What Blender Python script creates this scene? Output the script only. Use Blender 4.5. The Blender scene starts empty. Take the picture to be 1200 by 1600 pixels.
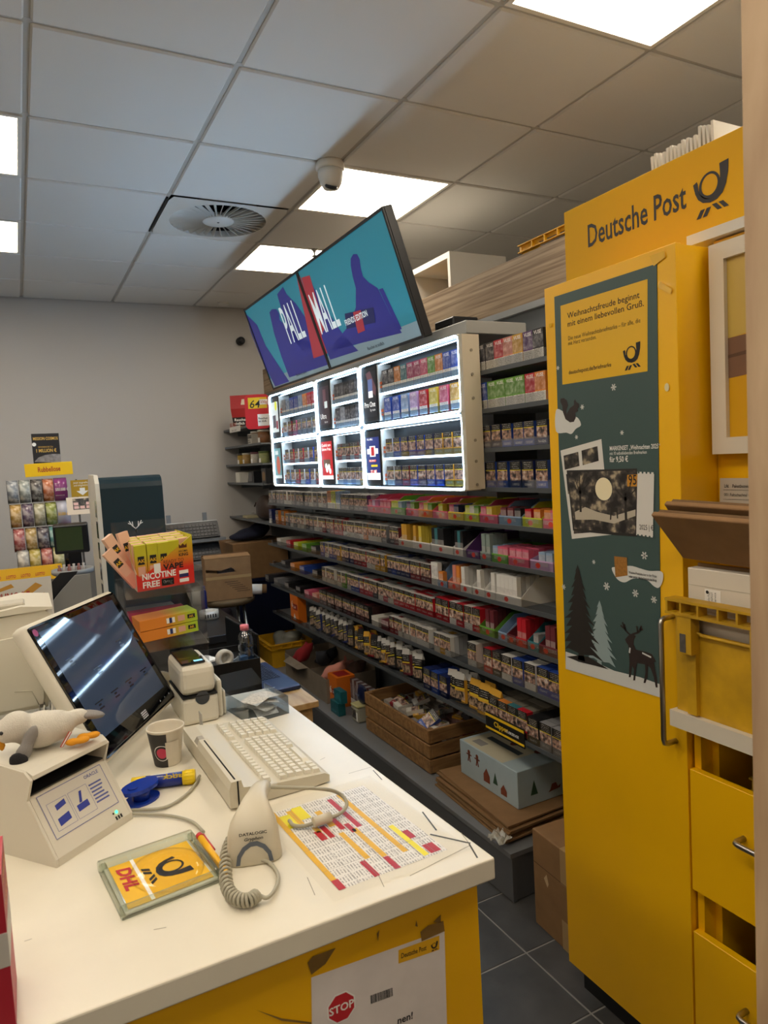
import bpy, bmesh, math, random
from mathutils import Vector, Matrix
random.seed(11)
scene = bpy.context.scene
COL = scene.collection
# ---------------------------------------------------------------- camera, world, exposure
CAM = [[0.885521, -0.461324, -0.055066], [-0.083761, -0.04194, -0.995603], [0.456986, 0.88624, -0.075779]]
cd = bpy.data.cameras.new('camera'); cam = bpy.data.objects.new('camera', cd); COL.objects.link(cam)
r_, d_, f_ = [Vector(v) for v in CAM]
cam.matrix_world = Matrix(((r_.x, -d_.x, -f_.x, 0), (r_.y, -d_.y, -f_.y, 0), (r_.z, -d_.z, -f_.z, 1.65), (0, 0, 0, 1)))
cd.sensor_fit = 'VERTICAL'; cd.sensor_height = 24; cd.sensor_width = 18; cd.lens = 16.5
cd.clip_start = .02; cd.dof.use_dof = True; cd.dof.focus_distance = 2.2; cd.dof.aperture_fstop = 7.0
scene.camera = cam
w = bpy.data.worlds.new('world'); scene.world = w; w.use_nodes = True
w.node_tree.nodes['Background'].inputs[0].default_value = (.55, .6, .7, 1)
w.node_tree.nodes['Background'].inputs[1].default_value = .05
scene.view_settings.view_transform = 'Standard'; scene.view_settings.look = 'None'
scene.view_settings.gamma = 1; scene.view_settings.use_curve_mapping = False
scene.view_settings.exposure = 0.78
scene.cycles.transparent_max_bounces = 16; scene.cycles.max_bounces = 7; scene.cycles.diffuse_bounces = 4; scene.cycles.glossy_bounces = 3; scene.cycles.transmission_bounces = 5
CEILING_PANEL_STRENGTH = 7.0
LIGHT_BOX_STRENGTH = 22.0
# ---------------------------------------------------------------- helpers
def lin(h):
    if isinstance(h, str):
        h = h.lstrip('#'); c = [int(h[i:i+2], 16)/255 for i in (0, 2, 4)]
    else: c = list(h)
    return tuple(x/12.92 if x <= .04045 else ((x+.055)/1.055)**2.4 for x in c)+(1,)
MATS = {}
def mat(name, col='#808080', rough=.5, metal=0, emit=0, var=None, bump=None, spec=.5, trans=0, alpha=1, coat=0):
    """principled material; var=(scale, amount) noise in the colour; bump=(scale, strength)"""
    if name in MATS: return MATS[name]
    m = bpy.data.materials.new(name); m.use_nodes = True; MATS[name] = m
    nt = m.node_tree; b = nt.nodes['Principled BSDF']; c = lin(col)
    b.inputs['Base Color'].default_value = c; b.inputs['Roughness'].default_value = rough
    b.inputs['Metallic'].default_value = metal; b.inputs['Specular IOR Level'].default_value = spec
    b.inputs['Transmission Weight'].default_value = trans; b.inputs['Alpha'].default_value = alpha
    b.inputs['Coat Weight'].default_value = coat
    if emit:
        b.inputs['Emission Color'].default_value = c; b.inputs['Emission Strength'].default_value = emit
    if var or bump:
        tc = nt.nodes.new('ShaderNodeTexCoord')
    if var:
        n = nt.nodes.new('ShaderNodeTexNoise'); n.inputs['Scale'].default_value = var[0]; n.inputs['Detail'].default_value = 5
        nt.links.new(tc.outputs['Object'], n.inputs['Vector'])
        r = nt.nodes.new('ShaderNodeMapRange'); r.inputs['From Min'].default_value = .3; r.inputs['From Max'].default_value = .7
        r.inputs['To Min'].default_value = 1-var[1]; r.inputs['To Max'].default_value = 1+var[1]*.5
        nt.links.new(n.outputs['Fac'], r.inputs['Value'])
        x = nt.nodes.new('ShaderNodeMix'); x.data_type = 'RGBA'; x.blend_type = 'MULTIPLY'; x.inputs['Factor'].default_value = 1
        x.inputs[6].default_value = c; nt.links.new(r.outputs[0], x.inputs[7]); nt.links.new(x.outputs[2], b.inputs['Base Color'])
    if bump:
        n = nt.nodes.new('ShaderNodeTexNoise'); n.inputs['Scale'].default_value = bump[0]; n.inputs['Detail'].default_value = 3
        nt.links.new(tc.outputs['Object'], n.inputs['Vector'])
        p = nt.nodes.new('ShaderNodeBump'); p.inputs['Strength'].default_value = bump[1]; p.inputs['Distance'].default_value = .002
        nt.links.new(n.outputs['Fac'], p.inputs['Height']); nt.links.new(p.outputs[0], b.inputs['Normal'])
    return m
def clear(name, tint='#ffffff', fac=.02, rough=.04):
    """thin clear plastic: mostly see-through with a gloss"""
    if name in MATS: return MATS[name]
    m = bpy.data.materials.new(name); m.use_nodes = True; MATS[name] = m
    nt = m.node_tree; nt.nodes.remove(nt.nodes['Principled BSDF'])
    t = nt.nodes.new('ShaderNodeBsdfTransparent'); t.inputs[0].default_value = lin(tint)
    g = nt.nodes.new('ShaderNodeBsdfGlossy'); g.inputs['Roughness'].default_value = rough
    fr = nt.nodes.new('ShaderNodeFresnel'); fr.inputs[0].default_value = 1.3
    a = nt.nodes.new('ShaderNodeMath'); a.operation = 'MULTIPLY_ADD'; a.inputs[1].default_value = .6; a.inputs[2].default_value = fac; a.use_clamp = True
    x = nt.nodes.new('ShaderNodeMixShader')
    nt.links.new(fr.outputs[0], a.inputs[0]); nt.links.new(a.outputs[0], x.inputs[0])
    nt.links.new(t.outputs[0], x.inputs[1]); nt.links.new(g.outputs[0], x.inputs[2])
    nt.links.new(x.outputs[0], nt.nodes['Material Output'].inputs[0])
    return m
def wood(name, c1, c2, scale=(1, 1, 12), rough=.5, waves=6, coord='Object', dist=9):
    if name in MATS: return MATS[name]
    m = bpy.data.materials.new(name); m.use_nodes = True; MATS[name] = m
    nt = m.node_tree; b = nt.nodes['Principled BSDF']; b.inputs['Roughness'].default_value = rough
    tc = nt.nodes.new('ShaderNodeTexCoord'); mp = nt.nodes.new('ShaderNodeMapping'); mp.inputs['Scale'].default_value = scale
    n = nt.nodes.new('ShaderNodeTexNoise'); n.inputs['Scale'].default_value = waves; n.inputs['Detail'].default_value = 8
    n.inputs['Distortion'].default_value = .35
    r = nt.nodes.new('ShaderNodeValToRGB'); r.color_ramp.elements[0].position = .35; r.color_ramp.elements[1].position = .68
    r.color_ramp.elements[0].color = lin(c1); r.color_ramp.elements[1].color = lin(c2)
    nt.links.new(tc.outputs[coord], mp.inputs[0]); nt.links.new(mp.outputs[0], n.inputs['Vector'])
    nt.links.new(n.outputs['Fac'], r.inputs[0]); nt.links.new(r.outputs[0], b.inputs['Base Color'])
    return m

class MB:
    def __init__(s): s.v = []; s.f = []; s.m = []; s.sm = []
    def add(s, vs, fs, mi=0, smooth=False):
        o = len(s.v); s.v += [tuple(v) for v in vs]
        for k, f in enumerate(fs):
            s.f.append([i+o for i in f]); s.m.append(mi[k] if isinstance(mi, (list, tuple)) else mi); s.sm.append(smooth)
        return s
    def box(s, x0, x1, y0, y1, z0, z1, mi=0, front=None, top=None):
        """faces order: bottom, top, front(-y), back, left, right"""
        vs = [(x, y, z) for z in (z0, z1) for y in (y0, y1) for x in (x0, x1)]
        ms = [mi, mi if top is None else top, mi if front is None else front, mi, mi, mi]
        return s.add(vs, [(0, 2, 3, 1), (4, 5, 7, 6), (0, 1, 5, 4), (2, 6, 7, 3), (0, 4, 6, 2), (1, 3, 7, 5)], ms)
    def rbox(s, x0, x1, y0, y1, z0, z1, r=.005, mi=0, seg=1, smooth=False):
        bm = bmesh.new(); bmesh.ops.create_cube(bm, size=1)
        for v in bm.verts:
            v.co = Vector(((x0+x1)/2+v.co.x*(x1-x0), (y0+y1)/2+v.co.y*(y1-y0), (z0+z1)/2+v.co.z*(z1-z0)))
        bmesh.ops.bevel(bm, geom=bm.edges[:], offset=r, segments=seg, profile=.5, affect='EDGES')
        bm.verts.index_update()
        s.add([v.co for v in bm.verts], [[v.index for v in f.verts] for f in bm.faces], mi, smooth); bm.free(); return s
    def prism(s, poly, a, b, axis='z', mi=0, smooth=False, capm=None):
        n = len(poly)
        P = {'z': lambda p, h: (p[0], p[1], h), 'x': lambda p, h: (h, p[0], p[1]), 'y': lambda p, h: (p[0], h, p[1])}[axis]
        ar = sum(poly[i][0]*poly[(i+1) % n][1]-poly[(i+1) % n][0]*poly[i][1] for i in range(n))
        if (ar < 0) != (axis == 'y'): poly = poly[::-1]
        vs = [P(p, a) for p in poly]+[P(p, b) for p in poly]
        cm = mi if capm is None else capm
        s.add(vs, [list(range(n))[::-1], list(range(n, 2*n))], cm)
        o = len(s.v)-2*n
        for i in range(n):
            j = (i+1) % n; s.f.append([o+i, o+j, o+n+j, o+n+i]); s.m.append(mi); s.sm.append(smooth)
        return s
    def cyl(s, p0, p1, r0, r1=None, n=16, mi=0, caps=True, smooth=True, capm=None):
        r1 = r0 if r1 is None else r1; p0 = Vector(p0); p1 = Vector(p1); d = (p1-p0).normalized()
        a = d.orthogonal().normalized(); b = d.cross(a)
        vs = [p+(a*math.cos(t)+b*math.sin(t))*r for p, r in ((p0, r0), (p1, r1)) for t in [2*math.pi*i/n for i in range(n)]]
        s.add(vs, [(i, (i+1) % n, n+(i+1) % n, n+i) for i in range(n)], mi, smooth)
        if caps:
            o = len(s.v)-2*n; cm = mi if capm is None else capm
            s.f += [list(range(o, o+n))[::-1], list(range(o+n, o+2*n))]; s.m += [cm, cm]; s.sm += [False, False]
        return s
    def tube(s, pts, r, n=8, mi=0, closed=False):
        pts = [Vector(p) for p in pts]; N = len(pts); rs = r if isinstance(r, (list, tuple)) else [r]*N
        t0 = (pts[1]-pts[0]).normalized(); a = t0.orthogonal().normalized(); vs = []
        for i, p in enumerate(pts):
            t = (pts[min(i+1, N-1)]-pts[max(i-1, 0)]).normalized()
            a = (a-t*a.dot(t)).normalized(); b = t.cross(a)
            vs += [p+(a*math.cos(2*math.pi*k/n)+b*math.sin(2*math.pi*k/n))*rs[i] for k in range(n)]
        fs = [(i*n+k, i*n+(k+1) % n, (i+1)*n+(k+1) % n, (i+1)*n+k) for i in range(N-1) for k in range(n)]
        if not closed: fs += [list(range(n))[::-1], list(range((N-1)*n, N*n))]
        else: fs += [((N-1)*n+k, (N-1)*n+(k+1) % n, (k+1) % n, k) for k in range(n)]
        return s.add(vs, fs, mi, True)
    def lathe(s, prof, n=24, c=(0, 0, 0), mi=0, smooth=True, mis=None):
        vs = [(c[0]+r*math.cos(2*math.pi*k/n), c[1]+r*math.sin(2*math.pi*k/n), c[2]+z) for r, z in prof for k in range(n)]
        for i in range(len(prof)-1):
            pass
        fs = [(i*n+k, i*n+(k+1) % n, (i+1)*n+(k+1) % n, (i+1)*n+k) for i in range(len(prof)-1) for k in range(n)]
        ms = [(mis[i] if mis else mi) for i in range(len(prof)-1) for k in range(n)]
        if prof[0][0] > 1e-6: fs.append(list(range(n))[::-1]); ms.append(ms[0] if ms else mi)
        if prof[-1][0] > 1e-6: fs.append(list(range((len(prof)-1)*n, len(prof)*n))); ms.append(ms[-2] if ms else mi)
        return s.add(vs, fs, ms, smooth)
    def poly(s, pts, z=0, mi=0):
        n = len(pts); ar = sum(pts[i][0]*pts[(i+1) % n][1]-pts[(i+1) % n][0]*pts[i][1] for i in range(n))
        if ar < 0: pts = pts[::-1]
        return s.add([(p[0], p[1], z) for p in pts], [list(range(n))], mi)
    def rect(s, x0, y0, x1, y1, z=0, mi=0): return s.poly([(x0, y0), (x1, y0), (x1, y1), (x0, y1)], z, mi)
    def disc(s, x, y, r, z=0, n=20, mi=0, ry=None):
        return s.poly([(x+r*math.cos(2*math.pi*k/n), y+(ry or r)*math.sin(2*math.pi*k/n)) for k in range(n)], z, mi)
    def ell(s, c, r, n=12, m=8, mi=0, rot=None):
        c = Vector(c); vs = []; R = rot or Matrix.Identity(3)
        for j in range(1, m):
            th = math.pi*j/m
            for k in range(n):
                ph = 2*math.pi*k/n
                vs.append(c+R @ Vector((r[0]*math.sin(th)*math.cos(ph), r[1]*math.sin(th)*math.sin(ph), r[2]*math.cos(th))))
        vs += [c+R @ Vector((0, 0, r[2])), c-R @ Vector((0, 0, r[2]))]; t, b = len(vs)-2, len(vs)-1
        fs = [(j*n+k, (j+1)*n+k, (j+1)*n+(k+1) % n, j*n+(k+1) % n) for j in range(m-2) for k in range(n)]
        fs += [(t, k, (k+1) % n) for k in range(n)]+[(b, (m-2)*n+(k+1) % n, (m-2)*n+k) for k in range(n)]
        return s.add(vs, fs, mi, True)
    def xf(s, Mx, start=0):
        s.v[start:] = [tuple(Mx @ Vector(v)) for v in s.v[start:]]; return s
    def mesh(s, name, mats):
        me = bpy.data.meshes.new(name); me.from_pydata(s.v, [], s.f)
        for m in (mats if isinstance(mats, (list, tuple)) else [mats]): me.materials.append(m)
        me.polygons.foreach_set('material_index', s.m); me.polygons.foreach_set('use_smooth', s.sm); me.update()
        return me
    def build(s, name, mats, parent=None, loc=(0, 0, 0), rot=(0, 0, 0)):
        return obj(name, s.mesh(name, mats), parent, loc, rot)
def obj(name, data, parent=None, loc=(0, 0, 0), rot=(0, 0, 0)):
    o = bpy.data.objects.new(name, data); COL.objects.link(o); o.parent = parent; o.location = loc; o.rotation_euler = rot
    return o
def tag(o, label, cat, group=None):
    o['label'] = label; o['category'] = cat
    if group: o['group'] = group
    return o
def thing(name, label, cat, loc=(0, 0, 0), rz=0, group=None):
    o = obj(name, None, None, loc, (0, 0, rz)); o.empty_display_size = .05
    return tag(o, label, cat, group)
def struct(o): o['kind'] = 'structure'; return o
def frame(o, O, u, v):
    u = Vector(u).normalized(); v = Vector(v); v = (v-u*v.dot(u)).normalized(); n = u.cross(v)
    o.matrix_world = Matrix(((u.x, v.x, n.x, O[0]), (u.y, v.y, n.y, O[1]), (u.z, v.z, n.z, O[2]), (0, 0, 0, 1))); return o
TXT = {}
def text(s, size, m, parent, loc=(0, 0, 0), rot=(0, 0, 0), align='LEFT', bold=0, name='lettering', sx=1, sp=1, shear=0, fit=None, lines=1):
    key = (s, round(size, 5), m.name, align, bold, sx, sp, shear, fit, lines)
    if key not in TXT:
        c = bpy.data.curves.new('lettering', 'FONT'); c.body = s; c.size = size; c.align_x = align; c.resolution_u = 2
        c.offset = bold*size; c.space_character = sp; c.shear = shear; c.space_line = lines
        o = bpy.data.objects.new('t', c); COL.objects.link(o); bpy.context.view_layer.update()
        me = bpy.data.meshes.new_from_object(o.evaluated_get(bpy.context.evaluated_depsgraph_get()))
        bpy.data.objects.remove(o); bpy.data.curves.remove(c); me.name = 'lettering'
        k = sx
        if fit and me.vertices:
            xs = [v.co.x for v in me.vertices]; k = fit/max(1e-6, max(xs)-min(xs))
        if k != 1:
            for v in me.vertices: v.co.x *= k
        me.materials.clear(); me.materials.append(m); TXT[key] = me
    return obj(name, TXT[key], parent, loc, rot)
UP = (math.pi/2, 0, 0)                                    # print standing on a front (-y) face
SH = -math.pi/2                                           # things on the shelf wall look towards -x
ONES = 'first second third fourth fifth sixth seventh eighth ninth tenth eleventh twelfth thirteenth fourteenth fifteenth sixteenth seventeenth eighteenth nineteenth'.split()
def words(n):
    if n < 20: return ONES[n-1]
    t = n//10; return ('twentieth', 'thirtieth', 'fortieth', 'fiftieth', 'sixtieth')[t-2] if n % 10 == 0 else ('twenty', 'thirty', 'forty', 'fifty', 'sixty')[t-2]+'-'+ONES[n % 10-1]
def sphere_remesh(name, ells, m, parent=None, loc=(0, 0, 0), rot=(0, 0, 0), voxel=.006):
    mb = MB()
    for e in ells:
        c, r = e[0], e[1]; R = None
        if len(e) > 2: R = Matrix.Rotation(e[2][0], 3, 'X') @ Matrix.Rotation(e[2][1], 3, 'Y') @ Matrix.Rotation(e[2][2], 3, 'Z')
        mb.ell(c, r, 16, 12, 0, R)
    o = mb.build(name, m, parent, loc, rot)
    md = o.modifiers.new('r', 'REMESH'); md.mode = 'VOXEL'; md.voxel_size = voxel; md.use_smooth_shade = True
    sm = o.modifiers.new('s', 'SMOOTH'); sm.factor = .5; sm.iterations = 6
    return o
def horn(parent, x, y, s, m, z=.0004, rot=0, name='post_horn'):
    """the post horn emblem in local XY, s = overall width"""
    mb = MB(); ca, sa = math.cos(rot), math.sin(rot)
    T = lambda p: (x+s*(p[0]*ca-p[1]*sa), y+s*(p[0]*sa+p[1]*ca))
    N = 28
    o_ = [(-.02+.31*math.cos(2*math.pi*k/N), .03+.33*math.sin(2*math.pi*k/N)) for k in range(N)]
    i_ = [(-.02+.235*math.cos(2*math.pi*k/N), .045+.255*math.sin(2*math.pi*k/N)) for k in range(N)]
    for k in range(N): j = (k+1) % N; mb.poly([T(o_[k]), T(o_[j]), T(i_[j]), T(i_[k])], z)
    inn = [(-.36, .17), (-.345, .02), (-.28, -.12), (-.16, -.24), (0, -.29), (.14, -.25), (.24, -.14), (.28, .0), (.285, .2), (.27, .46)]
    out = [(-.48, .1), (-.44, -.06), (-.36, -.22), (-.22, -.34), (0, -.40), (.2, -.37), (.35, -.27), (.45, -.08), (.51, .18), (.53, .48)]
    for k in range(9): mb.poly([T(inn[k]), T(inn[k+1]), T(out[k+1]), T(out[k])], z)
    mb.poly([T(p) for p in ((-.48, .1), (-.36, .17), (-.385, .24), (-.5, .19))], z)
    for a in (-.42, -.24): mb.poly([T(p) for p in ((a, -.70), (a+.13, -.70), (a+.26, -.50), (a+.13, -.50))], z)
    for a in (.04, .23): mb.poly([T(p) for p in ((a, -.46), (a+.13, -.46), (a+.29, -.64), (a+.16, -.64))], z)
    return mb.build(name, m, parent)
# common materials
WHITE = mat('white_plastic', '#e6e2d6', .4); INK = mat('black_ink', '#17171a', .6); PAPER = mat('paper_white', '#ece9e2', .7)
YEL = mat('post_yellow', '#f5bb00', .38, var=(3, .06), coat=.15); CARD = mat('cardboard', '#8e6b45', .8, var=(18, .12), bump=(60, .15))
CLEAR = clear('clear_plastic'); CHROME = mat('brushed_steel', '#b5b0a6', .28, 1); RED = mat('signal_red', '#c22630', .45)
DARK = mat('dark_plastic', '#17181b', .4); GREY = mat('grey_metal', '#82868a', .45, .2); WHITEINK = mat('white_ink', '#f2f1ec', .6)
REDTAG = mat('neon_price_label', '#ff4a35', .5)

# ---------------------------------------------------------------- room
ZC = 3.01; GX0, GXS, GY0, GYS = .139, .643, 2.418, .612
WALL = mat('wall_paint', '#c2beb9', .85, bump=(140, .08)); CTILE = mat('ceiling_tile_board', '#e2e0dc', .9, bump=(220, .12))
def sbox(name, m, *a): return struct(MB().box(*a).build(name, m))
FLOORM = mat('floor_screed', '#4a4947', .6)
fl = sbox('floor', FLOORM, -4, 4, -3, 6.1, -.1, -.006)
ft = mat('slate_floor_tile', '#4d4c4b', .42, var=(9, .28), bump=(30, .12))
tm = MB().rbox(-.2975, .2975, -.146, .146, -.006, 0, .0015).mesh('floor_tile', ft)
for i in range(-2, 4):
    for j in range(-2, 14): obj('floor_tile', tm, fl, (1.356+.6*(i-1)-.3+.6, 1.485+.2975*j-.149, 0))
grout = mat('grout', '#8d8a84', .8)
MB().box(-1, 2.9, .4, 5.7, -.0059, -.0018).build('grout', grout, fl)
wb = sbox('wall_back', WALL, -4, 4, 6.02, 6.12, 0, 3.1)
sbox('wall_left', WALL, -4.1, -4, -3, 6.1, 0, 3.1); sbox('wall_right', WALL, 3.75, 3.85, -3, 6.1, 0, 3.1); sbox('wall_front', WALL, -4, 4, -3.1, -3, 0, 3.1)
ce = sbox('ceiling', mat('ceiling_void', '#6f6c68', .9), -4, 3.75, -3, 6.05, ZC+.03, ZC+.09)
cm = MB().rbox(-.312, .312, -.297, .297, -.006, .012, .006).mesh('ceiling_tile', CTILE)
bar = mat('ceiling_grid_bar', '#b9b6b0', .5)
lights = {(2, 1), (2, -2), (2, 3), (-1, 1), (-1, 3), (-1, -2), (2, -4), (-1, -4), (2, -7), (-1, -7), (-4, 1), (-4, 3), (-4, -2), (-4, -4)}  # panels missing from the where table are out of view, added as fill light
gx = lambda i: GX0+GXS*i
gy = lambda j: GY0+GYS*j
lp = mat('light_panel_glow', '#fff1dc', .5, emit=CEILING_PANEL_STRENGTH); lf = mat('light_frame_white', '#e8e5dd', .4)
where = {(2, 1): 'square light panel beside the dome camera above the right screen', (2, -2): 'large square light panel at the top of the picture above the post sign',
         (2, 3): 'square light panel behind the left screen beside the sprinkler', (-1, 1): 'square light panel cut off by the left edge, upper of two',
         (-1, 3): 'square light panel cut off by the left edge, lower of two'}
for i in range(-6, 6):
    for j in range(-9, 6):
        c = (gx(i)+GXS/2, gy(j)+GYS/2)
        if (i, j) in lights:
            t = thing('ceiling_light', where.get((i, j), 'unseen square white light panel added to the ceiling as fill light'), 'ceiling light', (c[0], c[1], ZC), 0, 'square ceiling light panels' )
            MB().rbox(-.29, .29, -.275, .275, -.004, .02, .002).build('diffuser', lp, t)
            f = MB()
            for a in ((-.312, .312, -.297, -.28), (-.312, .312, .28, .297), (-.312, -.295, -.28, .28), (.295, .312, -.28, .28)): f.box(*a, -.006, .02)
            f.build('frame', lf, t)
        elif (i, j) != (1, 2) and gx(i) < 3.6 and gy(j) < 6 and gx(i) > -3.9:
            obj('ceiling_tile', cm, ce, (c[0], c[1], ZC))
for i in range(-6, 6): MB().box(gx(i)-.012, gx(i)+.012, -3, 6.02, ZC+.004, ZC+.03).build('grid_bar', bar, ce)
for j in range(-8, 6): MB().box(-4, 3.75, gy(j)-.012, gy(j)+.012, ZC+.003, ZC+.029).build('grid_bar', bar, ce)
MB().box(-4, 3.75, 6.0, 6.02, ZC-.008, ZC+.02).build('edge_trim', bar, ce)
# swirl air outlet
vt = thing('ceiling_air_vent', 'round white swirl air vent set in a ceiling tile', 'air vent', (gx(1)+GXS/2, gy(2)+GYS/2, ZC))
vw = mat('vent_enamel', '#d8d6d0', .35)
MB().box(-.3, .3, -.29, .29, .03, .06).build('plenum', mat('vent_dark', '#0c0c0e', .9), vt)
pl = MB(); N = 48
ro = [(.262*math.cos(2*math.pi*k/N), .262*math.sin(2*math.pi*k/N)) for k in range(N)]
def sq(k):
    c, s = math.cos(2*math.pi*k/N), math.sin(2*math.pi*k/N); q = min(.312/max(abs(c), 1e-6), .297/max(abs(s), 1e-6)); return (q*c, q*s)
for k in range(N):
    j = (k+1) % N; a, b, c, d = ro[k], ro[j], sq(j), sq(k)
    pl.add([(a[0], a[1], -.006), (b[0], b[1], -.006), (c[0], c[1], -.006), (d[0], d[1], -.006)], [(0, 1, 2, 3)])
    pl.add([(a[0], a[1], -.006), (b[0], b[1], -.006), (b[0], b[1], .03), (a[0], a[1], .03)], [(0, 1, 2, 3)])
pl.build('face_plate', vw, vt)
MB().lathe([(0, -.008), (.082, -.008), (.086, -.004), (.086, .02), (0, .02)], 32).build('hub', vw, vt)
MB().cyl((0, 0, -.011), (0, 0, -.007), .006, n=10).build('screw', mat('vent_screw', '#777777', .4, .8), vt)
bl = MB().add([(.08, -.006, -.004), (.262, -.017, -.004), (.262, -.006, .014), (.08, -.003, .014), (.08, -.004, -.005), (.262, -.014, -.005), (.262, -.003, .013), (.08, -.001, .013)],
              [(0, 1, 2, 3), (7, 6, 5, 4), (0, 4, 5, 1), (3, 2, 6, 7)]).mesh('blade', vw)
for k in range(34): obj('blade', bl, vt, (0, 0, 0), (0, 0, 2*math.pi*k/34))
MB().box(-.326, -.318, -.26, .28, -.004, .004).build('slot', mat('vent_dark'), vt)
# dome camera and sprinkler
dc = thing('dome_camera', 'white dome security camera on the ceiling above the screens', 'camera', (1.379, 3.02, ZC-.006))
MB().lathe([(.0, 0), (.062, 0), (.066, -.01), (.066, -.03), (.058, -.036)][::-1], 28).build('mount', lf, dc)
MB().lathe([(0, -.03), (.055, -.03), (.058, -.06), (.05, -.09), (.035, -.115), (0, -.125)][::-1], 28).build('housing', lf, dc)
eye = MB().lathe([(0, 0), (.026, 0), (.03, .006), (.026, .012), (0, .014)][::-1], 20); eye.xf(Matrix.Translation((-.012, -.03, -.112)) @ Matrix.Rotation(math.radians(215), 4, 'X')); eye.build('lens', DARK, dc)
sp = thing('sprinkler', 'small metal sprinkler head hanging from the ceiling behind the screens', 'sprinkler', (1.80, 4.26, ZC-.006))
MB().lathe([(0, -.045), (.02, -.045), (.02, -.042), (.005, -.04), (.007, -.02), (.01, -.012), (.022, -.004), (.022, 0), (0, 0)], 14).build('head', CHROME, sp)
for s_ in (-1, 1): MB().tube([(.008*s_, 0, -.012), (.014*s_, 0, -.026), (.004*s_, 0, -.042)], .0018, 6).build('arm', CHROME, sp)
wc = thing('wall_camera', 'small black camera on the grey back wall beside the screens', 'camera', (1.797, 6.02, 2.772-.05))
MB().cyl((0, -.002, 0), (0, -.02, 0), .035, n=20).build('base', DARK, wc); MB().ell((0, -.045, 0), (.034, .034, .034), 16, 10).build('ball', DARK, wc)
MB().cyl((0, -.07, -.01), (0, -.085, -.014), .012, n=12).build('lens', mat('lens_glass', '#2a2d33', .1), wc)
cc = thing('ceiling_sensor', 'flat round white sensor on the ceiling by the back wall', 'sensor', (1.63, 5.85, ZC-.006))
MB().lathe([(0, -.02), (.03, -.02), (.045, -.012), (.048, 0), (0, 0)], 20).build('cap', lf, cc)
# wood partition behind the shelves with a storage deck on top
OAK = wood('oak_laminate', '#7d674f', '#b09a7d', (1, .7, 26), .55, 3)
pw = sbox('wall_partition', OAK, 1.985, 2.015, 1.70, 6.02, 0, 2.482)
sbox('trim_1', mat('deck_board', '#9b958a', .6), 2.015, 3.3, 1.2, 6.02, 2.30, 2.34)
# photographer-side post
PW = wood('post_wood', '#a58667', '#c9ae8c', (6, 6, 1.1), .6, 3)
po = sbox('trim_2', PW, .712, .86, .36, .503, 0, 3.01)
sc = thing('tape_scrap', 'crumpled clear tape stuck low on the wooden post', 'tape', (.716, .505, .85))
tp = MB(); pts = [(-.030, .0, .055), (-.012, .002, .072), (.004, .0, .09), (.01, -.002, .0), (-.01, .004, -.03), (-.022, .0, .015)]
tp.add([(0, .004, .03)]+pts, [(0, 1, 2), (0, 2, 3), (0, 3, 4), (0, 4, 5), (0, 5, 6), (0, 6, 1)]); tp.add([(p[0], p[1]+.0006, p[2]) for p in [(0, .004, .03)]+pts], [(0, 2, 1), (0, 3, 2), (0, 4, 3), (0, 5, 4), (0, 6, 5), (0, 1, 6)])
tp.build('film', mat('crumpled_tape', '#c9b98f', .25, var=(60, .3)), sc)
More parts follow.
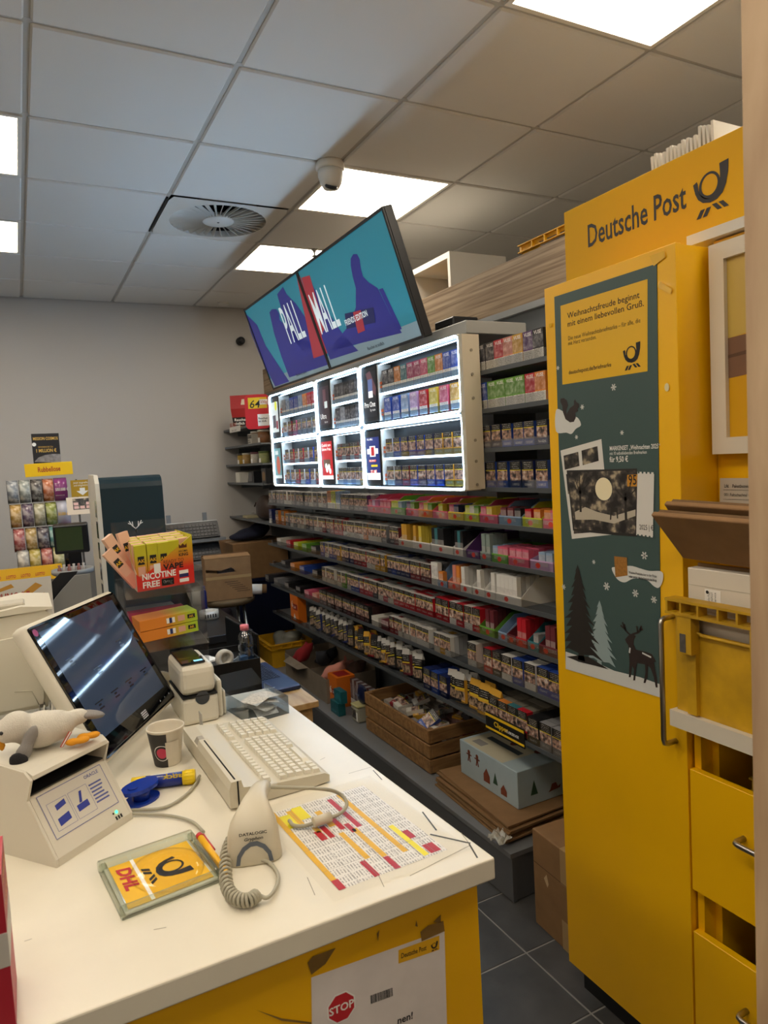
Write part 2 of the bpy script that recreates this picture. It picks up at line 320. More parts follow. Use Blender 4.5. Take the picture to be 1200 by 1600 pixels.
# storage on the deck
WCUB = mat('white_laminate', '#d8d5cd', .45)
A = (2.060,3.104,2.692); B_ = (2.060,3.547,2.677)
y0, y1, zt = A[1], A[1]+.80, A[2]
cu = thing('cube_shelf', 'white open cube shelf on top of the wood partition', 'shelf', (2.06, y0, 2.34)); h = zt-2.34
for a in ((0, .36, 0, .022, 0, h), (0, .36, .78, .80, 0, h)): MB().box(*a).build('side_panel', WCUB, cu)
MB().box(0, .36, .022, .78, h-.03, h).build('top_panel', WCUB, cu); MB().box(0, .36, .022, .78, 0, .02).build('bottom_panel', WCUB, cu); MB().box(.345, .36, .022, .78, .02, h-.03).build('back_panel', WCUB, cu)
MB().box(0, .345, .40, .42, .02, h-.03).build('divider', WCUB, cu)
YCR = mat('crate_yellow', '#d9a514', .5, var=(12, .2))
def crate(name, label, loc, rz, sx, sy, sz, m=None, parts=True):
    """open plastic crate, origin at the middle of its base"""
    m = m or YCR; t = thing(name, label, 'crate', loc, rz, None); w_ = .006
    MB().box(-sx/2, sx/2, -sy/2, sy/2, 0, w_).build('base', m, t)
    for s_ in (-1, 1):
        a = MB(); yy = s_*(sy/2-w_/2); a.box(-sx/2, sx/2, yy-w_/2, yy+w_/2, w_, sz); a.build('side', m, t)
        a = MB(); xx = s_*(sx/2-w_/2); a.box(xx-w_/2, xx+w_/2, -sy/2+w_, sy/2-w_, w_, sz*.72)
        a.box(xx-w_/2, xx+w_/2, -sy/2+w_, -sy*.22, sz*.72, sz); a.box(xx-w_/2, xx+w_/2, sy*.22, sy/2-w_, sz*.72, sz); a.box(xx-w_/2, xx+w_/2, -sy*.22, sy*.22, sz*.9, sz); a.build('end', m, t)
    r = MB(); e = .014
    for z in (sz-.004, sz-.034):
        r.box(-sx/2-e, sx/2+e, -sy/2-e, -sy/2, z-.004, z); r.box(-sx/2-e, sx/2+e, sy/2, sy/2+e, z-.004, z)
        r.box(-sx/2-e, -sx/2, -sy/2, sy/2, z-.004, z); r.box(sx/2, sx/2+e, -sy/2, sy/2, z-.004, z)
    r.build('rim', m, t)
    rb = MB().box(-.003, .003, 0, e, -.034, -.004).mesh('rib', m)
    n = max(3, int(sx/.07))
    for k in range(n+1):
        for s_ in (-1, 1): obj('rib', rb, t, (-sx/2+sx*k/n, sy/2 if s_ > 0 else -sy/2-e, sz))
    n = max(3, int(sy/.07)); rb2 = MB().box(0, e, -.003, .003, -.034, -.004).mesh('rib', m)
    for k in range(1, n):
        for s_ in (-1, 1): obj('rib', rb2, t, (sx/2 if s_ > 0 else -sx/2-e, -sy/2+sy*k/n, sz))
    return t
crate('storage_crate', 'small yellow plastic crate inside the white cube shelf', (2.20, y0+.16, 2.362), 0, .22, .2, .11)
crate('storage_crate', 'yellow plastic crate behind the partition beside the post sign', (2.19, 2.30, 2.34), 0, .3, .40, .21)
bg = thing('plastic_bag', 'crumpled white plastic bag on the partition beside the cube shelf', 'bag', (2.12, 2.60, 2.34))
sphere_remesh('film', [((0, 0, .07), (.06, .1, .06)), ((0, .06, .11), (.04, .05, .05)), ((.01, -.05, .10), (.04, .05, .04))], mat('bag_film', '#cfccc2', .3, bump=(30, 1)), bg, voxel=.012)
# letters standing on the sign

# ---------------------------------------------------------------- shelf wall
GM = mat('shelf_steel', '#7f8488', .42, .25, var=(4, .05)); GD = mat('shelf_back', '#6c7175', .55)
XF, XB = 1.60, 1.965                      # shelf front and back
SZ = [1.96, 1.815, 1.665, 1.515, 1.375, 1.225, 1.075, .922, .770, .567]
YN, YW = 1.66, 6.015
sw = thing('tobacco_shelving', 'grey steel tobacco shelf wall with many levels behind the counter', 'shelving', (1.6, YN, 0))
def gp(name, m, x0, x1, y0, y1, z0, z1): return MB().box(x0-1.6, x1-1.6, y0-YN, y1-YN, z0, z1).build(name, m, sw)
gp('back_panel', GD, XB, 1.982, YN, YW, .0, 2.262); gp('top_rail', mat('rail_light', '#a9adb0', .4, .3), 1.945, XB, YN, 4.9, 2.235, 2.262)
for y in (1.68, 2.9, 4.0, 4.93):
    gp('upright', GD, XB-.03, XB-.001, y, y+.04, 0, 2.23)
def shelf_board(z, ya, yb, xf=XF):
    gp('shelf_board', GM, xf+.004, XB-.031, ya, yb, z-.012, z-.001); gp('shelf_lip', mat('lip_steel', '#5a5f63', .4, .3), xf, xf+.004, ya, yb, z-.014, z+.003)
    for y in [yb-.005-.6*k for k in range(int((yb-ya)/.6)+1)]:
        if ya <= y-.003: gp('bracket', GM, 1.72, XB-.03, y-.003, y, z-.052, z-.0125)
for k, z in enumerate(SZ):
    if k < 4:
        shelf_board(z, YN, 2.335)
    elif k == 4: shelf_board(z, YN, 4.93)
    elif k == 5: shelf_board(z, YN, YW)
    else: shelf_board(z, YN, 5.0)
for z in (1.96, 1.815, 1.665, 1.515): shelf_board(z, 5.02, YW)
# clear front lips (one per level)
for k, z in enumerate(SZ):
    ya, yb = (YN, 2.33) if k < 4 else (YN, 4.92)
    gp('clear_lip', CLEAR, 1.6005, 1.602, ya, yb, z+.004, z+.032)
# base plinth
pln = thing('base_plinth', 'long grey base platform under the shelf wall', 'platform', (1.473, 2.005, 0))
PG = mat('plinth_laminate', '#78797a', .5, var=(5, .06)); PE = mat('plinth_edge', '#5c5d5f', .5)
MB().box(.0, .455, 0, 3.5, .172, .19, 0).build('top_board', PG, pln)
MB().box(.006, .024, .0, 3.5, 0.004, .172).build('front_board', PE, pln); MB().box(.024, .455, .006, .022, 0.004, .172).build('end_board', PE, pln)
# grey cap and power unit above the light box
cp = thing('grey_cap_box', 'flat grey box on top of the light box beside the right screen', 'box', (1.62, 0, 2.125))
a, b = 2.346, 2.9
MB().rbox(0, .30, a, b, 0, .052, .003).build('lid', mat('cap_grey', '#96958f', .5), cp)
pu = thing('power_unit', 'black power unit with cables on the flat grey box', 'power supply', (1.70, 2.586, 2.1785))
MB().rbox(-.03, .1, -.075, .075, 0, .05, .006).build('housing', DARK, pu); MB().box(-.034, -.03, -.05, .05, .012, .02).build('vent_slot', mat('black_gap', '#050505', .9), pu)
for k in range(3): MB().tube([(.02, .075, .02+.008*k), (.0, .11, .03+.012*k), (.02, .14, .01+.02*k), (.05, .2, .0), (.06, .26, -.01)], .0025, 6).build('cable', DARK, pu)
# ---------------------------------------------------------------- light box
LBW, LBH = 4.52-2.262, .592
lb = thing('light_box', 'illuminated white tobacco display case with six glowing compartments', 'display case', (1.52, 0, 0))
LG = mat('led_edge', '#bfe2ff', .4, emit=LIGHT_BOX_STRENGTH); LWH = mat('lightbox_white', '#dcdcd6', .4); LBK = mat('lightbox_back', '#20262c', .4)
LG2 = mat('led_strip_soft', '#cfe8ff', .4, emit=5.0); LBI = mat('lightbox_inner', '#8fa6b5', .5)
cols = [(4.52, 3.722), (3.705, 3.150), (3.132, 2.262)]; rowsz = [(1.813, 2.100), (1.512, 1.800)]
LBTOP = 2.100
MB().box(0, .078, 2.262-.028, 2.262, 1.512, LBTOP).build('side_wall', mat('lightbox_side', '#c3b9a2', .5), lb)
MB().box(0, .078, 4.52, 4.545, 1.512, LBTOP).build('side_wall', LWH, lb)
for z in (1.53, 1.62, 1.70, 1.86, 1.95, 2.04): MB().cyl((.04, 2.234, z), (.04, 2.231, z), .006, n=10).build('hole_plug', mat('plug_grey', '#8a8170', .5), lb)
MB().box(0, .078, 2.262, 4.52, 2.096, 2.104).build('top_wall', LWH, lb); MB().box(0, .078, 2.262, 4.52, 1.506, 1.512).build('bottom_wall', LWH, lb)
MB().box(.0755, .0775, 2.262, 4.52, 1.512, 2.096).build('back_wall', LBK, lb)
def rrect(y0, y1, z0, z1, r, n=5):
    P = []
    for cy, cz, a0 in ((y1-r, z1-r, 0), (y0+r, z1-r, 90), (y0+r, z0+r, 180), (y1-r, z0+r, 270)):
        for k in range(n+1): a = math.radians(a0+90*k/n); P.append((cy+r*math.cos(a), cz+r*math.sin(a)))
    return P
cells = []
for ci, (ya, yb) in enumerate(cols):
    for ri, (z0, z1) in enumerate(rowsz):
        P = rrect(yb, ya, z0, z1, .022)
        MB().tube([(.003, y, z) for y, z in P], .0042, 8, closed=True).build('led_edge', LG, lb)
        fr_ = MB(); Q = rrect(yb+.006, ya-.006, z0+.006, z1-.006, .018); n = len(P)
        for k in range(n):
            j = (k+1) % n
            fr_.add([(.008, *P[k]), (.008, *P[j]), (.008, *Q[j]), (.008, *Q[k])], [(0, 1, 2, 3)]); fr_.add([(.008, *Q[k]), (.008, *Q[j]), (.0752, *Q[j]), (.0752, *Q[k])], [(0, 1, 2, 3)])
        fr_.build('compartment_frame', mat('frame_plastic', '#a4adb2', .4), lb)
        pw_ = (.15, .175, .16)[ci]; yp = ya-.016-pw_; cells.append((ci, ri, ya, yb, z0, z1, yp))
        MB().box(.006, .0752, yp-.012, yp-.004, z0+.014, z1-.014).build('divider', LWH, lb)
        zm = (z0+z1)/2-.004
        MB().box(.012, .0752, yb+.014, yp-.013, zm-.006, zm).build('shelf_board', LWH, lb)
        MB().box(.010, .0118, yb+.014, yp-.013, zm-.0045, zm).build('led_strip', LG2, lb)
        for zz in (z1-.0125, zm-.0062): MB().box(.016, .024, yb+.02, yp-.018, zz-.003, zz-.0005).build('led_strip', LG2, lb)
        for zz in (zm, z0+.0125): MB().box(.0122, .0132, yb+.016, yp-.015, zz+.0012, zz+.024).build('clear_lip', clear('clear_lit', '#e8f4ff', .03), lb)
# poster screens inside the light box
def poster_screen(ci, ri, label, paint):
    _, _, ya, yb, z0, z1, yp = [c for c in cells if c[0] == ci and c[1] == ri][0]
    W, Hh = ya-.016-yp-.002, z1-z0-.032
    t = thing('display_screen', label, 'screen', (0, 0, 0)); frame(t, (1.5235, ya-.017, z0+.016), (0, -1, 0), (0, 0, 1))
    MB().box(0, W, 0, Hh, -.018, 0).build('bezel', DARK, t); paint(t, W, Hh); return t
def em(name, col='#808080', e=.9): e *= .5; return mat('print_'+name, col, .35, emit=e)
def p_white(t, W, Hh):
    MB().rect(.012, .03, W-.012, Hh-.03, .0006).build('screen', em('pale', '#c9d6d8'), t)
    MB().disc(W*.66, Hh*.78, .022, .001, ry=.03).build('badge', em('lime', '#cfd640'), t); MB().rect(.03, .06, W*.6, Hh*.55, .001).build('picture', em('slate', '#4a4a52'), t)
    MB().rect(W*.62, .05, W*.86, Hh*.4, .001).build('picture', em('maroon', '#7e2b3a'), t)
def p_teal(t, W, Hh):
    MB().rect(.012, .03, W-.012, Hh-.03, .0006).build('screen', em('sea', '#5e8e96'), t); MB().disc(W*.55, Hh*.45, .035, .001, ry=.06).build('picture', em('rust', '#b65a44'), t)
    MB().rect(.03, Hh*.72, W*.6, Hh*.82, .001).build('picture', em('pale', '#c9d6d8'), t); MB().rect(.012, .03, W-.012, .05, .001).build('picture', em('pale'), t)
def p_ultra(t, W, Hh):
    MB().rect(.012, .024, W-.012, Hh-.024, .0006).build('screen', em('aubergine', '#3a2a33', .5), t)
    MB().rect(W*.45, Hh*.5, W*.68, Hh*.84, .001).build('picture', em('dusk', '#6b4a52', .6), t); MB().rect(W*.55, Hh*.44, W*.78, Hh*.58, .0014).build('picture', em('pale', '#c9d6d8'), t)
    text('Ultra', .04, em('letter', '#f4f6f6', 1), t, (W*.18, Hh*.22, .0014)); text('by vuse', .014, em('letter'), t, (W*.5, Hh*.13, .0014))
def p_red(t, W, Hh):
    MB().rect(.012, .024, W-.012, Hh-.024, .0006).build('screen', em('poster_red', '#c3262e', .8), t)
    text('Qualität zum\nkleinen Preis.', .022, em('letter'), t, (.02, Hh*.8, .0014), bold=.02, fit=W-.045)
    MB().rect(W*.2, Hh*.34, W*.75, Hh*.52, .001).build('picture', em('packshot', '#6f5a4a', .6), t)
    m = MB()
    for x, y in ((.45, .3), (.62, .36), (.7, .27), (.4, .38)): m.disc(W*x, Hh*y, .016, .0013)
    m.build('picture', em('letter'), t); MB().poly([(W*.45, Hh*.13), (W*.92, Hh*.3), (W*.92, .045), (W*.45, .045)], .0012).build('picture', em('poster_red2', '#d83a3a'), t)
    MB().rect(.012, .024, W-.012, .045, .0014).build('picture', em('letter'), t)
def p_pro(t, W, Hh):
    MB().rect(.01, .022, W-.01, Hh-.022, .0006).build('screen', em('navy_black', '#20242c', .5), t)
    MB().poly([(W*.3, Hh*.9), (W*.6, Hh*.93), (W*.95, Hh*.6), (W*.9, Hh*.45), (W*.55, Hh*.6)], .001).build('picture', em('dusk'), t)
    MB().rect(W*.42, Hh*.45, W*.72, Hh*.78, .0013).build('picture', em('indigo', '#5a6a9a'), t); MB().rect(W*.44, Hh*.44, W*.72, Hh*.56, .0015).build('picture', em('letter'), t)
    text('Pro One', .036, em('letter'), t, (W*.12, Hh*.27, .0016), bold=.01, fit=W*.72); text('by vuse', .018, em('letter'), t, (W*.5, Hh*.19, .0016))
def p_blue(t, W, Hh):
    MB().rect(.01, .022, W-.01, Hh-.03, .0006).build('screen', em('royal', '#25357f', .8), t)
    MB().rect(W*.3, Hh*.52, W*.68, Hh*.72, .001).build('picture', em('letter'), t); MB().rect(W*.12, Hh*.57, W*.86, Hh*.67, .0011).build('picture', em('letter'), t)
    MB().rect(W*.4, Hh*.54, W*.6, Hh*.7, .0013).build('picture', em('poster_red'), t)
    text('PALL MALL', .013, em('letter'), t, (W*.14, Hh*.83, .0013), bold=.02)
    MB().rect(W*.22, Hh*.42, W*.7, Hh*.465, .0012).build('picture', em('poster_red'), t); text('VIEL INHALT', .012, em('letter'), t, (W*.24, Hh*.43, .0015), bold=.02, fit=W*.42)
    MB().rect(W*.35, Hh*.33, W*.78, Hh*.37, .0012).build('picture', em('yellow', '#e9d62a'), t)
    MB().rect(W*.28, Hh*.2, W*.72, Hh*.27, .0012).build('picture', em('poster_red'), t); text('27  10€', .024, em('letter'), t, (W*.3, Hh*.205, .0015), bold=.03, fit=W*.4)
    MB().rect(.01, .022, W-.01, .055, .0013).build('picture', em('letter'), t)
for a in ((0, 0, 'narrow lit screen with a pale advert, top left of the light box', p_white), (0, 1, 'narrow lit screen with a sea-green advert, bottom left of the light box', p_teal),
          (1, 0, 'narrow dark screen with an Ultra advert in the light box', p_ultra), (1, 1, 'narrow red screen advert reading Qualität zum kleinen Preis', p_red),
          (2, 0, 'dark screen with a Pro One advert in the light box', p_pro), (2, 1, 'blue screen advert with a white cross and price in the light box', p_blue)): poster_screen(*a)
# ---------------------------------------------------------------- the two screens
def silhouette(t, polys, m, z):
    mb = MB()
    for p in polys: mb.poly(p, z)
    return mb.build('picture', m, t)
SC1 = em('screen_teal', '#2c8aa0', .34); SC2 = em('screen_purple', '#2c2f86', .34); SC3 = em('screen_red', '#a0303c', .45); SC4 = em('screen_grey', '#7f96a0', .34); SC5 = em('screen_white', '#d9e4e6', .5); SC6 = em('screen_navy', '#1a2258', .4)
def tv(O, W, label, paint):
    t = thing('wall_screen', label, 'screen', (0, 0, 0)); Hh = .54; frame(t, O, (0, -1, 0), (-.165, 0, .515))
    b = MB().rbox(0, W, 0, Hh, -.045, -.002, .004); b.build('housing', DARK, t)
    f = MB()
    for a in ((0, W, 0, .012), (0, W, Hh-.012, Hh), (0, .012, .012, Hh-.012), (W-.012, W, .012, Hh-.012)): f.box(*a, -.002, .004)
    f.build('bezel', DARK, t); MB().rect(.012, .012, W-.012, Hh-.012, -.0012).build('screen', SC1, t)
    MB().rect(.012, .012, W-.012, .075, -.0004).build('caption_strip', SC4, t)
    text('Rauchen ist tödlich.', .022, em('caption', '#16202a', .1), t, (W*.48, .03, .0004), align='LEFT', bold=.01)
    MB().box(W/2-.05, W/2+.05, .15, .4, -.2, -.046).build('wall_bracket', DARK, t); paint(t, W, Hh); return t
def tvA(t, W, Hh):
    silhouette(t, [[(0.0074,0.5122), (0.1333,0.4114), (0.1465,0.2759), (0.2643,0.0992), (0.3205,0.0171), (0.0504,0.0166), (-0.0151,0.2172), (-0.0284,0.3920)],
                   [(0.4038,0.4361), (0.4597,0.4434), (0.5254,0.4292), (0.5390,0.3997), (0.5148,0.3667), (0.5712,0.3249), (0.7204,0.2216), (0.9619,0.0929), (0.9438,0.0315), (0.3428,0.0389), (0.3395,0.1699), (0.3581,0.3193)],
                   [(0.6096,0.4963), (0.7249,0.5123), (0.7394,0.4658), (0.8143,0.3985), (0.8854,0.2911), (0.9577,0.1185), (0.6580,0.1575), (0.5811,0.3343)]], SC2, .0002)
    silhouette(t, [[(0.9419,0.5071), (0.9852,0.5028), (0.9928,0.0879), (0.7937,0.0908), (0.8695,0.2944)]], SC3, .0008)
    text('PALL', .30, SC5, t, (0.5488,0.2182)+(.0012,), bold=.01, sx=.40)
def tvB(t, W, Hh):
    silhouette(t, [[(0.5976,0.4364), (0.6330,0.4467), (0.6660,0.4373), (0.6734,0.4126), (0.6572,0.3741), (0.6518,0.3410), (0.6849,0.3067), (0.7440,0.2665), (0.7621,0.2054), (0.7822,0.1298), (0.8228,0.0504), (0.7318,0.0558), (0.0763,0.0939), (0.2416,0.1432), (0.3934,0.1789), (0.4957,0.2354), (0.5554,0.3122), (0.5613,0.3642), (0.5768,0.4101)],
                   [(0.7511,0.2591), (0.7857,0.2564), (0.8327,0.0656), (0.7986,0.0665)],
                   [(0.1246,0.4497), (0.1503,0.3444), (0.2892,0.1246), (0.3765,0.0441), (0.0316,0.0520), (0.0217,0.2011)]], SC2, .0002)
    silhouette(t, [[(0.0300,0.4936), (0.1352,0.4799), (0.1026,0.2132), (-0.0053,0.1711)]], SC3, .0008)
    text('MALL', .30, SC5, t, (0.0316,0.1923)+(.0012,), bold=.01, sx=.36)
    silhouette(t, [[(0.3684,0.2317), (0.6580,0.1998), (0.6302,0.1346), (0.3345,0.1617)]], SC6, .0016)
    silhouette(t, [[(0.4547,0.2196), (0.5355,0.2145), (0.5132,0.1210), (0.4351,0.1202)]], SC3, .002)
    text('FRIENDS EDITION', .038, SC5, t, (0.3392,0.1769)+(.0024,), bold=.02, fit=.245)
tv((1.55, 4.50, 2.142), .962, 'left wall screen showing PALL and blue silhouettes on teal', tvA)
tv((1.55, 3.535, 2.142), .985, 'right wall screen showing MALL and FRIENDS EDITION on teal', tvB)

# ---------------------------------------------------------------- product printing (object colour = brand colour)
def nodes_start(name):
    m = bpy.data.materials.new(name); m.use_nodes = True; MATS[name] = m; nt = m.node_tree
    return m, nt, nt.nodes['Principled BSDF']
def mth(nt, op, a, b=None, c=None):
    n = nt.nodes.new('ShaderNodeMath'); n.operation = op
    for i, v in enumerate((a, b, c)):
        if v is None: continue
        if isinstance(v, (int, float)): n.inputs[i].default_value = v
        else: nt.links.new(v, n.inputs[i])
    return n.outputs[0]
def mixc(nt, fac, a, b):
    x = nt.nodes.new('ShaderNodeMix'); x.data_type = 'RGBA'
    if isinstance(fac, (int, float)): x.inputs[0].default_value = fac
    else: nt.links.new(fac, x.inputs[0])
    for i, v in ((6, a), (7, b)):
        if isinstance(v, tuple): x.inputs[i].default_value = v
        else: nt.links.new(v, x.inputs[i])
    return x.outputs[2]
def print_mat(name, kind):
    m, nt, b = nodes_start(name); b.inputs['Roughness'].default_value = .32
    tc = nt.nodes.new('ShaderNodeTexCoord'); sp = nt.nodes.new('ShaderNodeSeparateXYZ'); nt.links.new(tc.outputs['Object'], sp.inputs[0])
    oi = nt.nodes.new('ShaderNodeObjectInfo'); X, Z = sp.outputs[0], sp.outputs[2]; col = oi.outputs['Color']; rnd = oi.outputs['Random']
    ofs = nt.nodes.new('ShaderNodeVectorMath'); ofs.operation = 'ADD'; nt.links.new(tc.outputs['Object'], ofs.inputs[0])
    cb = nt.nodes.new('ShaderNodeCombineXYZ'); q = mth(nt, 'MULTIPLY', rnd, 37.0); nt.links.new(q, cb.inputs[0]); nt.links.new(q, cb.inputs[2]); nt.links.new(cb.outputs[0], ofs.inputs[1])
    nz = nt.nodes.new('ShaderNodeTexNoise'); nz.inputs['Scale'].default_value = 55; nz.inputs['Detail'].default_value = 3; nt.links.new(ofs.outputs[0], nz.inputs['Vector'])
    rp = nt.nodes.new('ShaderNodeValToRGB'); nt.links.new(nz.outputs['Fac'], rp.inputs[0]); e = rp.color_ramp.elements
    band = lambda a, c: mth(nt, 'MULTIPLY', mth(nt, 'GREATER_THAN', Z, a), mth(nt, 'LESS_THAN', Z, c))
    lines = lambda per, duty: mth(nt, 'LESS_THAN', mth(nt, 'FRACT', mth(nt, 'DIVIDE', Z, per)), duty)
    n2 = nt.nodes.new('ShaderNodeTexNoise'); n2.inputs['Scale'].default_value = 420; nt.links.new(ofs.outputs[0], n2.inputs['Vector'])
    ink = mth(nt, 'GREATER_THAN', n2.outputs['Fac'], .53)
    inx = lambda h: mth(nt, 'LESS_THAN', mth(nt, 'ABSOLUTE', X), h)
    W_, K_, Y_ = lin('#e9e7e0'), lin('#141414'), lin('#d8c531')
    if kind == 'cig':
        e[0].position = .36; e[0].color = lin('#2b2a2c'); e[1].position = .66; e[1].color = lin('#cfc7bf')
        for p, c in ((.45, '#74605a'), (.54, '#b48d7a')): n = e.new(p); n.color = lin(c)
        c = mixc(nt, band(.010, .019), col, mixc(nt, mth(nt, 'MULTIPLY', ink, inx(.02)), col, W_))
        c = mixc(nt, band(.027, .0645), c, rp.outputs[0])
        c = mixc(nt, band(.0645, .0675), c, Y_)
        c = mixc(nt, mth(nt, 'GREATER_THAN', Z, .0675), c, mixc(nt, mth(nt, 'MULTIPLY', mth(nt, 'MULTIPLY', lines(.0065, .34), ink), inx(.022)), K_, W_))
    elif kind == 'vape':
        e[0].position = .35; e[0].color = lin('#191a20'); e[1].position = .7; e[1].color = lin('#f1ede6'); n = e.new(.5); n.color = lin('#8d8a90')
        hb = mixc(nt, .35, col, rp.outputs[0])
        c = mixc(nt, band(.04, .088), col, hb)
        lab = mixc(nt, mth(nt, 'MULTIPLY', mth(nt, 'MULTIPLY', lines(.0055, .5), ink), inx(.02)), W_, K_)
        c = mixc(nt, mth(nt, 'LESS_THAN', Z, .036), c, lab)
    elif kind == 'pouch':
        e[0].position = .38; e[0].color = lin('#232122'); e[1].position = .62; e[1].color = lin('#b49a80')
        c = mixc(nt, band(.012, .05), col, rp.outputs[0]); c = mixc(nt, band(.058, .0635), c, Y_)
        c = mixc(nt, band(.066, .10), c, mixc(nt, mth(nt, 'MULTIPLY', mth(nt, 'MULTIPLY', lines(.009, .34), ink), inx(.03)), K_, W_))
    elif kind == 'box':
        c = mixc(nt, band(.018, .034), col, mixc(nt, ink, col, W_)); c = mixc(nt, band(.034, .056), c, mixc(nt, .4, col, rp.outputs[0]))
        e[0].color = lin('#55505a'); e[1].color = lin('#fff6ee')
    elif kind == 'tray':
        c = mixc(nt, mth(nt, 'MULTIPLY', mth(nt, 'MULTIPLY', band(.016, .03), ink), inx(.035)), col, W_)
    nt.links.new(c, b.inputs['Base Color']); return m
CIG = print_mat('cigarette_pack_print', 'cig'); VAP = print_mat('vape_pack_print', 'vape'); POU = print_mat('pouch_print', 'pouch'); BXP = print_mat('box_print', 'box'); TRP = print_mat('tray_print', 'tray')
def flatcol(name, rough=.4):
    m, nt, b = nodes_start(name); oi = nt.nodes.new('ShaderNodeObjectInfo'); nt.links.new(oi.outputs['Color'], b.inputs['Base Color']); b.inputs['Roughness'].default_value = rough; return m
OBJC = flatcol('brand_colour'); PSIDE = mat('pack_side_white', '#cfcbc4', .4)
m, nt, b = nodes_start('stocked_pack_colours'); at = nt.nodes.new('ShaderNodeAttribute'); at.attribute_name = 'tint'; nt.links.new(at.outputs['Color'], b.inputs['Base Color']); STK = m
def pmesh(name, w_, d, h, fm, sm, tm=None):
    mb = MB(); r = .0012
    mb.box(-w_/2, w_/2, 0, d, 0, h, 1, front=0, top=2)
    mb.box(-w_/2-.0002, w_/2+.0002, d*.5, d+.0002, h*.72, h*.725, 1)
    return mb.mesh(name, [fm, sm, tm or sm])
ME = {'cig': pmesh('cigarette_pack', .0545, .022, .087, CIG, OBJC, PSIDE), 'cigd': pmesh('cigarette_pack', .0545, .022, .087, CIG, mat('pack_side_black', '#1b1b1d', .4)),
      'vape': pmesh('vape_pack', .055, .022, .102, VAP, OBJC), 'box': pmesh('vape_box', .034, .022, .064, BXP, OBJC), 'tall': pmesh('vape_box', .024, .02, .105, BXP, OBJC), 'big': pmesh('cigarette_pack', .062, .03, .098, CIG, OBJC),
      'carton': pmesh('cigarillo_carton', .08, .12, .05, BXP, OBJC)}
SIZE = {'cig': (.0545, .022, .087), 'cigd': (.0545, .022, .087), 'vape': (.055, .022, .102), 'box': (.034, .022, .064), 'tall': (.024, .02, .105), 'big': (.062, .03, .098), 'carton': (.08, .12, .05)}
pch = MB(); pch.add([(-.038, 0, 0), (.038, 0, 0), (.038, -.004, .1), (-.038, -.004, .1), (-.038, .014, 0), (.038, .014, 0), (.038, .012, .1), (-.038, .012, .1), (-.036, .0, .128), (.036, .0, .128)],
        [(0, 1, 2, 3), (5, 4, 7, 6), (1, 5, 6, 2), (4, 0, 3, 7), (3, 2, 9, 8), (6, 7, 8, 9), (2, 6, 9), (7, 3, 8), (1, 0, 4, 5)], [0, 1, 1, 1, 2, 2, 2, 2, 1])
ME['pouch'] = pch.mesh('tobacco_pouch', [POU, OBJC, mat('pouch_flap', '#c6c4be', .35)])
pchg = MB(); pchg.v = list(pch.v); pchg.f = list(pch.f); pchg.m = list(pch.m); pchg.sm = list(pch.sm); ME['gpouch'] = pchg.mesh('tobacco_pouch', [POU, OBJC, OBJC])
VUSE = mat('vuse_white_ink', '#f4f2f0', .5)
stock = []                                                # (corner boxes behind the front packs)
def product(kind, x, y, z, col, label, cat, name, tilt=0, lean=0, group=None, mark=None):
    o = obj(name, ME[kind], None, (x, y, z), (lean, tilt, SH)); o.rotation_mode = 'XYZ'
    o.color = lin(col); tag(o, label, cat, group)
    if mark: text(mark, .017, VUSE, o, (0, -.0004, SIZE[kind][2]-.017), UP, 'CENTER', .02)
    return o
def behind(kind, x, y, z, col, n, gap=.002, wmax=1):
    w_, d, h = SIZE[kind]; c = lin(col); w_ = min(w_, wmax)
    for k in range(1, n+1):
        q = random.uniform(.55, 1.0); t = [v*q for v in c[:3]]
        if kind == 'cig' and random.random() < .6: t = [q*.55]*3
        stock.append((x+k*(d+gap), x+k*(d+gap)+d, y-w_/2, y+w_/2, z, z+h-random.choice((0, .002)), t))
LV = {0: 'top short shelf by cabinet', 1: 'second short shelf by cabinet', 2: 'third short shelf by cabinet', 3: 'fourth short shelf by cabinet',
      4: 'top long shelf', 5: 'second long shelf', 6: 'third long shelf', 7: 'fourth long shelf', 8: 'fifth long shelf', 9: 'lowest long shelf'}
CN = {'#2f4fa8': 'blue', '#1d2a5e': 'navy', '#8e1f2a': 'dark red', '#c42331': 'red', '#d9d4c8': 'cream', '#3b3b40': 'charcoal', '#8f8f92': 'grey', '#4a2a28': 'brown', '#6aa33a': 'green', '#cfd83a': 'lime',
      '#d8a53a': 'gold', '#5b3a6e': 'purple', '#1f1f22': 'black', '#d8607e': 'pink', '#e08a3a': 'orange', '#e7e5df': 'white', '#3d7d86': 'teal', '#e2c94a': 'yellow', '#8fa9c8': 'pale blue', '#c9a7d0': 'lilac', '#b0446a': 'magenta', '#6f3038': 'maroon', '#8a9a94': 'grey-green', '#d98c78': 'salmon'}
cnt = {}
def nth(lv): cnt[lv] = cnt.get(lv, 0)+1; return words(cnt[lv])
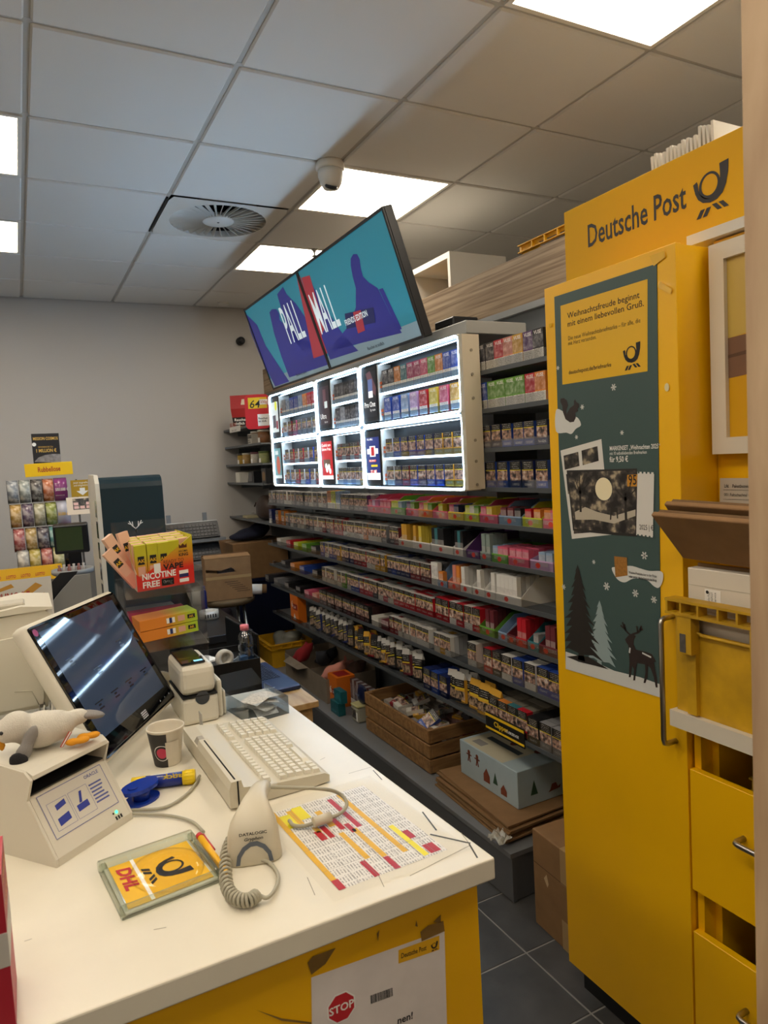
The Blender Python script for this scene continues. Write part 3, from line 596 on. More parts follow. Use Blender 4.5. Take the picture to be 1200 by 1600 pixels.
def packs(k, yl, yr, n, kind, cols_, deep=5, x0=1.606, mark=None, gap=None, lean=0):
    """n packs between yl (left, far) and yr (right, near) on shelf k"""
    w_ = SIZE[kind][0]; y_step = (yl-yr)/n
    for i in range(n):
        c = cols_[i % len(cols_)] if isinstance(cols_, list) else cols_
        y = yl-y_step*(i+.5); nm = {'cig': 'cigarette_pack', 'cigd': 'cigarette_pack', 'big': 'cigarette_pack', 'vape': 'vape_pack', 'tall': 'vape_box', 'box': 'vape_box', 'carton': 'cigarillo_carton'}[kind]
        z = SZ[k]; xx = x0+random.uniform(0, .006)
        o = product(kind, xx, y, z, c, '%s %s, %s product from the left on the %s' % (CN.get(c, 'coloured'), nm.replace('_', ' '), nth(LV[k]), LV[k]), 'box' if 'box' in nm else 'carton' if 'carton' in nm else 'pack', nm, group=nm.replace('_', ' ')+'s on the shelf wall', mark=mark)
        if y_step < w_*1.001: o.scale.x = y_step/w_*.985
        behind(kind, xx, y, z, c, deep, wmax=y_step*.97)
def tray(k, yl, yr, col, boxes, kind='box', rows=3, fill=None, fh=.036, bh=.085, side=None, mark=None):
    """cardboard display tray with vape boxes standing in it"""
    W = yl-yr-.004; z = SZ[k]; yc = (yl+yr)/2; x = 1.606
    t = thing('display_tray', '%s cardboard display tray, %s product from the left on the %s' % (CN.get(col, 'coloured'), nth(LV[k]), LV[k]), 'tray', (x, yc, z), SH, 'display trays on the shelf wall')
    a = MB().box(-W/2, W/2, 0, .002, 0, fh); o = a.build('front_panel', TRP, t); o.color = lin(col)
    D = .2
    for s_ in (-1, 1):
        a = MB(); a.prism([(0.002, 0), (D, 0), (D, bh), (.08, bh), (.002, fh)], s_*W/2-(.0015 if s_ > 0 else 0), s_*W/2+(0 if s_ > 0 else .0015), 'x'); o = a.build('side_panel', side or OBJC, t); o.color = lin(col)
    o = MB().box(-W/2+.002, W/2-.002, .002, D, 0, .0015).build('base', OBJC, t); o.color = lin(col); o = MB().box(-W/2+.002, W/2-.002, D-.002, D, .0015, bh).build('back_panel', OBJC, t); o.color = lin(col)
    rr = MB().disc(0, 0, .013, 0, 10, ry=.010).mesh('price_label', REDTAG)
    p = obj('price_label', rr, t, (random.uniform(-.2, .1)*W, -.0006, fh*.48), UP)
    w_, d, h = SIZE[kind]; n = len(boxes); st = (W-.006)/max(n, int(W/(w_+.001)))
    for i, c in enumerate(boxes):
        if not c: continue
        yy = yc+W/2-.003-st*(i+.5)
        b_ = product(kind, x+.004, yy, z+.0018, c, '%s vape box, %s in the %s tray (product %s) on %s' % (CN.get(c, 'coloured'), words(i+1), CN.get(col, 'coloured'), words(cnt[LV[k]]), LV[k]), 'box', 'vape_box', group='vape boxes in display trays')
        if st < w_: b_.scale.x = st/w_*.98
        behind(kind, x+.004, yy, z+.0018, c, rows, wmax=st*.97)
    return t
NV, BL_, DR, RD_, CR, CH, GR, BRN, GN, LM, GO, PU, BK, PK, OR, WH_, TE, YE, PB, LI, MG, MR, GG, SA = '#1d2a5e', '#2f4fa8', '#8e1f2a', '#c42331', '#d9d4c8', '#3b3b40', '#8f8f92', '#4a2a28', '#6aa33a', '#cfd83a', '#d8a53a', '#5b3a6e', '#1f1f22', '#d8607e', '#e08a3a', '#e7e5df', '#3d7d86', '#e2c94a', '#8fa9c8', '#c9a7d0', '#b0446a', '#6f3038', '#8a9a94', '#d98c78'
# short shelves right of the light box
packs(0, 2.325, 1.879, 8, 'vape', [CH, CH, CH, RD_, SA, GO, PU, BK], mark='VUSE')
packs(1, 2.325, 1.874, 8, 'vape', [BL_, BL_, GN, GN, GN, GN, RD_, OR], mark='VUSE')
packs(2, 2.325, 1.875, 7, 'cig', [NV, NV, NV, BL_, BL_, BL_, NV])
packs(3, 2.325, 1.877, 6, 'big', [BL_, BL_, BL_, NV, NV, BL_])
# top long shelf
packs(4, 4.937, 4.229, 9, 'cig', [GR, CH, GR, GR, WH_, WH_, GR, GR, CH], 3)
packs(4, 4.229, 3.854, 5, 'cig', [GR, CR, GR, CR, GR])
packs(4, 3.844, 3.667, 3, 'vape', [OR, LM, PB], 2)
packs(4, 3.649, 3.305, 6, 'cig', [GR, GR, CH, GR, GR, PU])
tray(4, 3.300, 3.167, PK, [PK, LI]); tray(4, 3.167, 3.043, PK, [PK, PK, PK]); tray(4, 3.044, 2.896, GN, [LM, LM, PB])
tray(4, 2.890, 2.776, PK, [PU, GN]); tray(4, 2.776, 2.653, OR, [PK, YE, GN]); tray(4, 2.648, 2.528, PK, [None, LM]); tray(4, 2.524, 2.407, YE, [PK, NV])
tray(4, 2.403, 2.299, LM, [LM, WH_, GN]); tray(4, 2.295, 2.173, PK, [PK, YE]); tray(4, 2.169, 2.032, PB, [MR, MR, BK]); tray(4, 2.028, 1.919, LM, [RD_, OR]); tray(4, 1.916, 1.841, PK, [OR, PK])
# second long shelf
packs(5, 4.992, 4.848, 1, 'vape', [NV], 2); packs(5, 4.848, 4.603, 2, 'big', [OR, OR], 2)
packs(5, 4.605, 4.015, 8, 'cig', [GR, CR, GR, CR, CR, CH, GR, CR]); packs(5, 4.005, 3.652, 6, 'cig', [CR, DR, CH, DR, RD_, RD_])
packs(5, 3.634, 3.113, 10, 'cig', [WH_, CR, WH_, CR, WH_, OR, WH_, WH_, CR, GR], 6); packs(5, 3.079, 2.980, 2, 'cig', [CH, MR], 4)
tray(5, 2.981, 2.844, CR, [None, GO, GO], 'tall', 4, bh=.075); tray(5, 2.844, 2.684, WH_, [GO, None, YE], 'tall', 3, bh=.075)
tray(5, 2.678, 2.497, WH_, [BK, TE, BK, BK], 'tall', 4, bh=.08); tray(5, 2.492, 2.421, WH_, [BK, TE, BK], 'tall', 4, bh=.08)
tray(5, 2.402, 2.303, PU, [None, None], 'box', 0, bh=.1); tray(5, 2.302, 2.230, GG, [GG, GG], 'tall', 3, bh=.07)
tray(5, 2.225, 2.121, GN, [PB, PK, PK], 'box', 4, bh=.06); tray(5, 2.121, 1.998, PK, [PK, PK, PK], 'box', 4, bh=.06); tray(5, 1.994, 1.869, LI, [None, PB, PB], 'box', 4, bh=.06)
# third long shelf
for a, b, c in ((4.911, 4.648, CR), (4.648, 4.495, RD_), (4.495, 4.350, LM), (4.350, 4.213, GN), (4.213, 4.009, CH)): packs(6, a, b, 1, 'carton', [c], 1)
packs(6, 3.998, 3.629, 6, 'cig', [BL_, WH_, BL_, BL_, GO, NV]); packs(6, 3.629, 3.144, 9, 'cig', [NV, NV, DR, DR, RD_, WH_, CR, GO, GO])
packs(6, 3.122, 2.697, 9, 'cig', [NV, BL_, NV, NV, NV, DR, DR, MR, MR], 7); packs(6, 2.691, 2.632, 1, 'vape', [WH_], 0)
tray(6, 2.637, 2.554, PB, [OR, None], 'box', 0, bh=.1, fh=.03); tray(6, 2.553, 2.455, SA, [None, SA, OR], 'tall', 3, bh=.08)
tray(6, 2.455, 2.371, WH_, [WH_, None], 'tall', 3); tray(6, 2.366, 2.282, WH_, [None, WH_, None], 'tall', 3, bh=.1); tray(6, 2.277, 2.210, WH_, [None, WH_], 'tall', 3, bh=.1)
tray(6, 2.210, 2.050, WH_, [WH_, WH_, WH_, WH_, WH_], 'tall', 4, bh=.1)
# fourth long shelf
for a, b, c in ((4.814, 4.588, CH), (4.588, 4.476, OR), (4.476, 4.218, BL_), (4.218, 4.014, BK)): packs(7, a, b, 1, 'carton', [c], 1)
packs(7, 4.003, 3.798, 3, 'cig', [CR, CR, CR]); packs(7, 3.769, 3.573, 3, 'cig', [CR, GN, CR]); packs(7, 3.573, 3.249, 6, 'cig', [BL_, BL_, RD_, RD_, RD_, BK])
packs(7, 3.241, 3.013, 4, 'cig', [CR, RD_, CR, RD_]); packs(7, 3.013, 2.689, 6, 'cig', [RD_]*6, 6); packs(7, 2.673, 2.329, 6, 'big', [RD_, RD_, WH_, RD_, WH_, RD_], 4)
tray(7, 2.329, 2.226, GN, [None, MR, MR], 'tall', 3, bh=.09); tray(7, 2.205, 2.149, PB, [None, None], 'box', 0, bh=.09); tray(7, 2.149, 2.094, MR, [None, None], 'box', 0, bh=.08)
tray(7, 2.094, 2.031, RD_, [RD_, RD_], 'tall', 5, bh=.06); tray(7, 2.027, 1.963, TE, [None, GR], 'box', 2, bh=.09); tray(7, 1.962, 1.845, MR, [None, MR, MR], 'tall', 3, bh=.08)
# fifth long shelf
for a, b, c in ((5.212, 5.015, CH), (5.013, 4.786, GR), (4.786, 4.549, BK), (4.549, 4.354, BK), (4.354, 4.204, PK), (4.204, 4.074, SA)): packs(8, a, b, 1, 'carton', [c], 1)
packs(8, 4.065, 3.361, 12, 'cigd', [BRN, MR, BRN], 5); packs(8, 3.353, 3.127, 2, 'carton', [CR, MR], 0); packs(8, 3.127, 2.993, 3, 'cig', [DR, DR, CR])
packs(8, 2.980, 2.739, 4, 'cig', [CR, WH_, WH_, WH_], 4); packs(8, 2.694, 2.557, 3, 'cig', [CR, GO, WH_], 3); packs(8, 2.438, 2.355, 1, 'big', [CR], 3)
packs(8, 2.314, 2.200, 2, 'big', [RD_, CH], 4); packs(8, 2.196, 1.852, 5, 'big', [WH_, BL_, WH_, BL_, BL_], 5)
# lowest long shelf: pouches
def pouches(yl, yr, n, kind, cols_, tilt, lean=-.12):
    for i in range(n):
        y = yl-(yl-yr)*(i+.5)/n; c = cols_[i % len(cols_)]
        product(kind, 1.616+random.uniform(0, .016), y, SZ[9]+.003+.04*abs(math.sin(tilt-.06)), c, '%s tobacco pouch, %s product from the left on the lowest long shelf' % (CN[c], nth(LV[9])), 'pouch', 'tobacco_pouch', tilt=tilt+random.uniform(-.06, .06), lean=lean+random.uniform(-.1, .02), group='tobacco pouches on the lowest shelf')
        if i % 2: product(kind, 1.655+random.uniform(0, .02), y, SZ[9]+.003+.04*abs(math.sin(tilt-.06)), c, '%s tobacco pouch in the back row, behind the %s product of the lowest shelf' % (CN[c], words(cnt[LV[9]])), 'pouch', 'tobacco_pouch', tilt=tilt+random.uniform(-.06, .06), lean=lean, group='tobacco pouches on the lowest shelf')
pouches(4.292, 3.667, 13, 'pouch', [BK, CH, BK, NV], -.30); pouches(3.667, 3.331, 8, 'gpouch', [BK, GO, DR, BK], -.2); pouches(3.330, 2.858, 9, 'pouch', [BK, GO, MR, BK], -.22)
packs(9, 2.818, 2.607, 3, 'big', [NV, BL_, NV], 3); pouches(2.596, 2.471, 4, 'pouch', [BRN, BK, GO, BK], -.12); pouches(2.466, 2.249, 3, 'gpouch', [GO, GO, GO], 0)
packs(9, 2.051, 1.844, 3, 'big', [BK, GR, GR], 4)
# boxed lighters with a printed yellow and black tray
ck = thing('lighter_tray', 'black and yellow display tray of lighters on the lowest long shelf', 'tray', (1.5995, (2.298+2.055)/2, SZ[9]-.03), SH)
W = 2.298-2.055
a = MB().box(-W/2, W/2, -.004, 0, 0, .075); a.build('front_panel', BK and mat('tray_black', '#151515', .45), ck); MB().box(-W/2, W/2, -.0055, -.004, .008, .016).build('yellow_band', mat('print_bright_yellow', '#e8bf1f', .5), ck); MB().box(-W/2, W/2, -.0055, -.004, .06, .07).build('yellow_band', mat('print_bright_yellow'), ck)
text('Clipper', .03, mat('print_bright_yellow'), ck, (-.02, -.0058, .03), UP, 'CENTER', .02); text('FEUERZEUGE', .014, WHITEINK, ck, (.05, -.0058, .03), UP, 'CENTER', .02)
MB().box(-W/2, W/2, .006, .24, .0325, .036).build('base', mat('tray_black'), ck)
for i, c in enumerate((BK, OR, TE, RD_)):
    product('big', 1.612, 2.298-W*(i+.5)/4, SZ[9]+.0065, c, '%s lighter box, %s from the left in the black and yellow tray' % (CN[c], words(i+1)), 'box', 'lighter_box', group='lighter boxes in the tray').scale.x = W/4/.062*.97
    behind('big', 1.612, 2.298-W*(i+.5)/4, SZ[9]+.0065, '#8a8578', 5, wmax=W/4*.97)
# packs inside the light box
LBN = {(0, 0): 'top left', (1, 0): 'top middle', (2, 0): 'top right', (0, 1): 'bottom left', (1, 1): 'bottom middle', (2, 1): 'bottom right'}
LBP = {(0, 0): [('vape', [GR, PB, BL_, BL_, PB, OR, RD_, RD_]), ('cig', [WH_, DR, PK, GR, GR, GR, WH_])], (1, 0): [('vape', [CH, CH, BK, CH, CH]), ('vape', [CH, GR, BK, BK, CH])],
       (2, 0): [('vape', [CH, CH, OR, TE, MG, MG, PK, GN, OR, BL_, BL_]), ('vape', [BL_, BL_, PB, LI, RD_, YE, PK, GO])], (0, 1): [('cig', [WH_, RD_, WH_, RD_, WH_, BL_, GO]), ('cig', [PB, WH_, RD_, WH_, BL_, WH_, RD_])],
       (1, 1): [('cig', [RD_, WH_, DR, WH_, RD_, WH_]), ('cig', [WH_, PB, WH_, PB, WH_, GO])], (2, 1): [('cig', [WH_, BL_, NV, BL_, BL_, NV, GO, GO, GO]), ('cig', [WH_, NV, DR, BL_, NV, BL_, BL_, GO, GO])]}
for ci, ri, ya, yb, z0, z1, yp in cells:
    zm = (z0+z1)/2-.004
    for li, (kind, cl) in enumerate(LBP[(ci, ri)]):
        z = (zm if li == 0 else z0+.0125)+.0006; L, R = yp-.03, yb+.022; n = len(cl)
        for i, c in enumerate(cl):
            y = L-(L-R)*(i+.5)/n; nm = 'vape_pack' if kind == 'vape' else 'cigarette_pack'
            o = product(kind, 1.536, y, z, c, '%s %s, %s on the %s row, %s light box compartment' % (CN[c], nm.replace('_', ' '), words(i+1), ('upper', 'lower')[li], LBN[(ci, ri)]), 'pack', nm, group=nm.replace('_', ' ')+'s in the light box', mark='VUSE' if kind == 'vape' and ci == 2 else None)
            st = (L-R)/n
            o.scale.x = min(1.15, st/.055*.95)
            if i % 3 == 0 and i: MB().box(-.0004-st/2*0, .0004, 0, .03, 0, .03).build('pusher', clear('clear_lit'), o, (-.0285, -.001, 0))
        t = thing('price_ticket', 'pair of orange price tickets, %s row of the %s light box compartment' % (('upper', 'lower')[li], LBN[(ci, ri)]), 'price tag', (1.534, yp-.02, z+.02), SH, 'price tickets in the light box')
        for q in (0, .02): MB().box(-.012, .012, 0, .0006, q, q+.013).build('ticket', mat('ticket_orange', '#d86a3a', .5), t)

# ---------------------------------------------------------------- counter
DT = .97
TOPM = mat('counter_laminate', '#e4ddca', .35, var=(7, .05)); WP = mat('printer_beige', '#d6d0bf', .45); WPD = mat('printer_beige_dark', '#bdb7a6', .5)
ct = thing('counter', 'white topped service counter with yellow front panel', 'counter', (0, 0, 0))
PL = [(.659, .941), (.624, 2.054), (.485, 2.056), (.485, 2.34), (-1.3, 2.34), (-1.3, .945)]
tp = MB().prism(PL, DT-.038, DT, 'z'); o = tp.build('worktop', TOPM, ct); bv = o.modifiers.new('b', 'BEVEL'); bv.width = .003; bv.segments = 2
FX = (0.634,0.962,0.853)[0]
MB().box(-1.25, FX, .962, .982, .0, DT-.039).build('front_panel', YEL, ct); MB().box(FX-.02, FX, .983, 2.02, 0, DT-.039).build('side_panel', mat('counter_grey', '#55534f', .5), ct)
MB().box(-1.25, FX-.021, 2.0, 2.02, 0, DT-.039).build('back_panel', mat('counter_grey'), ct)
# scratches and dirty tape edges on the worktop
sm = mat('smudge', '#8f8875', .7); scm = mat('scratch_dark', '#4a4a44', .7); sc = MB(); sk = MB()
def strip(mb, p, q, w_, z):
    p = Vector(p); q = Vector(q); n = Vector((-(q-p).y, (q-p).x)).normalized()*w_/2; mb.poly([p+n, p-n, q-n, q+n], z)
for a, b, w_ in (((0.6348,1.1397), (0.6219,1.0676), .003), ((0.6053,1.0628), (0.6492,0.9990), .004), ((0.6462,0.9985), (0.6334,0.9552), .003), ((0.6372,1.3559), (0.6323,1.3036), .002)): strip(sk, a, b, w_, DT+.0004)
for a, b in (((0.3675,1.0606), (0.3603,1.0088)), ((0.6457,0.9940), (0.5116,0.9726)), ((0.6551,1.0380), (0.6457,0.9940)), ((0.5859,1.3720), (0.6409,1.3727)), ((0.5596,1.4730), (0.5749,1.4792)), ((0.4989,1.1404), (0.4627,0.9692)), ((-0.0482,1.1382), (-0.0381,1.1384)), ((0.1232,1.0610), (0.1409,1.0566))): strip(sc, a, b, .0012, DT+.0003)
sc.build('smudge', sm, ct)['kind'] = 'stuff'; sk.build('scratch', scm, ct)['kind'] = 'stuff'
# notice on the yellow front
nt_ = thing('paper_notice', 'white taped notice with a red STOP sign on the yellow counter front', 'notice', (0, 0, 0)); frame(nt_, (0, .9612, 0), (1, 0, 0), (0, 0, 1))
q = [(0.3289,0.8772), (0.5653,0.8651), (0.5596,0.6545), (0.3179,0.6673)]
MB().poly(q, .0).build('sheet', mat('notice_paper', '#e6dfdb', .6, var=(20, .06)), nt_)
DPY = mat('print_post_yellow', '#e8b21a', .5)
a, b = (0.4778,0.8632), (0.5549,0.8590); c, d = (0.5535,0.8349), (0.4764,0.8409)
MB().poly([a, b, c, d], .0004).build('yellow_label', DPY, nt_)
an = math.atan2(c[1]-d[1], c[0]-d[0])
text('Deutsche Post', .012, INK, nt_, (d[0]+.005, d[1]+.007, .0008), (0, 0, an), fit=.047, bold=.01); horn(nt_, c[0]-.0095, c[1]+.011, .013, INK, .0008, an)
o_ = (0.3742,0.8106); R = .0255
MB().poly([(o_[0]+R*math.cos(math.pi/8+k*math.pi/4), o_[1]+R*math.sin(math.pi/8+k*math.pi/4)) for k in range(8)], .0004).build('stop_octagon', WHITEINK, nt_)
MB().poly([(o_[0]+R*.9*math.cos(math.pi/8+k*math.pi/4), o_[1]+R*.9*math.sin(math.pi/8+k*math.pi/4)) for k in range(8)], .0007).build('stop_octagon', RED, nt_)
text('STOP', .0175, WHITEINK, nt_, (o_[0], o_[1]-.006, .001), (0, 0, 0), 'CENTER', .02)
bc = MB(); x = 0; p0 = (0.4240,0.7946); 
while x < .038: w_ = random.choice((.0005, .001, .0015)); bc.poly([(p0[0]+x, p0[1]+x*an), (p0[0]+x+w_, p0[1]+x*an), (p0[0]+x+w_, p0[1]+x*an+.014), (p0[0]+x, p0[1]+x*an+.014)], .0004); x += w_+random.choice((.0005, .001))
bc.build('bar_code', INK, nt_); text('nen!', .017, INK, nt_, (*(0.4679,0.7408), .0005), (0, 0, an), bold=.02)
TAPE = mat('brown_tape', '#8a6a33', .4, var=(40, .2))
for P in (((0.3245,0.9034), (0.3332,0.9101), (0.3709,0.9088), (0.3527,0.8901), (0.3292,0.8822)), ((0.4412,0.9051), (0.4460,0.9096), (0.4426,0.8918)), ((0.5104,0.8922), (0.5133,0.9009), (0.5150,0.8894)), ((0.5192,0.8790), (0.5342,0.8845), (0.5637,0.8814), (0.5652,0.8629), (0.5207,0.8620)), ((0.5441,0.8863), (0.5595,0.8941), (0.5586,0.8799)), ((0.2422,0.8634), (0.2793,0.8343), (0.3243,0.8085), (0.3240,0.8055), (0.2790,0.8304))): MB().poly(list(P), .0009).build('tape_scrap', TAPE, nt_)
# ---------------------------------------------------------------- price sheet under film
sh = thing('price_list', 'printed price table with yellow and red bars taped to the counter', 'price list', (0, 0, DT))
S = [(0.3977,0.9987), (0.6045,1.0039), (0.5875,1.3033)]; S.append((S[0][0]+S[2][0]-S[1][0], S[0][1]+S[2][1]-S[1][1]))
m_, nt, b = nodes_start('price_table_print'); b.inputs['Roughness'].default_value = .35
tc = nt.nodes.new('ShaderNodeTexCoord'); sp_ = nt.nodes.new('ShaderNodeSeparateXYZ'); nt.links.new(tc.outputs['Object'], sp_.inputs[0])
nn = nt.nodes.new('ShaderNodeTexNoise'); nn.inputs['Scale'].default_value = 260; nt.links.new(tc.outputs['Object'], nn.inputs['Vector'])
ln = mth(nt, 'LESS_THAN', mth(nt, 'FRACT', mth(nt, 'DIVIDE', sp_.outputs[0], .0052)), .42); cl = mth(nt, 'GREATER_THAN', mth(nt, 'FRACT', mth(nt, 'DIVIDE', sp_.outputs[1], .024)), .2)
nt.links.new(mixc(nt, mth(nt, 'MULTIPLY', mth(nt, 'MULTIPLY', ln, cl), mth(nt, 'GREATER_THAN', nn.outputs['Fac'], .46)), lin('#e9e5de'), lin('#98948f')), b.inputs['Base Color'])
MB().poly(S, .0004).build('sheet', m_, sh)
ex = Vector(S[1])-Vector(S[0]); ey = Vector(S[3])-Vector(S[0])
def on(u, v): p = Vector(S[0])+ex*u+ey*v; return (p.x, p.y)
def bars(name, m, L, z):
    mb = MB()
    for u0, u1, v0, v1 in L: mb.poly([on(u0, v0), on(u1, v0), on(u1, v1), on(u0, v1)], z)
    mb.build(name, m, sh)
bars('yellow_bar', mat('print_amber', '#e3b21c', .45), [(.0, .05, .1, 1), (.37, .42, .18, .52), (.5, .55, .145, .52), (.68, .73, .12, .98), (.36, .42, .62, .85), (.14, .2, .72, .96), (.22, .27, .6, .68)], .0007)
bars('highlight_bar', mat('print_highlighter', '#efe21c', .45), [(.05, .15, .74, .92), (.2, .3, .8, .98), (.79, .84, .02, .42)], .0008)
bars('red_bar', mat('print_crimson', '#b8202c', .45), [(.0, .06, .0, .1), (.2, .26, .5, .62), (.28, .33, .5, .66), (.31, .36, .0, .175), (.5, .55, -.0, .14), (.42, .47, .55, .8), (.48, .53, .48, .6), (.86, .96, .02, .12), (.84, .9, .22, .32), (.56, .61, .52, .95)], .0007)
gl = MB()
for u in (.18, .34, .48, .62, .78, .9): strip(gl, on(u, 0), on(u, 1), .0006, .0009)
for v in (.2, .45, .7): strip(gl, on(0, v), on(1, v), .0006, .0009)
gl.build('table_rule', mat('rule_grey', '#8d8a86', .6), sh)
FILM = clear('film', '#ffffff', .0, .35)
e = .05; MB().poly([on(-e*2, -e*1.6), on(1+e*3.2, -e*1.6), on(1+e*3.2, 1+e*2), on(-e*2, 1+e*2)], .0016).build('clear_film', FILM, sh)
# ---------------------------------------------------------------- keyboard
kb = thing('pos_keyboard', 'beige point-of-sale keyboard with card slot on the counter', 'keyboard', ((0.534,1.351,0.970)[0], (0.534,1.351,0.970)[1]+.004, DT), math.pi/2+.02)
KB = mat('keyboard_beige', '#cdc6b2', .5); KC = mat('keycap_beige', '#dcd6c4', .5); KL = 0.405; KW = .215
pr = [(0, .004), (0, .018), (.01, .024), (.14, .033), (.185, .042), (KW, .042), (KW, .006), (.18, .002), (.03, .002)]
MB().prism(pr, 0, KL, 'x', 0).build('case', KB, kb)
MB().prism([(.186, .042), (.19, .058), (.21, .058), (KW, .042)], .0, .26, 'x').build('card_reader', KB, kb)
MB().box(.01, .25, .1985, .2015, .0578, .0586).build('card_slot', mat('black_gap', '#050505', .9), kb); MB().box(-.0008, .0, .196, .199, .006, .058).build('card_slot', mat('black_gap'), kb)
MB().prism([(.187, .0425), (.193, .052), (.205, .052), (.212, .0425)], .262, .30, 'x').build('hood', mat('hood_grey', '#a49d90', .5), kb)
for x in (.03, KL-.03): MB().cyl((x, .16, 0), (x, .16, .004), .012, n=12).build('foot', DARK, kb)
kc = MB(); kc.add([(-.0082, -.0082, 0), (.0082, -.0082, 0), (.0082, .0082, 0), (-.0082, .0082, 0), (-.006, -.0055, .008), (.006, -.0055, .008), (.006, .007, .008), (-.006, .007, .008)], [(4, 5, 6, 7), (0, 1, 5, 4), (1, 2, 6, 5), (2, 3, 7, 6), (3, 0, 4, 7)])
kcm = kc.mesh('key', KC)
def key(x, y, sx=1, sy=1):
    z = .024+(y-.01)*(.009/.13) if y < .14 else .033+(y-.14)*.2
    k_ = obj('key', kcm, kb, (x, y, z+.0002), (.07, 0, 0)); k_.scale = (sx, sy, 1)
for r in range(5):
    n = 14; x0 = .018+.004*((0, .4, .8, 1.2, 0)[r])
    for i in range(n):
        if r == 0 and 3 <= i <= 8:
            if i == 3: key(x0+.0175*5.5, .024, 5.9)
            continue
        key(x0+.0175*i, .024+.0185*r, 1, 1)
for i in range(13): key(.022+.0185*i, .132)
for r in range(6):
    for i in range(6): key(.285+.0185*i, .024+.0185*r+(.012 if r == 5 else 0))
# ---------------------------------------------------------------- hand scanner
scx = (0.311,1.154,0.970)
sn = thing('barcode_scanner', 'beige hand-held barcode scanner standing on its nose by the price list', 'scanner', (scx[0], scx[1]+.012, DT), math.radians(-16)); sn.scale = (1.06, 1, .84)
SB = mat('scanner_beige', '#cfc6af', .42)
def loft(secs, n=20, p=3.0):
    mb = MB(); vs = []
    for (cx, cy, cz), rx, ry, ang in secs:
        for k in range(n):
            t = 2*math.pi*k/n; c, s = math.cos(t), math.sin(t)
            ux = rx*math.copysign(abs(c)**(2/p), c); uy = ry*math.copysign(abs(s)**(2/p), s)
            vs.append((cx+ux, cy+uy*math.cos(ang), cz+uy*math.sin(ang)))
    N = len(secs)
    fs = [(i*n+k, i*n+(k+1) % n, (i+1)*n+(k+1) % n, (i+1)*n+k) for i in range(N-1) for k in range(n)]+[list(range(n))[::-1], list(range((N-1)*n, N*n))]
    mb.add(vs, fs, 0, True); return mb
bd = loft([((0, 0, 0), .043, .026, 0), ((0, 0, .004), .045, .028, 0), ((0, .003, .03), .043, .029, 0), ((0, .006, .056), .041, .029, -.05), ((.001, .012, .074), .037, .027, -.25), ((.003, .026, .088), .029, .022, -.7), ((.006, .045, .096), .021, .016, -1.3), ((.010, .062, .097), .017, .014, -1.7), ((.015, .09, .092), .016, .015, -1.9), ((.02, .122, .08), .015, .015, -2.0)])
bd.build('body', SB, sn)
arch = MB(); A1 = [(-.030+.0, .0), (-.027, .02), (-.018, .036), (-.006, .045), (.006, .045), (.018, .036), (.027, .02), (.030, .0)]; A2 = [(x*.78, y*.78-.0) for x, y in A1]
for k in range(7): arch.add([(A1[k][0], -.0300+.00*k, A1[k][1]+.006), (A1[k+1][0], -.0300, A1[k+1][1]+.006), (A2[k+1][0], -.0300, A2[k+1][1]+.006), (A2[k][0], -.0300, A2[k][1]+.006)], [(0, 1, 2, 3)])
arch.build('grip_arch', mat('arch_grey', '#5c6470', .4), sn, (0, .0025, -.002), (-.05, 0, 0))
text('DATALOGIC', .0078, INK, sn, (0, -.0232, .0635), (math.pi/2-.14, 0, 0), 'CENTER', .03); text('Gryphon', .0085, INK, sn, (0, -.0242, .053), (math.pi/2-.14, 0, 0), 'CENTER', .02, shear=.25)
MB().tube([(.02, .122, .08), (.03, .134, .074), (.045, .14, .07)], .006, 8).build('cable_collar', SB, sn)
def catmull(P, n=10):
    P = [Vector(p) for p in P]; P = [P[0]*2-P[1]]+P+[P[-1]*2-P[-2]]; out = []
    for i in range(1, len(P)-2):
        for k in range(n):
            t = k/n; a, b, c, d = P[i-1:i+3]
            out.append(.5*((2*b)+(c-a)*t+(2*a-5*b+4*c-d)*t*t+(3*b-a-3*c+d)*t**3))
    return out+[P[-2]]
COILC = mat('cord_grey', '#a9a490', .55)
cw = sn.location+Vector((.055, .13, .06))
cb_ = thing('scanner_cable', 'grey scanner cable with a beige ferrite bead looping over the price list', 'cable', (0, 0, 0))
P = [cw, Vector((0.458,1.226,1.030)), Vector((0.507,1.242,1.000)), Vector((0.514,1.223,0.985)), Vector((0.489,1.204,0.980)), Vector((0.457,1.203,0.980)), Vector((0.422,1.205,0.977)), Vector((0.404,1.219,0.976)), Vector((0.402,1.242,0.976))]
MB().tube(catmull(P, 8), .0036, 8).build('cord', COILC, cb_)
a, b = Vector((0.434,1.197,0.983)), Vector((0.469,1.199,0.983)); MB().cyl(a, b, .0095, n=12).build('ferrite_bead', SB, cb_)
cc_ = thing('coiled_cord', 'coiled grey cord curling in front of the barcode scanner', 'cable', (0, 0, 0))
P = catmull([(0.310,1.239,0.985), (0.286,1.221,0.984), (0.265,1.178,0.984), (0.250,1.128,0.984), (0.241,1.080,0.984), (0.246,1.046,0.984), (0.261,1.033,0.984), (0.277,1.040,0.983)], 40)
hx = []; N = len(P)
for i, p in enumerate(P):
    t = (P[min(i+1, N-1)]-P[max(i-1, 0)]).normalized(); s_ = Vector((0, 0, 1)).cross(t).normalized(); a = i*2*math.pi/10.0
    hx.append(p+s_*math.cos(a)*.0088+Vector((0, 0, 1))*math.sin(a)*.0088)
MB().tube(hx, .0026, 6).build('coil', COILC, cc_)
MB().tube(catmull([P[-1], Vector((0.290,1.029,0.980)), Vector((0.313,1.055,0.976)), Vector((0.326,1.088,0.976)), Vector((0.324,1.129,0.976)), Vector((0.307,1.145,0.978))], 8), .0032, 8).build('straight_cord', COILC, cc_)
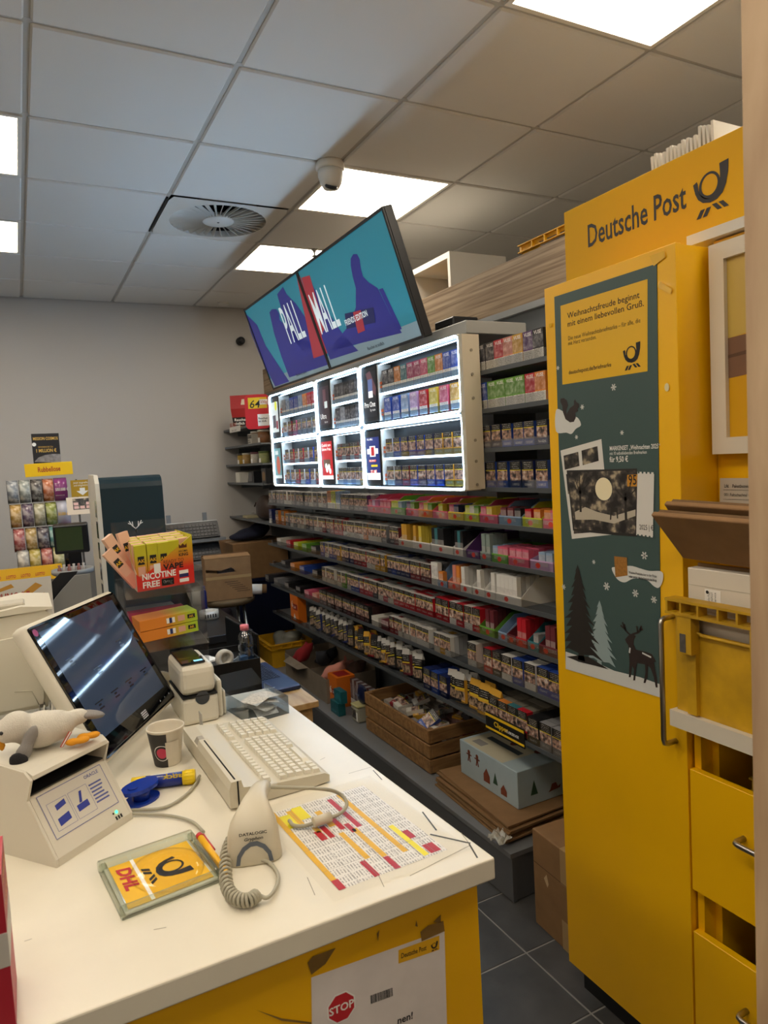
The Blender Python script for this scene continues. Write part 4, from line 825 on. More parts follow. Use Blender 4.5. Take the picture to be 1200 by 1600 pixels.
# ---------------------------------------------------------------- coin tray
T0, T1, T2 = Vector((0.0837,1.1063)), Vector((0.2479,1.1245)), Vector((0.0783,1.2742))
tr = thing('coin_tray', 'clear coin tray with yellow insert showing a post horn and DHL', 'tray', (0, 0, 0)); frame(tr, (T0.x, T0.y, DT), (T1.x-T0.x, T1.y-T0.y, 0), (T2.x-T0.x, T2.y-T0.y, 0)); TW, TD = (T1-T0).length, (T2-T0).length
MB().rbox(.008, TW-.008, .008, TD-.008, .001, .006, .001).build('base', mat('acrylic_solid', '#dcdccf', .15), tr)
MB().rbox(.014, TW-.014, .014, TD-.014, .0062, .0075, .0004).build('yellow_insert', mat('insert_yellow', '#eebb2e', .3, var=(9, .04)), tr)
MB().rect(.05, .014, .056, TD-.014, .0079).build('white_stripe', WHITEINK, tr)
horn(tr, .102, TD*.52, .062, INK, .008, -math.pi/2); text('DHL', .03, mat('dhl_red', '#b71f2a', .5), tr, (.024, TD-.03, .0081), (0, 0, -math.pi/2), bold=.04, shear=.2, sx=1.25)
rim = MB()
for a in ((0, TW, 0, .012), (0, TW, TD-.012, TD), (0, .012, .012, TD-.012), (TW-.012, TW, .012, TD-.012)): rim.rbox(*a, .0, .02, .003, seg=2)
ACR = clear('acrylic_rim', '#f0f4ee', .10, .08); rim.build('rim', ACR, tr)
MB().ell((TW*.58, TD*.5, .0085), (TW*.36, TD*.42, .006), 24, 10).build('dome', clear('acrylic_dome', '#ffffff', .02, .03), tr)
pn = thing('ballpoint_pen', 'yellow and red ballpoint pen leaning along the coin tray', 'pen', (0, 0, 0)); a, b = Vector((0.235,1.244,0.995)), Vector((0.253,1.127,0.979)); d = (b-a)
MB().cyl(a, a+d*.92, .0058, n=12).build('barrel', mat('pen_yellow', '#f0b400', .35), pn); MB().cyl(a+d*.92, b, .0055, .001, 12).build('tip', mat('pen_yellow'), pn); MB().cyl(a-d*.03, a+d*.04, .0063, n=12).build('push_button', RED, pn)
c1 = a+Vector((.0062, .002, .0)); MB().cyl(c1, c1+d*.42, .0026, n=6).build('clip', RED, pn)
w1 = thing('counter_cable', 'thin grey cable running over the counter to the pen', 'cable', (0, 0, 0)); MB().tube(catmull([(0.252,1.292,0.976), (0.242,1.345,0.975), (0.214,1.389,0.975), (0.177,1.422,0.975), (0.145,1.444,0.976)], 8), .0028, 6).build('cord', COILC, w1)
w2 = thing('keyboard_cable', 'grey keyboard cable curving behind the blue tape dispenser', 'cable', (0, 0, 0)); MB().tube(catmull([(0.301,1.539,0.976), (0.279,1.497,0.975), (0.247,1.458,0.975), (0.204,1.435,0.975), (0.146,1.459,0.976)], 8), .0032, 6).build('cord', COILC, w2)
# ---------------------------------------------------------------- cup, glue stick, tape dispenser
cx = (0.256,1.648,0.970)
cu_ = thing('paper_cup', 'paper coffee cup with black sleeve print and a pink round logo', 'cup', (cx[0], cx[1]+.02, DT), math.radians(-18))
CB = mat('cup_white', '#d8cfbc', .5); CK = mat('cup_black', '#231f1f', .5)
n = 36; prof = [(.029, 0), (.030, .003), (.0415, .082), (.043, .084), (.0435, .087), (.042, .089), (.0405, .086), (.0395, .08), (.028, .006), (0, .006)]
cm_ = MB(); cm_.lathe(prof, n, mi=0)
for i in range(2):                                     # black left half of the wall
    for k in range(n):
        a = (k+.5)/n*2*math.pi
        if math.cos(a-math.radians(208)) > .25: cm_.m[i*n+k] = 1
cm_.build('cup_body', [CB, CK], cu_)
def on_cup(ang, z, off=.0006):
    r = .030+(.0115)*(z-.003)/.079+off; return (r*math.cos(ang), r*math.sin(ang), z)
def cup_disc(name, m, ca, cz, rad, off):
    mb = MB(); pts = []
    for k in range(20):
        t = 2*math.pi*k/20; pts.append(on_cup(ca+rad*math.cos(t)/.036, cz+rad*math.sin(t), off))
    mb.add([on_cup(ca, cz, off)]+pts, [(0, 1+k, 1+(k+1) % 20) for k in range(20)]); mb.build(name, m, cu_)
ca = math.radians(260); cup_disc('logo_ring', WHITEINK, ca, .036, .019, .0005); cup_disc('logo_ring', CK, ca, .036, .0175, .0008); cup_disc('logo', mat('logo_pink', '#c23350', .5), ca, .036, .0125, .0011)
lbm = MB()
for k in range(8):
    a0, a1 = math.radians(275+6*k), math.radians(281+6*k); lbm.add([on_cup(a0, .022, .0014), on_cup(a1, .022, .0014), on_cup(a1, .062, .0014), on_cup(a0, .062, .0014)], [(0, 1, 2, 3)])
lbm.build('paper_label', mat('label_cream', '#d9d0bd', .6), cu_)
g0, g1 = Vector((0.162,1.559,0.985)), Vector((0.288,1.521,0.985)); d = g1-g0
gs = thing('glue_stick', 'blue and yellow glue stick lying on the counter by the cup', 'glue stick', (0, 0, 0)); GB = mat('glue_blue', '#1d2f86', .35); GYl = mat('glue_yellow', '#f0cf1a', .35)
MB().cyl(g0, g0+d*.22, .0142, n=20).build('twist_base', GYl, gs); MB().cyl(g0+d*.22, g0+d*.80, .0138, n=20).build('barrel', GB, gs); MB().cyl(g0+d*.80, g1, .0148, n=20).build('cap', GYl, gs)
for k in range(14):
    a = 2*math.pi*k/14; u = d.normalized(); s_ = u.orthogonal().normalized(); t_ = u.cross(s_); p = (s_*math.cos(a)+t_*math.sin(a))*.0150; MB().tube([g0+d*.83+p, g1-d*.02+p], .0008, 4).build('cap_ridge', GYl, gs)
MB().add([g0+d*.3+Vector((0, -.0075, .0122)), g0+d*.58+Vector((0, -.0075, .0122)), g0+d*.58+Vector((0, .004, .0139)), g0+d*.3+Vector((0, .004, .0139))], [(0, 1, 2, 3)]).build('bar_code_label', WHITEINK, gs)
text('stick', .021, GYl, gs, g0+d*.79+Vector((-.002, -.0148, .009)), (math.radians(64), 0, math.atan2(d.y, d.x)+math.pi), bold=.03, sx=1)
td = thing('tape_dispenser', 'small blue plastic tape dispenser beside the glue stick', 'tape dispenser', (*(0.173,1.505,0.970)[:2], DT), math.radians(30)); TB = mat('dispenser_blue', '#1a3fb0', .12, trans=.25)
MB().prism([(.04*math.cos(k*math.pi/10), .03*math.sin(k*math.pi/10)) for k in range(20)], 0, .004, 'z').build('base', TB, td); MB().cyl((0, 0, .004), (0, 0, .026), .017, n=20).build('hub', TB, td)
MB().prism([(.040*math.cos(k*math.pi/10)-(.0 if 5 > k or k > 15 else .004), .027*math.sin(k*math.pi/10)) for k in range(20)], .026, .034, 'z').build('cover', TB, td); MB().cyl((-.02, .0, .034), (-.02, 0, .037), .01, n=14).build('knob', TB, td)
# ---------------------------------------------------------------- document reader
rd = thing('document_reader', 'beige document reader with instruction panel and green light', 'card reader', (0, 0, 0)); U = Vector((.132, .102, 0)).normalized(); frame(rd, (.008, 1.328, DT), U, Vector((-U.y, U.x, 0)))
RW = .168
ML = [(0, .0), (0, .014), (.063, .116), (.105, .116), (.105, .03), (.21, .03), (.21, 0)]
MB().prism(ML, 0, RW, 'x').build('base', WP, rd)
hd = MB(); sec = [(.044, .150), (.046, .157), (.062, .163), (.205, .174), (.22, .16), (.22, .0), (.206, .0), (.206, .15), (.198, .165), (.066, .156), (.06, .153)]
hd.prism(sec, 0, RW, 'x'); hd.build('hood', WP, rd)
for x0 in (-.0055, RW+.0005): MB().prism([(.06, .1105), (.046, .150), (.062, .163), (.205, .174), (.22, .16), (.22, 0), (.0, 0), (.0, .014)], x0, x0+.005, 'x').build('side_cheek', WP, rd)
MB().box(.001, RW-.001, .1055, .2, .032, .148).build('slot_interior', DARK, rd); MB().box(.0012, RW-.0012, .06, .1054, .1165, .119).build('slot_floor', DARK, rd)
fv = Vector((0, .063, .102)).normalized(); fn = Vector((1, 0, 0)).cross(fv)
Mp = Matrix(((1, 0, fn.x, 0), (0, fv.y, fn.y, 0), (0, fv.z, fn.z, .014), (0, 0, 0, 1)))
def onp(mb, name, m): o = mb.build(name, m, rd); o.matrix_local = Mp; return o
PB_ = mat('panel_blue_print', '#5a63a0', .5); onp(MB().rect(.012, .030, RW-.012, .112, .0004), 'instruction_panel', mat('panel_cream', '#d2cdc0', .4))
f = MB()
for a, b, w_ in (((.012, .03), (RW-.012, .03), .0012), ((.012, .112), (RW-.012, .112), .0012), ((.012, .03), (.012, .112), .0012), ((RW-.012, .03), (RW-.012, .112), .0012), ((.022, .04), (.022, .092), .0006), ((.064, .04), (.064, .092), .0006), ((.068, .04), (.068, .092), .0006), ((.11, .04), (.11, .092), .0006), ((.022, .04), (.064, .04), .0006), ((.022, .092), (.064, .092), .0006), ((.068, .04), (.11, .04), .0006), ((.068, .092), (.11, .092), .0006)): strip(f, a, b, w_, .0007)
onp(f, 'panel_border', PB_)
g = MB(); g.poly([(.030, .046), (.056, .050), (.056, .064), (.030, .060)], .0008); g.poly([(.036, .074), (.058, .078), (.058, .088), (.036, .084)], .0008); g.poly([(.074, .052), (.10, .054), (.10, .066), (.074, .064)], .0008); g.poly([(.082, .066), (.088, .066), (.096, .086), (.090, .086)], .0008); onp(g, 'pictogram', mat('panel_blue_solid', '#2b3a96', .5))
t_ = text('ORACLE', .009, PB_, rd, bold=.01); t_.matrix_local = Mp @ Matrix.Translation((.112, .1, .0009))
g = MB()
for k in range(6): g.rect(.114, .084-.007*k, .146-random.uniform(0, .008), .0872-.007*k, .0008)
onp(g, 'small_print', PB_)
g = MB().disc(.134, .016, .0022, .0008, 10); onp(g, 'status_dot', DARK); g = MB().disc(.142, .016, .0032, .0009, 14); onp(g, 'status_light', mat('green_led', '#33e08a', .4, emit=2.5))
g = MB()
for k in range(3): g.rect(.134+.006*k, .002, .138+.006*k, .009, .0008)
onp(g, 'speaker_slot', DARK)
# ---------------------------------------------------------------- touch monitor
mo = thing('touch_monitor', 'beige touch-screen till monitor with a dark reflecting screen', 'monitor', (0, 0, 0)); frame(mo, (.121, 1.626, 1.02), (.22, .36, 0), (-.131, .085, .306)); MW, MH = .42, .344
cs = MB().rbox(-.006, MW+.006, -.006, MH+.006, -.04, -.002, .014, seg=3, smooth=True); cs.build('case', WP, mo)
MB().rbox(.004, MW-.004, .004, MH-.004, -.004, .0005, .006, seg=2).build('glass_front', mat('black_glass', '#07080b', .03, spec=.7), mo)
SCRM = mat('screen_dim', '#39455a', .05, emit=.10); MB().rect(.03, .045, MW-.03, MH-.022, .0008).build('screen', SCRM, mo)
ic = MB(); IM = mat('screen_ink', '#232a38', .1)
for x, y in ((.08, .1), (.16, .1), (.24, .1), (.33, .1), (.15, .17), (.3, .2), (.07, .22)):
    ic.rect(x, y, x+.022, y+.004, .0011); ic.rect(x-.008, y+.016, x+.03, y+.019, .0011); ic.rect(x+.004, y+.008, x+.016, y+.0125, .0011)
ic.build('screen_icons', IM, mo)['kind'] = 'stuff'
lg = MB(); 
for k in range(4): lg.rect(MW*.52, .014+.005*k, MW*.52+.03, .0172+.005*k, .0009)
lg.build('maker_logo', mat('logo_silver', '#b9bdc4', .3), mo)
tk = MB()
for k in range(3): tk.poly([(MW-.09+.03*k, .02), (MW-.082+.03*k, .02), (MW-.086+.03*k, .026)], .0009)
tk.build('touch_keys', mat('logo_silver'), mo); MB().disc(.02, MH-.02, .009, .0009, 14).build('sticker', mat('sticker_magenta', '#a01d5e', .4), mo)
MOM = Matrix.Translation((.121, 1.626, 1.02)) @ (lambda u, v: Matrix((u, v, u.cross(v))).transposed().to_4x4())(Vector((.22, .36, 0)).normalized(), (Vector((-.131, .085, .306))-Vector((.22, .36, 0)).normalized()*Vector((-.131, .085, .306)).dot(Vector((.22, .36, 0)).normalized())).normalized())
b0 = Vector((.121, 1.626, 1.02))+Vector((.22, .36, 0)).normalized()*.21; nrm = Vector((.22, .36, 0)).normalized().cross(Vector((-.131, .085, .306)).normalized())
pc = b0+Vector((-.131, .085, .306)).normalized()*.12-nrm*.045
MB().tube([pc, pc-nrm*.05+Vector((0, 0, -.05)), Vector((pc.x-nrm.x*.06, pc.y-nrm.y*.06, DT+.02))], [.03, .032, .035], 4).build('stand_neck', WP, mo).matrix_parent_inverse = MOM.inverted()
ft_ = MB().rbox(-.10, .10, -.09, .09, 0.0005, .02, .008, seg=2); ft_.xf(Matrix.Translation((pc.x-nrm.x*.02, pc.y-nrm.y*.02, DT)) @ Matrix.Rotation(math.atan2(.36, .22), 4, 'Z')); ft_.build('stand_foot', WP, mo).matrix_parent_inverse = MOM.inverted()

# ---------------------------------------------------------------- yellow post cabinet
XD = 1.36
cbn = thing('post_cabinet', 'tall yellow post cabinet with a door beside the tobacco shelves', 'cabinet', (0, 0, 0))
MB().box(XD+.02, 2.0, 1.133, 1.152, .1, 2.098).build('side_panel', YEL, cbn); MB().box(XD+.02, 2.0, 1.556, 1.575, .1, 2.098).build('side_panel', YEL, cbn)
MB().box(XD+.02, 2.0, 1.153, 1.555, 2.078, 2.098).build('top_panel', YEL, cbn); MB().box(1.98, 2.0, 1.153, 1.555, .1, 2.077).build('back_panel', YEL, cbn); MB().box(XD+.02, 1.979, 1.153, 1.555, .1, .12).build('bottom_panel', YEL, cbn)
MB().box(1.41, 1.98, .50, 1.57, 0, .099).build('black_plinth', mat('plinth_black', '#121212', .5), cbn)
dr = MB().rbox(XD, XD+.019, 1.131, 1.578, .1, 2.1, .0012).build('door', YEL, cbn)
def handle(parent, a, b, out, r=.0065):
    a, b, out = Vector(a), Vector(b), Vector(out); d = (b-a).normalized()*.012; P = [a, a+out*.7, a+out*.93+d*.3, a+out+d, b+out-d, b+out*.93-d*.3, b+out*.7, b]
    return MB().tube(P, r, 10).build('handle', CHROME, parent)
handle(dr, (XD, 1.162, 1.236), (XD, 1.162, .93), (-.042, 0, 0))
# poster on the door
PGm = mat('poster_green', '#3f5553', .45, var=(3, .05)); ps = thing('christmas_poster', 'dark green christmas stamp poster with deer and fir trees on the cabinet door', 'poster', (0, 0, 0)); frame(ps, (1.358, 1.553, .95), (0, -1, 0), (0, 0, 1))
Q = [(0.0180,1.1191), (0.3703,1.1160), (0.3594,0.5355), (0.3508,0.0761), (0.1975,0.0712), (0.0100,0.0653), (0.0124,0.5209)]
MB().prism(Q, -.0016, 0, 'z').build('sheet', PGm, ps)
PY = mat('poster_yellow', '#e6b40f', .45); SNOW = mat('poster_snow', '#d5d6d2', .5); NIGHT = mat('poster_night', '#26221f', .5); BARK = mat('poster_brown', '#2e2321', .5); FROST = mat('poster_frost', '#93a5a6', .5)
def pp(name, m, pts, z=.0005):
    pts = [Vector(p) for p in pts]
    if name == 'snow_patch':
        n = len(pts); pts = [.5*((2*pts[i])+(pts[(i+1) % n]-pts[i-1])*t+(2*pts[i-1]-5*pts[i]+4*pts[(i+1) % n]-pts[(i+2) % n])*t*t+(3*pts[i]-pts[i-1]-3*pts[(i+1) % n]+pts[(i+2) % n])*t**3) for i in range(n) for t in (0, .25, .5, .75)]
    return MB().poly([tuple(p) for p in pts], z).build(name, m, ps)
pp('yellow_box', PY, [(0.0424,1.0895), (0.3431,1.0877), (0.3359,0.8732), (0.0389,0.8761)])
e1 = (0.0681,1.0465); e2 = (0.3197,1.0242)
text('Weihnachtsfreude beginnt', .022, INK, ps, (*(0.0682,1.0499), .001), fit=.25, bold=.004); text('mit einem liebevollen Gruß.', .022, INK, ps, (*(0.0671,1.0279), .001), fit=.262, bold=.004)
text('Die neue Weihnachtsbriefmarke – für alle, die', .016, mat('ink_brown', '#5a4a1e', .6), ps, (*(0.0678,0.9917), .001), fit=.25); text('mit Herz versenden.', .016, mat('ink_brown'), ps, (*(0.0671,0.9781), .001), fit=.105)
text('deutschepost.de/briefmarke', .015, INK, ps, (*(0.0657,0.9007), .001), fit=.155, bold=.01); p = (0.2881,0.9215); horn(ps, p[0], p[1], .054, INK, .001)
# squirrel on a snow cap
pp('snow_patch', SNOW, [(0.0091,0.8083), (0.0377,0.8023), (0.0623,0.7845), (0.0922,0.7822), (0.1058,0.7606), (0.0857,0.7515), (0.0676,0.7386), (0.0475,0.7433), (0.0060,0.7493)])
pp('squirrel', BARK, [(0.0292,0.8384), (0.0434,0.8388), (0.0546,0.8313), (0.0590,0.8180), (0.0522,0.8053), (0.0516,0.7941), (0.0661,0.8095), (0.0815,0.8159), (0.0820,0.8269), (0.0872,0.8309), (0.0917,0.8236), (0.1013,0.8175), (0.1008,0.8090), (0.0945,0.8044), (0.0979,0.7990), (0.0854,0.7948), (0.0872,0.7808), (0.0793,0.7710), (0.0642,0.7704), (0.0468,0.7804), (0.0376,0.8005), (0.0359,0.8183), (0.0287,0.8296)], .0009)
def flake(px, r):
    m_ = MB()
    for k in range(3): a = math.pi*k/3; strip(m_, (px[0]-r*math.cos(a), px[1]-r*math.sin(a)), (px[0]+r*math.cos(a), px[1]+r*math.sin(a)), r*.4, .0006)
    m_.build('snowflake', SNOW, ps)
for q_, r in (((0.2266,0.8477), .009), ((0.0232,0.9239), .006), ((0.1129,0.8079), .007), ((0.2499,0.7316), .006), ((0.0871,0.7289), .006), ((0.1369,0.3908), .006), ((0.1809,0.3304), .011), ((0.3108,0.4252), .010), ((0.2788,0.3259), .010), ((0.3370,0.3185), .009), ((0.0145,0.3058), .008)): flake(q_, r)
# stamp sheet and stamp
STW = mat('stamp_white', '#dcd9d2', .5); pp('stamp_sheet', STW, [(0.0216,0.6946), (0.1792,0.7191), (0.1959,0.5286), (0.2136,0.4710), (0.0556,0.4472)], .0008)
m_, nt, b = nodes_start('stamp_scene_print'); b.inputs['Roughness'].default_value = .45
tc = nt.nodes.new('ShaderNodeTexCoord'); nz = nt.nodes.new('ShaderNodeTexNoise'); nz.inputs['Scale'].default_value = 34; nz.inputs['Detail'].default_value = 6; nt.links.new(tc.outputs['Object'], nz.inputs['Vector'])
rp = nt.nodes.new('ShaderNodeValToRGB'); nt.links.new(nz.outputs['Fac'], rp.inputs[0]); rp.color_ramp.elements[0].position = .42; rp.color_ramp.elements[0].color = lin('#1d1a19'); rp.color_ramp.elements[1].position = .68; rp.color_ramp.elements[1].color = lin('#b9a98c'); n_ = rp.color_ramp.elements.new(.55); n_.color = lin('#4c4640'); nt.links.new(rp.outputs[0], b.inputs['Base Color']); SSC = m_
for a in (([(0.0339,0.6799), (0.0926,0.6887), (0.0957,0.6503), (0.0370,0.6405)]), ([(0.1050,0.6917), (0.1647,0.7013), (0.1676,0.6626), (0.1080,0.6519)]), ([(0.0416,0.6280), (0.0925,0.6364), (0.0671,0.5765), (0.0465,0.5725)]), ([(0.0652,0.4874), (0.1266,0.4805), (0.1261,0.4701), (0.0640,0.4622)])): pp('small_stamp', SSC, a, .0012)
pp('stamp_dark_border', mat('stamp_dark_edge', '#2a2725', .5), [(0.0447,0.6387), (0.2962,0.6408), (0.2902,0.4716), (0.2180,0.4696), (0.0619,0.4711)], .0014)  # even dark border printed around the stamp picture
pp('stamp_picture', SSC, [(0.0496,0.6333), (0.2920,0.6361), (0.2863,0.4777), (0.2182,0.4763), (0.0673,0.4768)], .0018)
pp('stamp_snow', mat('stamp_snow_tone', '#bdb3a0', .5), [(0.0721,0.5234), (0.1124,0.5390), (0.1593,0.5270), (0.2156,0.5194), (0.2885,0.5389), (0.2879,0.5228), (0.2148,0.4994), (0.1467,0.5059), (0.0735,0.5021)], .0021)
m_ = MB(); c = (0.1827,0.5886); m_.disc(c[0], c[1], .030, .0021, 24); m_.build('stamp_moon', mat('moon_cream', '#f3e6bf', .5), ps)
pp('stamp_deer', NIGHT, [(0.2018,0.5088), (0.2053,0.5390), (0.1990,0.5488), (0.2058,0.5523), (0.2120,0.5409), (0.2296,0.5415), (0.2306,0.5135), (0.2263,0.5133), (0.2247,0.5298), (0.2093,0.5291), (0.2063,0.5090)], .0024)
for q_ in ((0.0954,0.5945), (0.2567,0.5799)):
    m_ = MB(); strip(m_, (q_[0], q_[1]-.07), q_, .008, .0023)
    for a in (-.9, -.45, 0, .45, .9): strip(m_, (q_[0], q_[1]-.02), (q_[0]+.045*math.sin(a), q_[1]-.02+.05*math.cos(a)), .003, .0023)
    m_.build('stamp_tree', NIGHT, ps)
pp('value_box', mat('value_ochre', '#c88a1c', .5), [(0.2647,0.6251), (0.2977,0.6265), (0.2946,0.5964), (0.2637,0.5961)], .0022); text('95', .035, INK, ps, (*(0.2680,0.6010), .0026), bold=.01, sx=.8)
pp('stamp_strip', STW, [(0.2979,0.6329), (0.3491,0.6309), (0.3401,0.4721), (0.2882,0.4747)], .002); text('2025 | €', .018, INK, ps, (*(0.2990,0.4898), .0024), fit=.043)
pz = MB()
for k in range(5):
    for q_ in ((0.3019,0.6312), (0.2944,0.4751)): pz.disc(q_[0]+.012*k, q_[1]-.0005*k, .003, .0023, 8)
pz.build('perforation', PGm, ps)['kind'] = 'stuff'
text('MARKENSET „Weihnachten 2025“', .016, WHITEINK, ps, (*(0.2070,0.6881), .001), fit=.16, bold=.01); text('mit 10 selbstklebenden Briefmarken', .012, WHITEINK, ps, (*(0.2065,0.6766), .001), fit=.12); text('für 9,50 €', .02, WHITEINK, ps, (*(0.2058,0.6585), .001), fit=.062, bold=.012)
pp('snow_patch', SNOW, [(0.2011,0.3807), (0.2212,0.3864), (0.2645,0.3945), (0.2955,0.3915), (0.3256,0.3885), (0.3625,0.3913), (0.3657,0.3714), (0.3536,0.3510), (0.3381,0.3520), (0.3148,0.3649), (0.2739,0.3629), (0.2437,0.3490), (0.2178,0.3557)])
pp('stamp_booklet', mat('booklet_gold', '#a5722f', .45, var=(160, .25)), [(0.2113,0.4139), (0.2547,0.4148), (0.2551,0.3687), (0.2135,0.3586)], .001)
text('Weitere Produkte hier in der Filiale', .010, INK, ps, (*(0.2596,0.3742), .0012), fit=.088); text('oder unter deutschepost.de/shop', .010, INK, ps, (*(0.2592,0.3643), .0012), fit=.088, bold=.012)
# snow ground, firs and deer
pp('snow_ground', SNOW, [(0.0127,0.1168), (0.1050,0.1156), (0.1989,0.1062), (0.2857,0.1111), (0.3538,0.1092), (0.3508,0.0761), (0.1975,0.0712), (0.0100,0.0653)])
left = lambda y: Q[5][0]+(Q[6][0]-Q[5][0])*(y-Q[5][1])/(Q[6][1]-Q[5][1])+.001
def fir(name, m, top, base, w_, z, tiers=9):
    h = top[1]-base[1]; L = []; R = []
    for k in range(tiers):
        t = (k+1)/tiers; y = top[1]-h*t*.93; ww = w_*(t**.85)*(1 if k % 2 == 0 else .82)
        L += [(top[0]-ww, y), (top[0]-ww*.55, y+h*.02)]; R += [(top[0]+ww, y-.004), (top[0]+ww*.55, y+h*.02)]
    L = [(max(x, left(y)), y) for x, y in L]
    pp(name, m, [top]+R+[(base[0]+w_*.12, base[1]+h*.07), (base[0]+w_*.16, base[1]), (base[0]-w_*.16, base[1]), (base[0]-w_*.12, base[1]+h*.07)]+L[::-1], z)
fir('frosted_fir', FROST, (0.1536,0.2884), (0.1457,0.1073), .062, .0008, 8); fir('dark_fir', NIGHT, (0.0750,0.3771), (0.0771,0.1055), .088, .0012, 11)
pp('tree_root', NIGHT, [(0.0173,0.1028), (0.0676,0.1180), (0.1054,0.1229), (0.1807,0.1052), (0.1288,0.1033), (0.0667,0.0994)], .0012)
DE = [(0.2442,0.1918), (0.2402,0.1994), (0.2514,0.2117), (0.2644,0.2194), (0.2769,0.2152), (0.2702,0.2056), (0.2677,0.1934), (0.2756,0.1801), (0.3045,0.1816), (0.3266,0.1800), (0.3399,0.1637), (0.3319,0.1618), (0.3353,0.1432), (0.3405,0.1218), (0.3418,0.0995), (0.3358,0.0979), (0.3307,0.1226), (0.3214,0.1430), (0.3135,0.1476), (0.3105,0.1174), (0.3038,0.1009), (0.2976,0.0992), (0.3048,0.1291), (0.3034,0.1485), (0.2786,0.1459), (0.2736,0.1247), (0.2706,0.0988), (0.2642,0.0972), (0.2674,0.1265), (0.2613,0.1351), (0.2559,0.1035), (0.2494,0.1018), (0.2530,0.1398), (0.2518,0.1665), (0.2504,0.1864)]
pp('deer', BARK, DE, .001)
an_ = MB()
for L in ([(0.2579,0.2147), (0.2411,0.2248), (0.2332,0.2435)], [(0.2391,0.2278), (0.2262,0.2338)], [(0.2432,0.2236), (0.2395,0.2397)], [(0.2665,0.2181), (0.2856,0.2269), (0.2965,0.2454)], [(0.2835,0.2264), (0.2799,0.2422)], [(0.2900,0.2343), (0.3004,0.2379)]):
    for a, b in zip(L, L[1:]): strip(an_, a, b, .005, .0011)
an_.build('antlers', BARK, ps); m_ = MB(); strip(m_, (0.2566,0.1810), (0.2540,0.1670), .005, .0013); m_.build('deer_marking', SNOW, ps); m_ = MB(); strip(m_, (0.2962,0.1764), (0.3243,0.1714), .004, .0013); m_.build('deer_marking', SNOW, ps)
TC = mat('clear_tape_patch', '#e6b428', .2);  # flat yellow tone for the clear tape patches
for P in (((0.3505,1.1388), (0.3930,1.1387), (0.3961,1.1235), (0.3628,1.1121)), ((0.3723,1.0629), (0.3800,1.0728), (0.4135,1.0475), (0.4078,1.0373)), ((-0.0070,1.0506), (0.0063,1.0498), (0.0059,1.0411), (-0.0074,1.0419))): MB().poly(list(P), .0012).build('tape', TC, ps)
m_ = MB(); q_ = (0.3908,0.8289); m_.disc(q_[0], q_[1], .007, .0003, 8, ry=.01); m_.build('paint_chip', mat('chip_cream', '#e3d6a3', .6), ps)
# sign with letters on top
sg = thing('post_sign', 'wide yellow sign reading Deutsche Post with horn emblem above the cabinet', 'sign', (0, 0, 0)); frame(sg, (1.60, 1.75, 2.17), (0, -1, 0), (0, 0, 1))
SW, SHh = 1.25, .2215
MB().rbox(0, SW, -.066, SHh, -.018, 0, .0008).build('board', mat('sign_yellow', '#dba90a', .55, spec=.3), sg)
text('Deutsche Post', .094, mat('sign_ink', '#2c2b2d', .5), sg, (*(0.0980,0.0863), .001), bold=.012, fit=(0.4535,0.0847)[0]-(0.0980,0.0863)[0]); p = (0.5288,0.1145); horn(sg, p[0], p[1], (0.5778,0.1409)[0]-(0.4783,0.1341)[0], mat('sign_ink'), .0012)
for i in range(16):
    y = 1.402-.0125*i; hgt = .036+.004*math.sin(i*1.7)+(.012 if i > 11 else 0)
    o = MB().box(0, .012+.11, -.0035, .0035, 0, hgt).build('booklet', mat('booklet_white', '#dcd8ce', .6), None, (1.603, y, 2.3925), (random.uniform(-.08, .02), 0, 0))
    tag(o, 'white booklet standing on the post sign, %s from the left' % words(i+1), 'booklet', 'booklets on top of the post sign')
tb_ = thing('sign_ledge', 'white ledge board behind the post sign carrying booklets', 'shelf', (1.603, 0, 2.372)); MB().box(.016, .16, .55, 1.74, 0, .0195).build('board', WCUB, tb_)
# ---------------------------------------------------------------- drawer unit right of the door
dw = thing('drawer_unit', 'yellow post unit with drawers, open niche and white shelf', 'cabinet', (0, 0, 0)); YN0 = .50
MB().box(1.38, 2.0, 1.108, 1.126, .1, .985).build('side_panel', YEL, dw); MB().box(1.38, 1.58, YN0, YN0+.018, .1, 2.112).build('side_panel', YEL, dw); MB().box(1.42, 2.0, 1.09, 1.108, .1, .985).build('runner_panel', YEL, dw)
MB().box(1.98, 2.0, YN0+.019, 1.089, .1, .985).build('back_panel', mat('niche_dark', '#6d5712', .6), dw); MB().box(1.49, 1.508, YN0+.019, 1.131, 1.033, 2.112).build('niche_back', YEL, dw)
MB().box(1.42, 1.97, YN0+.019, 1.08, .1, .12).build('bottom_panel', YEL, dw); MB().box(1.47, 1.595, YN0, 1.19, 2.116, 2.140).build('top_ledge', WCUB, dw)
MB().box(1.30, 1.97, YN0+.019, 1.127, .994, 1.032).build('white_shelf', mat('shelf_cream', '#d9d0bd', .45), dw)
for z0, z1 in ((.574, .874), (.13, .468)):
    f = MB().rbox(XD, XD+.02, YN0, 1.125, z0, z1, .0012).build('drawer', YEL, dw); MB().box(XD+.021, 1.9, YN0+.03, YN0+.04, z0+.01, z1-.08).build('drawer_side', mat('drawer_metal', '#8b8a86', .4, .5), f); MB().box(XD+.021, 1.9, YN0+.03, 1.06, z0+.006, z0+.01).build('drawer_base', mat('drawer_metal'), f)
    handle(f, (XD, .985, z1-.107), (XD, .70, z1-.107), (-.036, 0, 0))
crate('mail_crate', 'yellow mail crate standing inside the upper open drawer', (1.60, .80, .586), 0, .36, .38, .305, mat('crate_olive', '#b08f1c', .5, var=(14, .25))); crate('mail_crate', 'yellow mail crate standing inside the lower open drawer', (1.60, .78, .142), 0, .36, .40, .33, mat('crate_olive'))
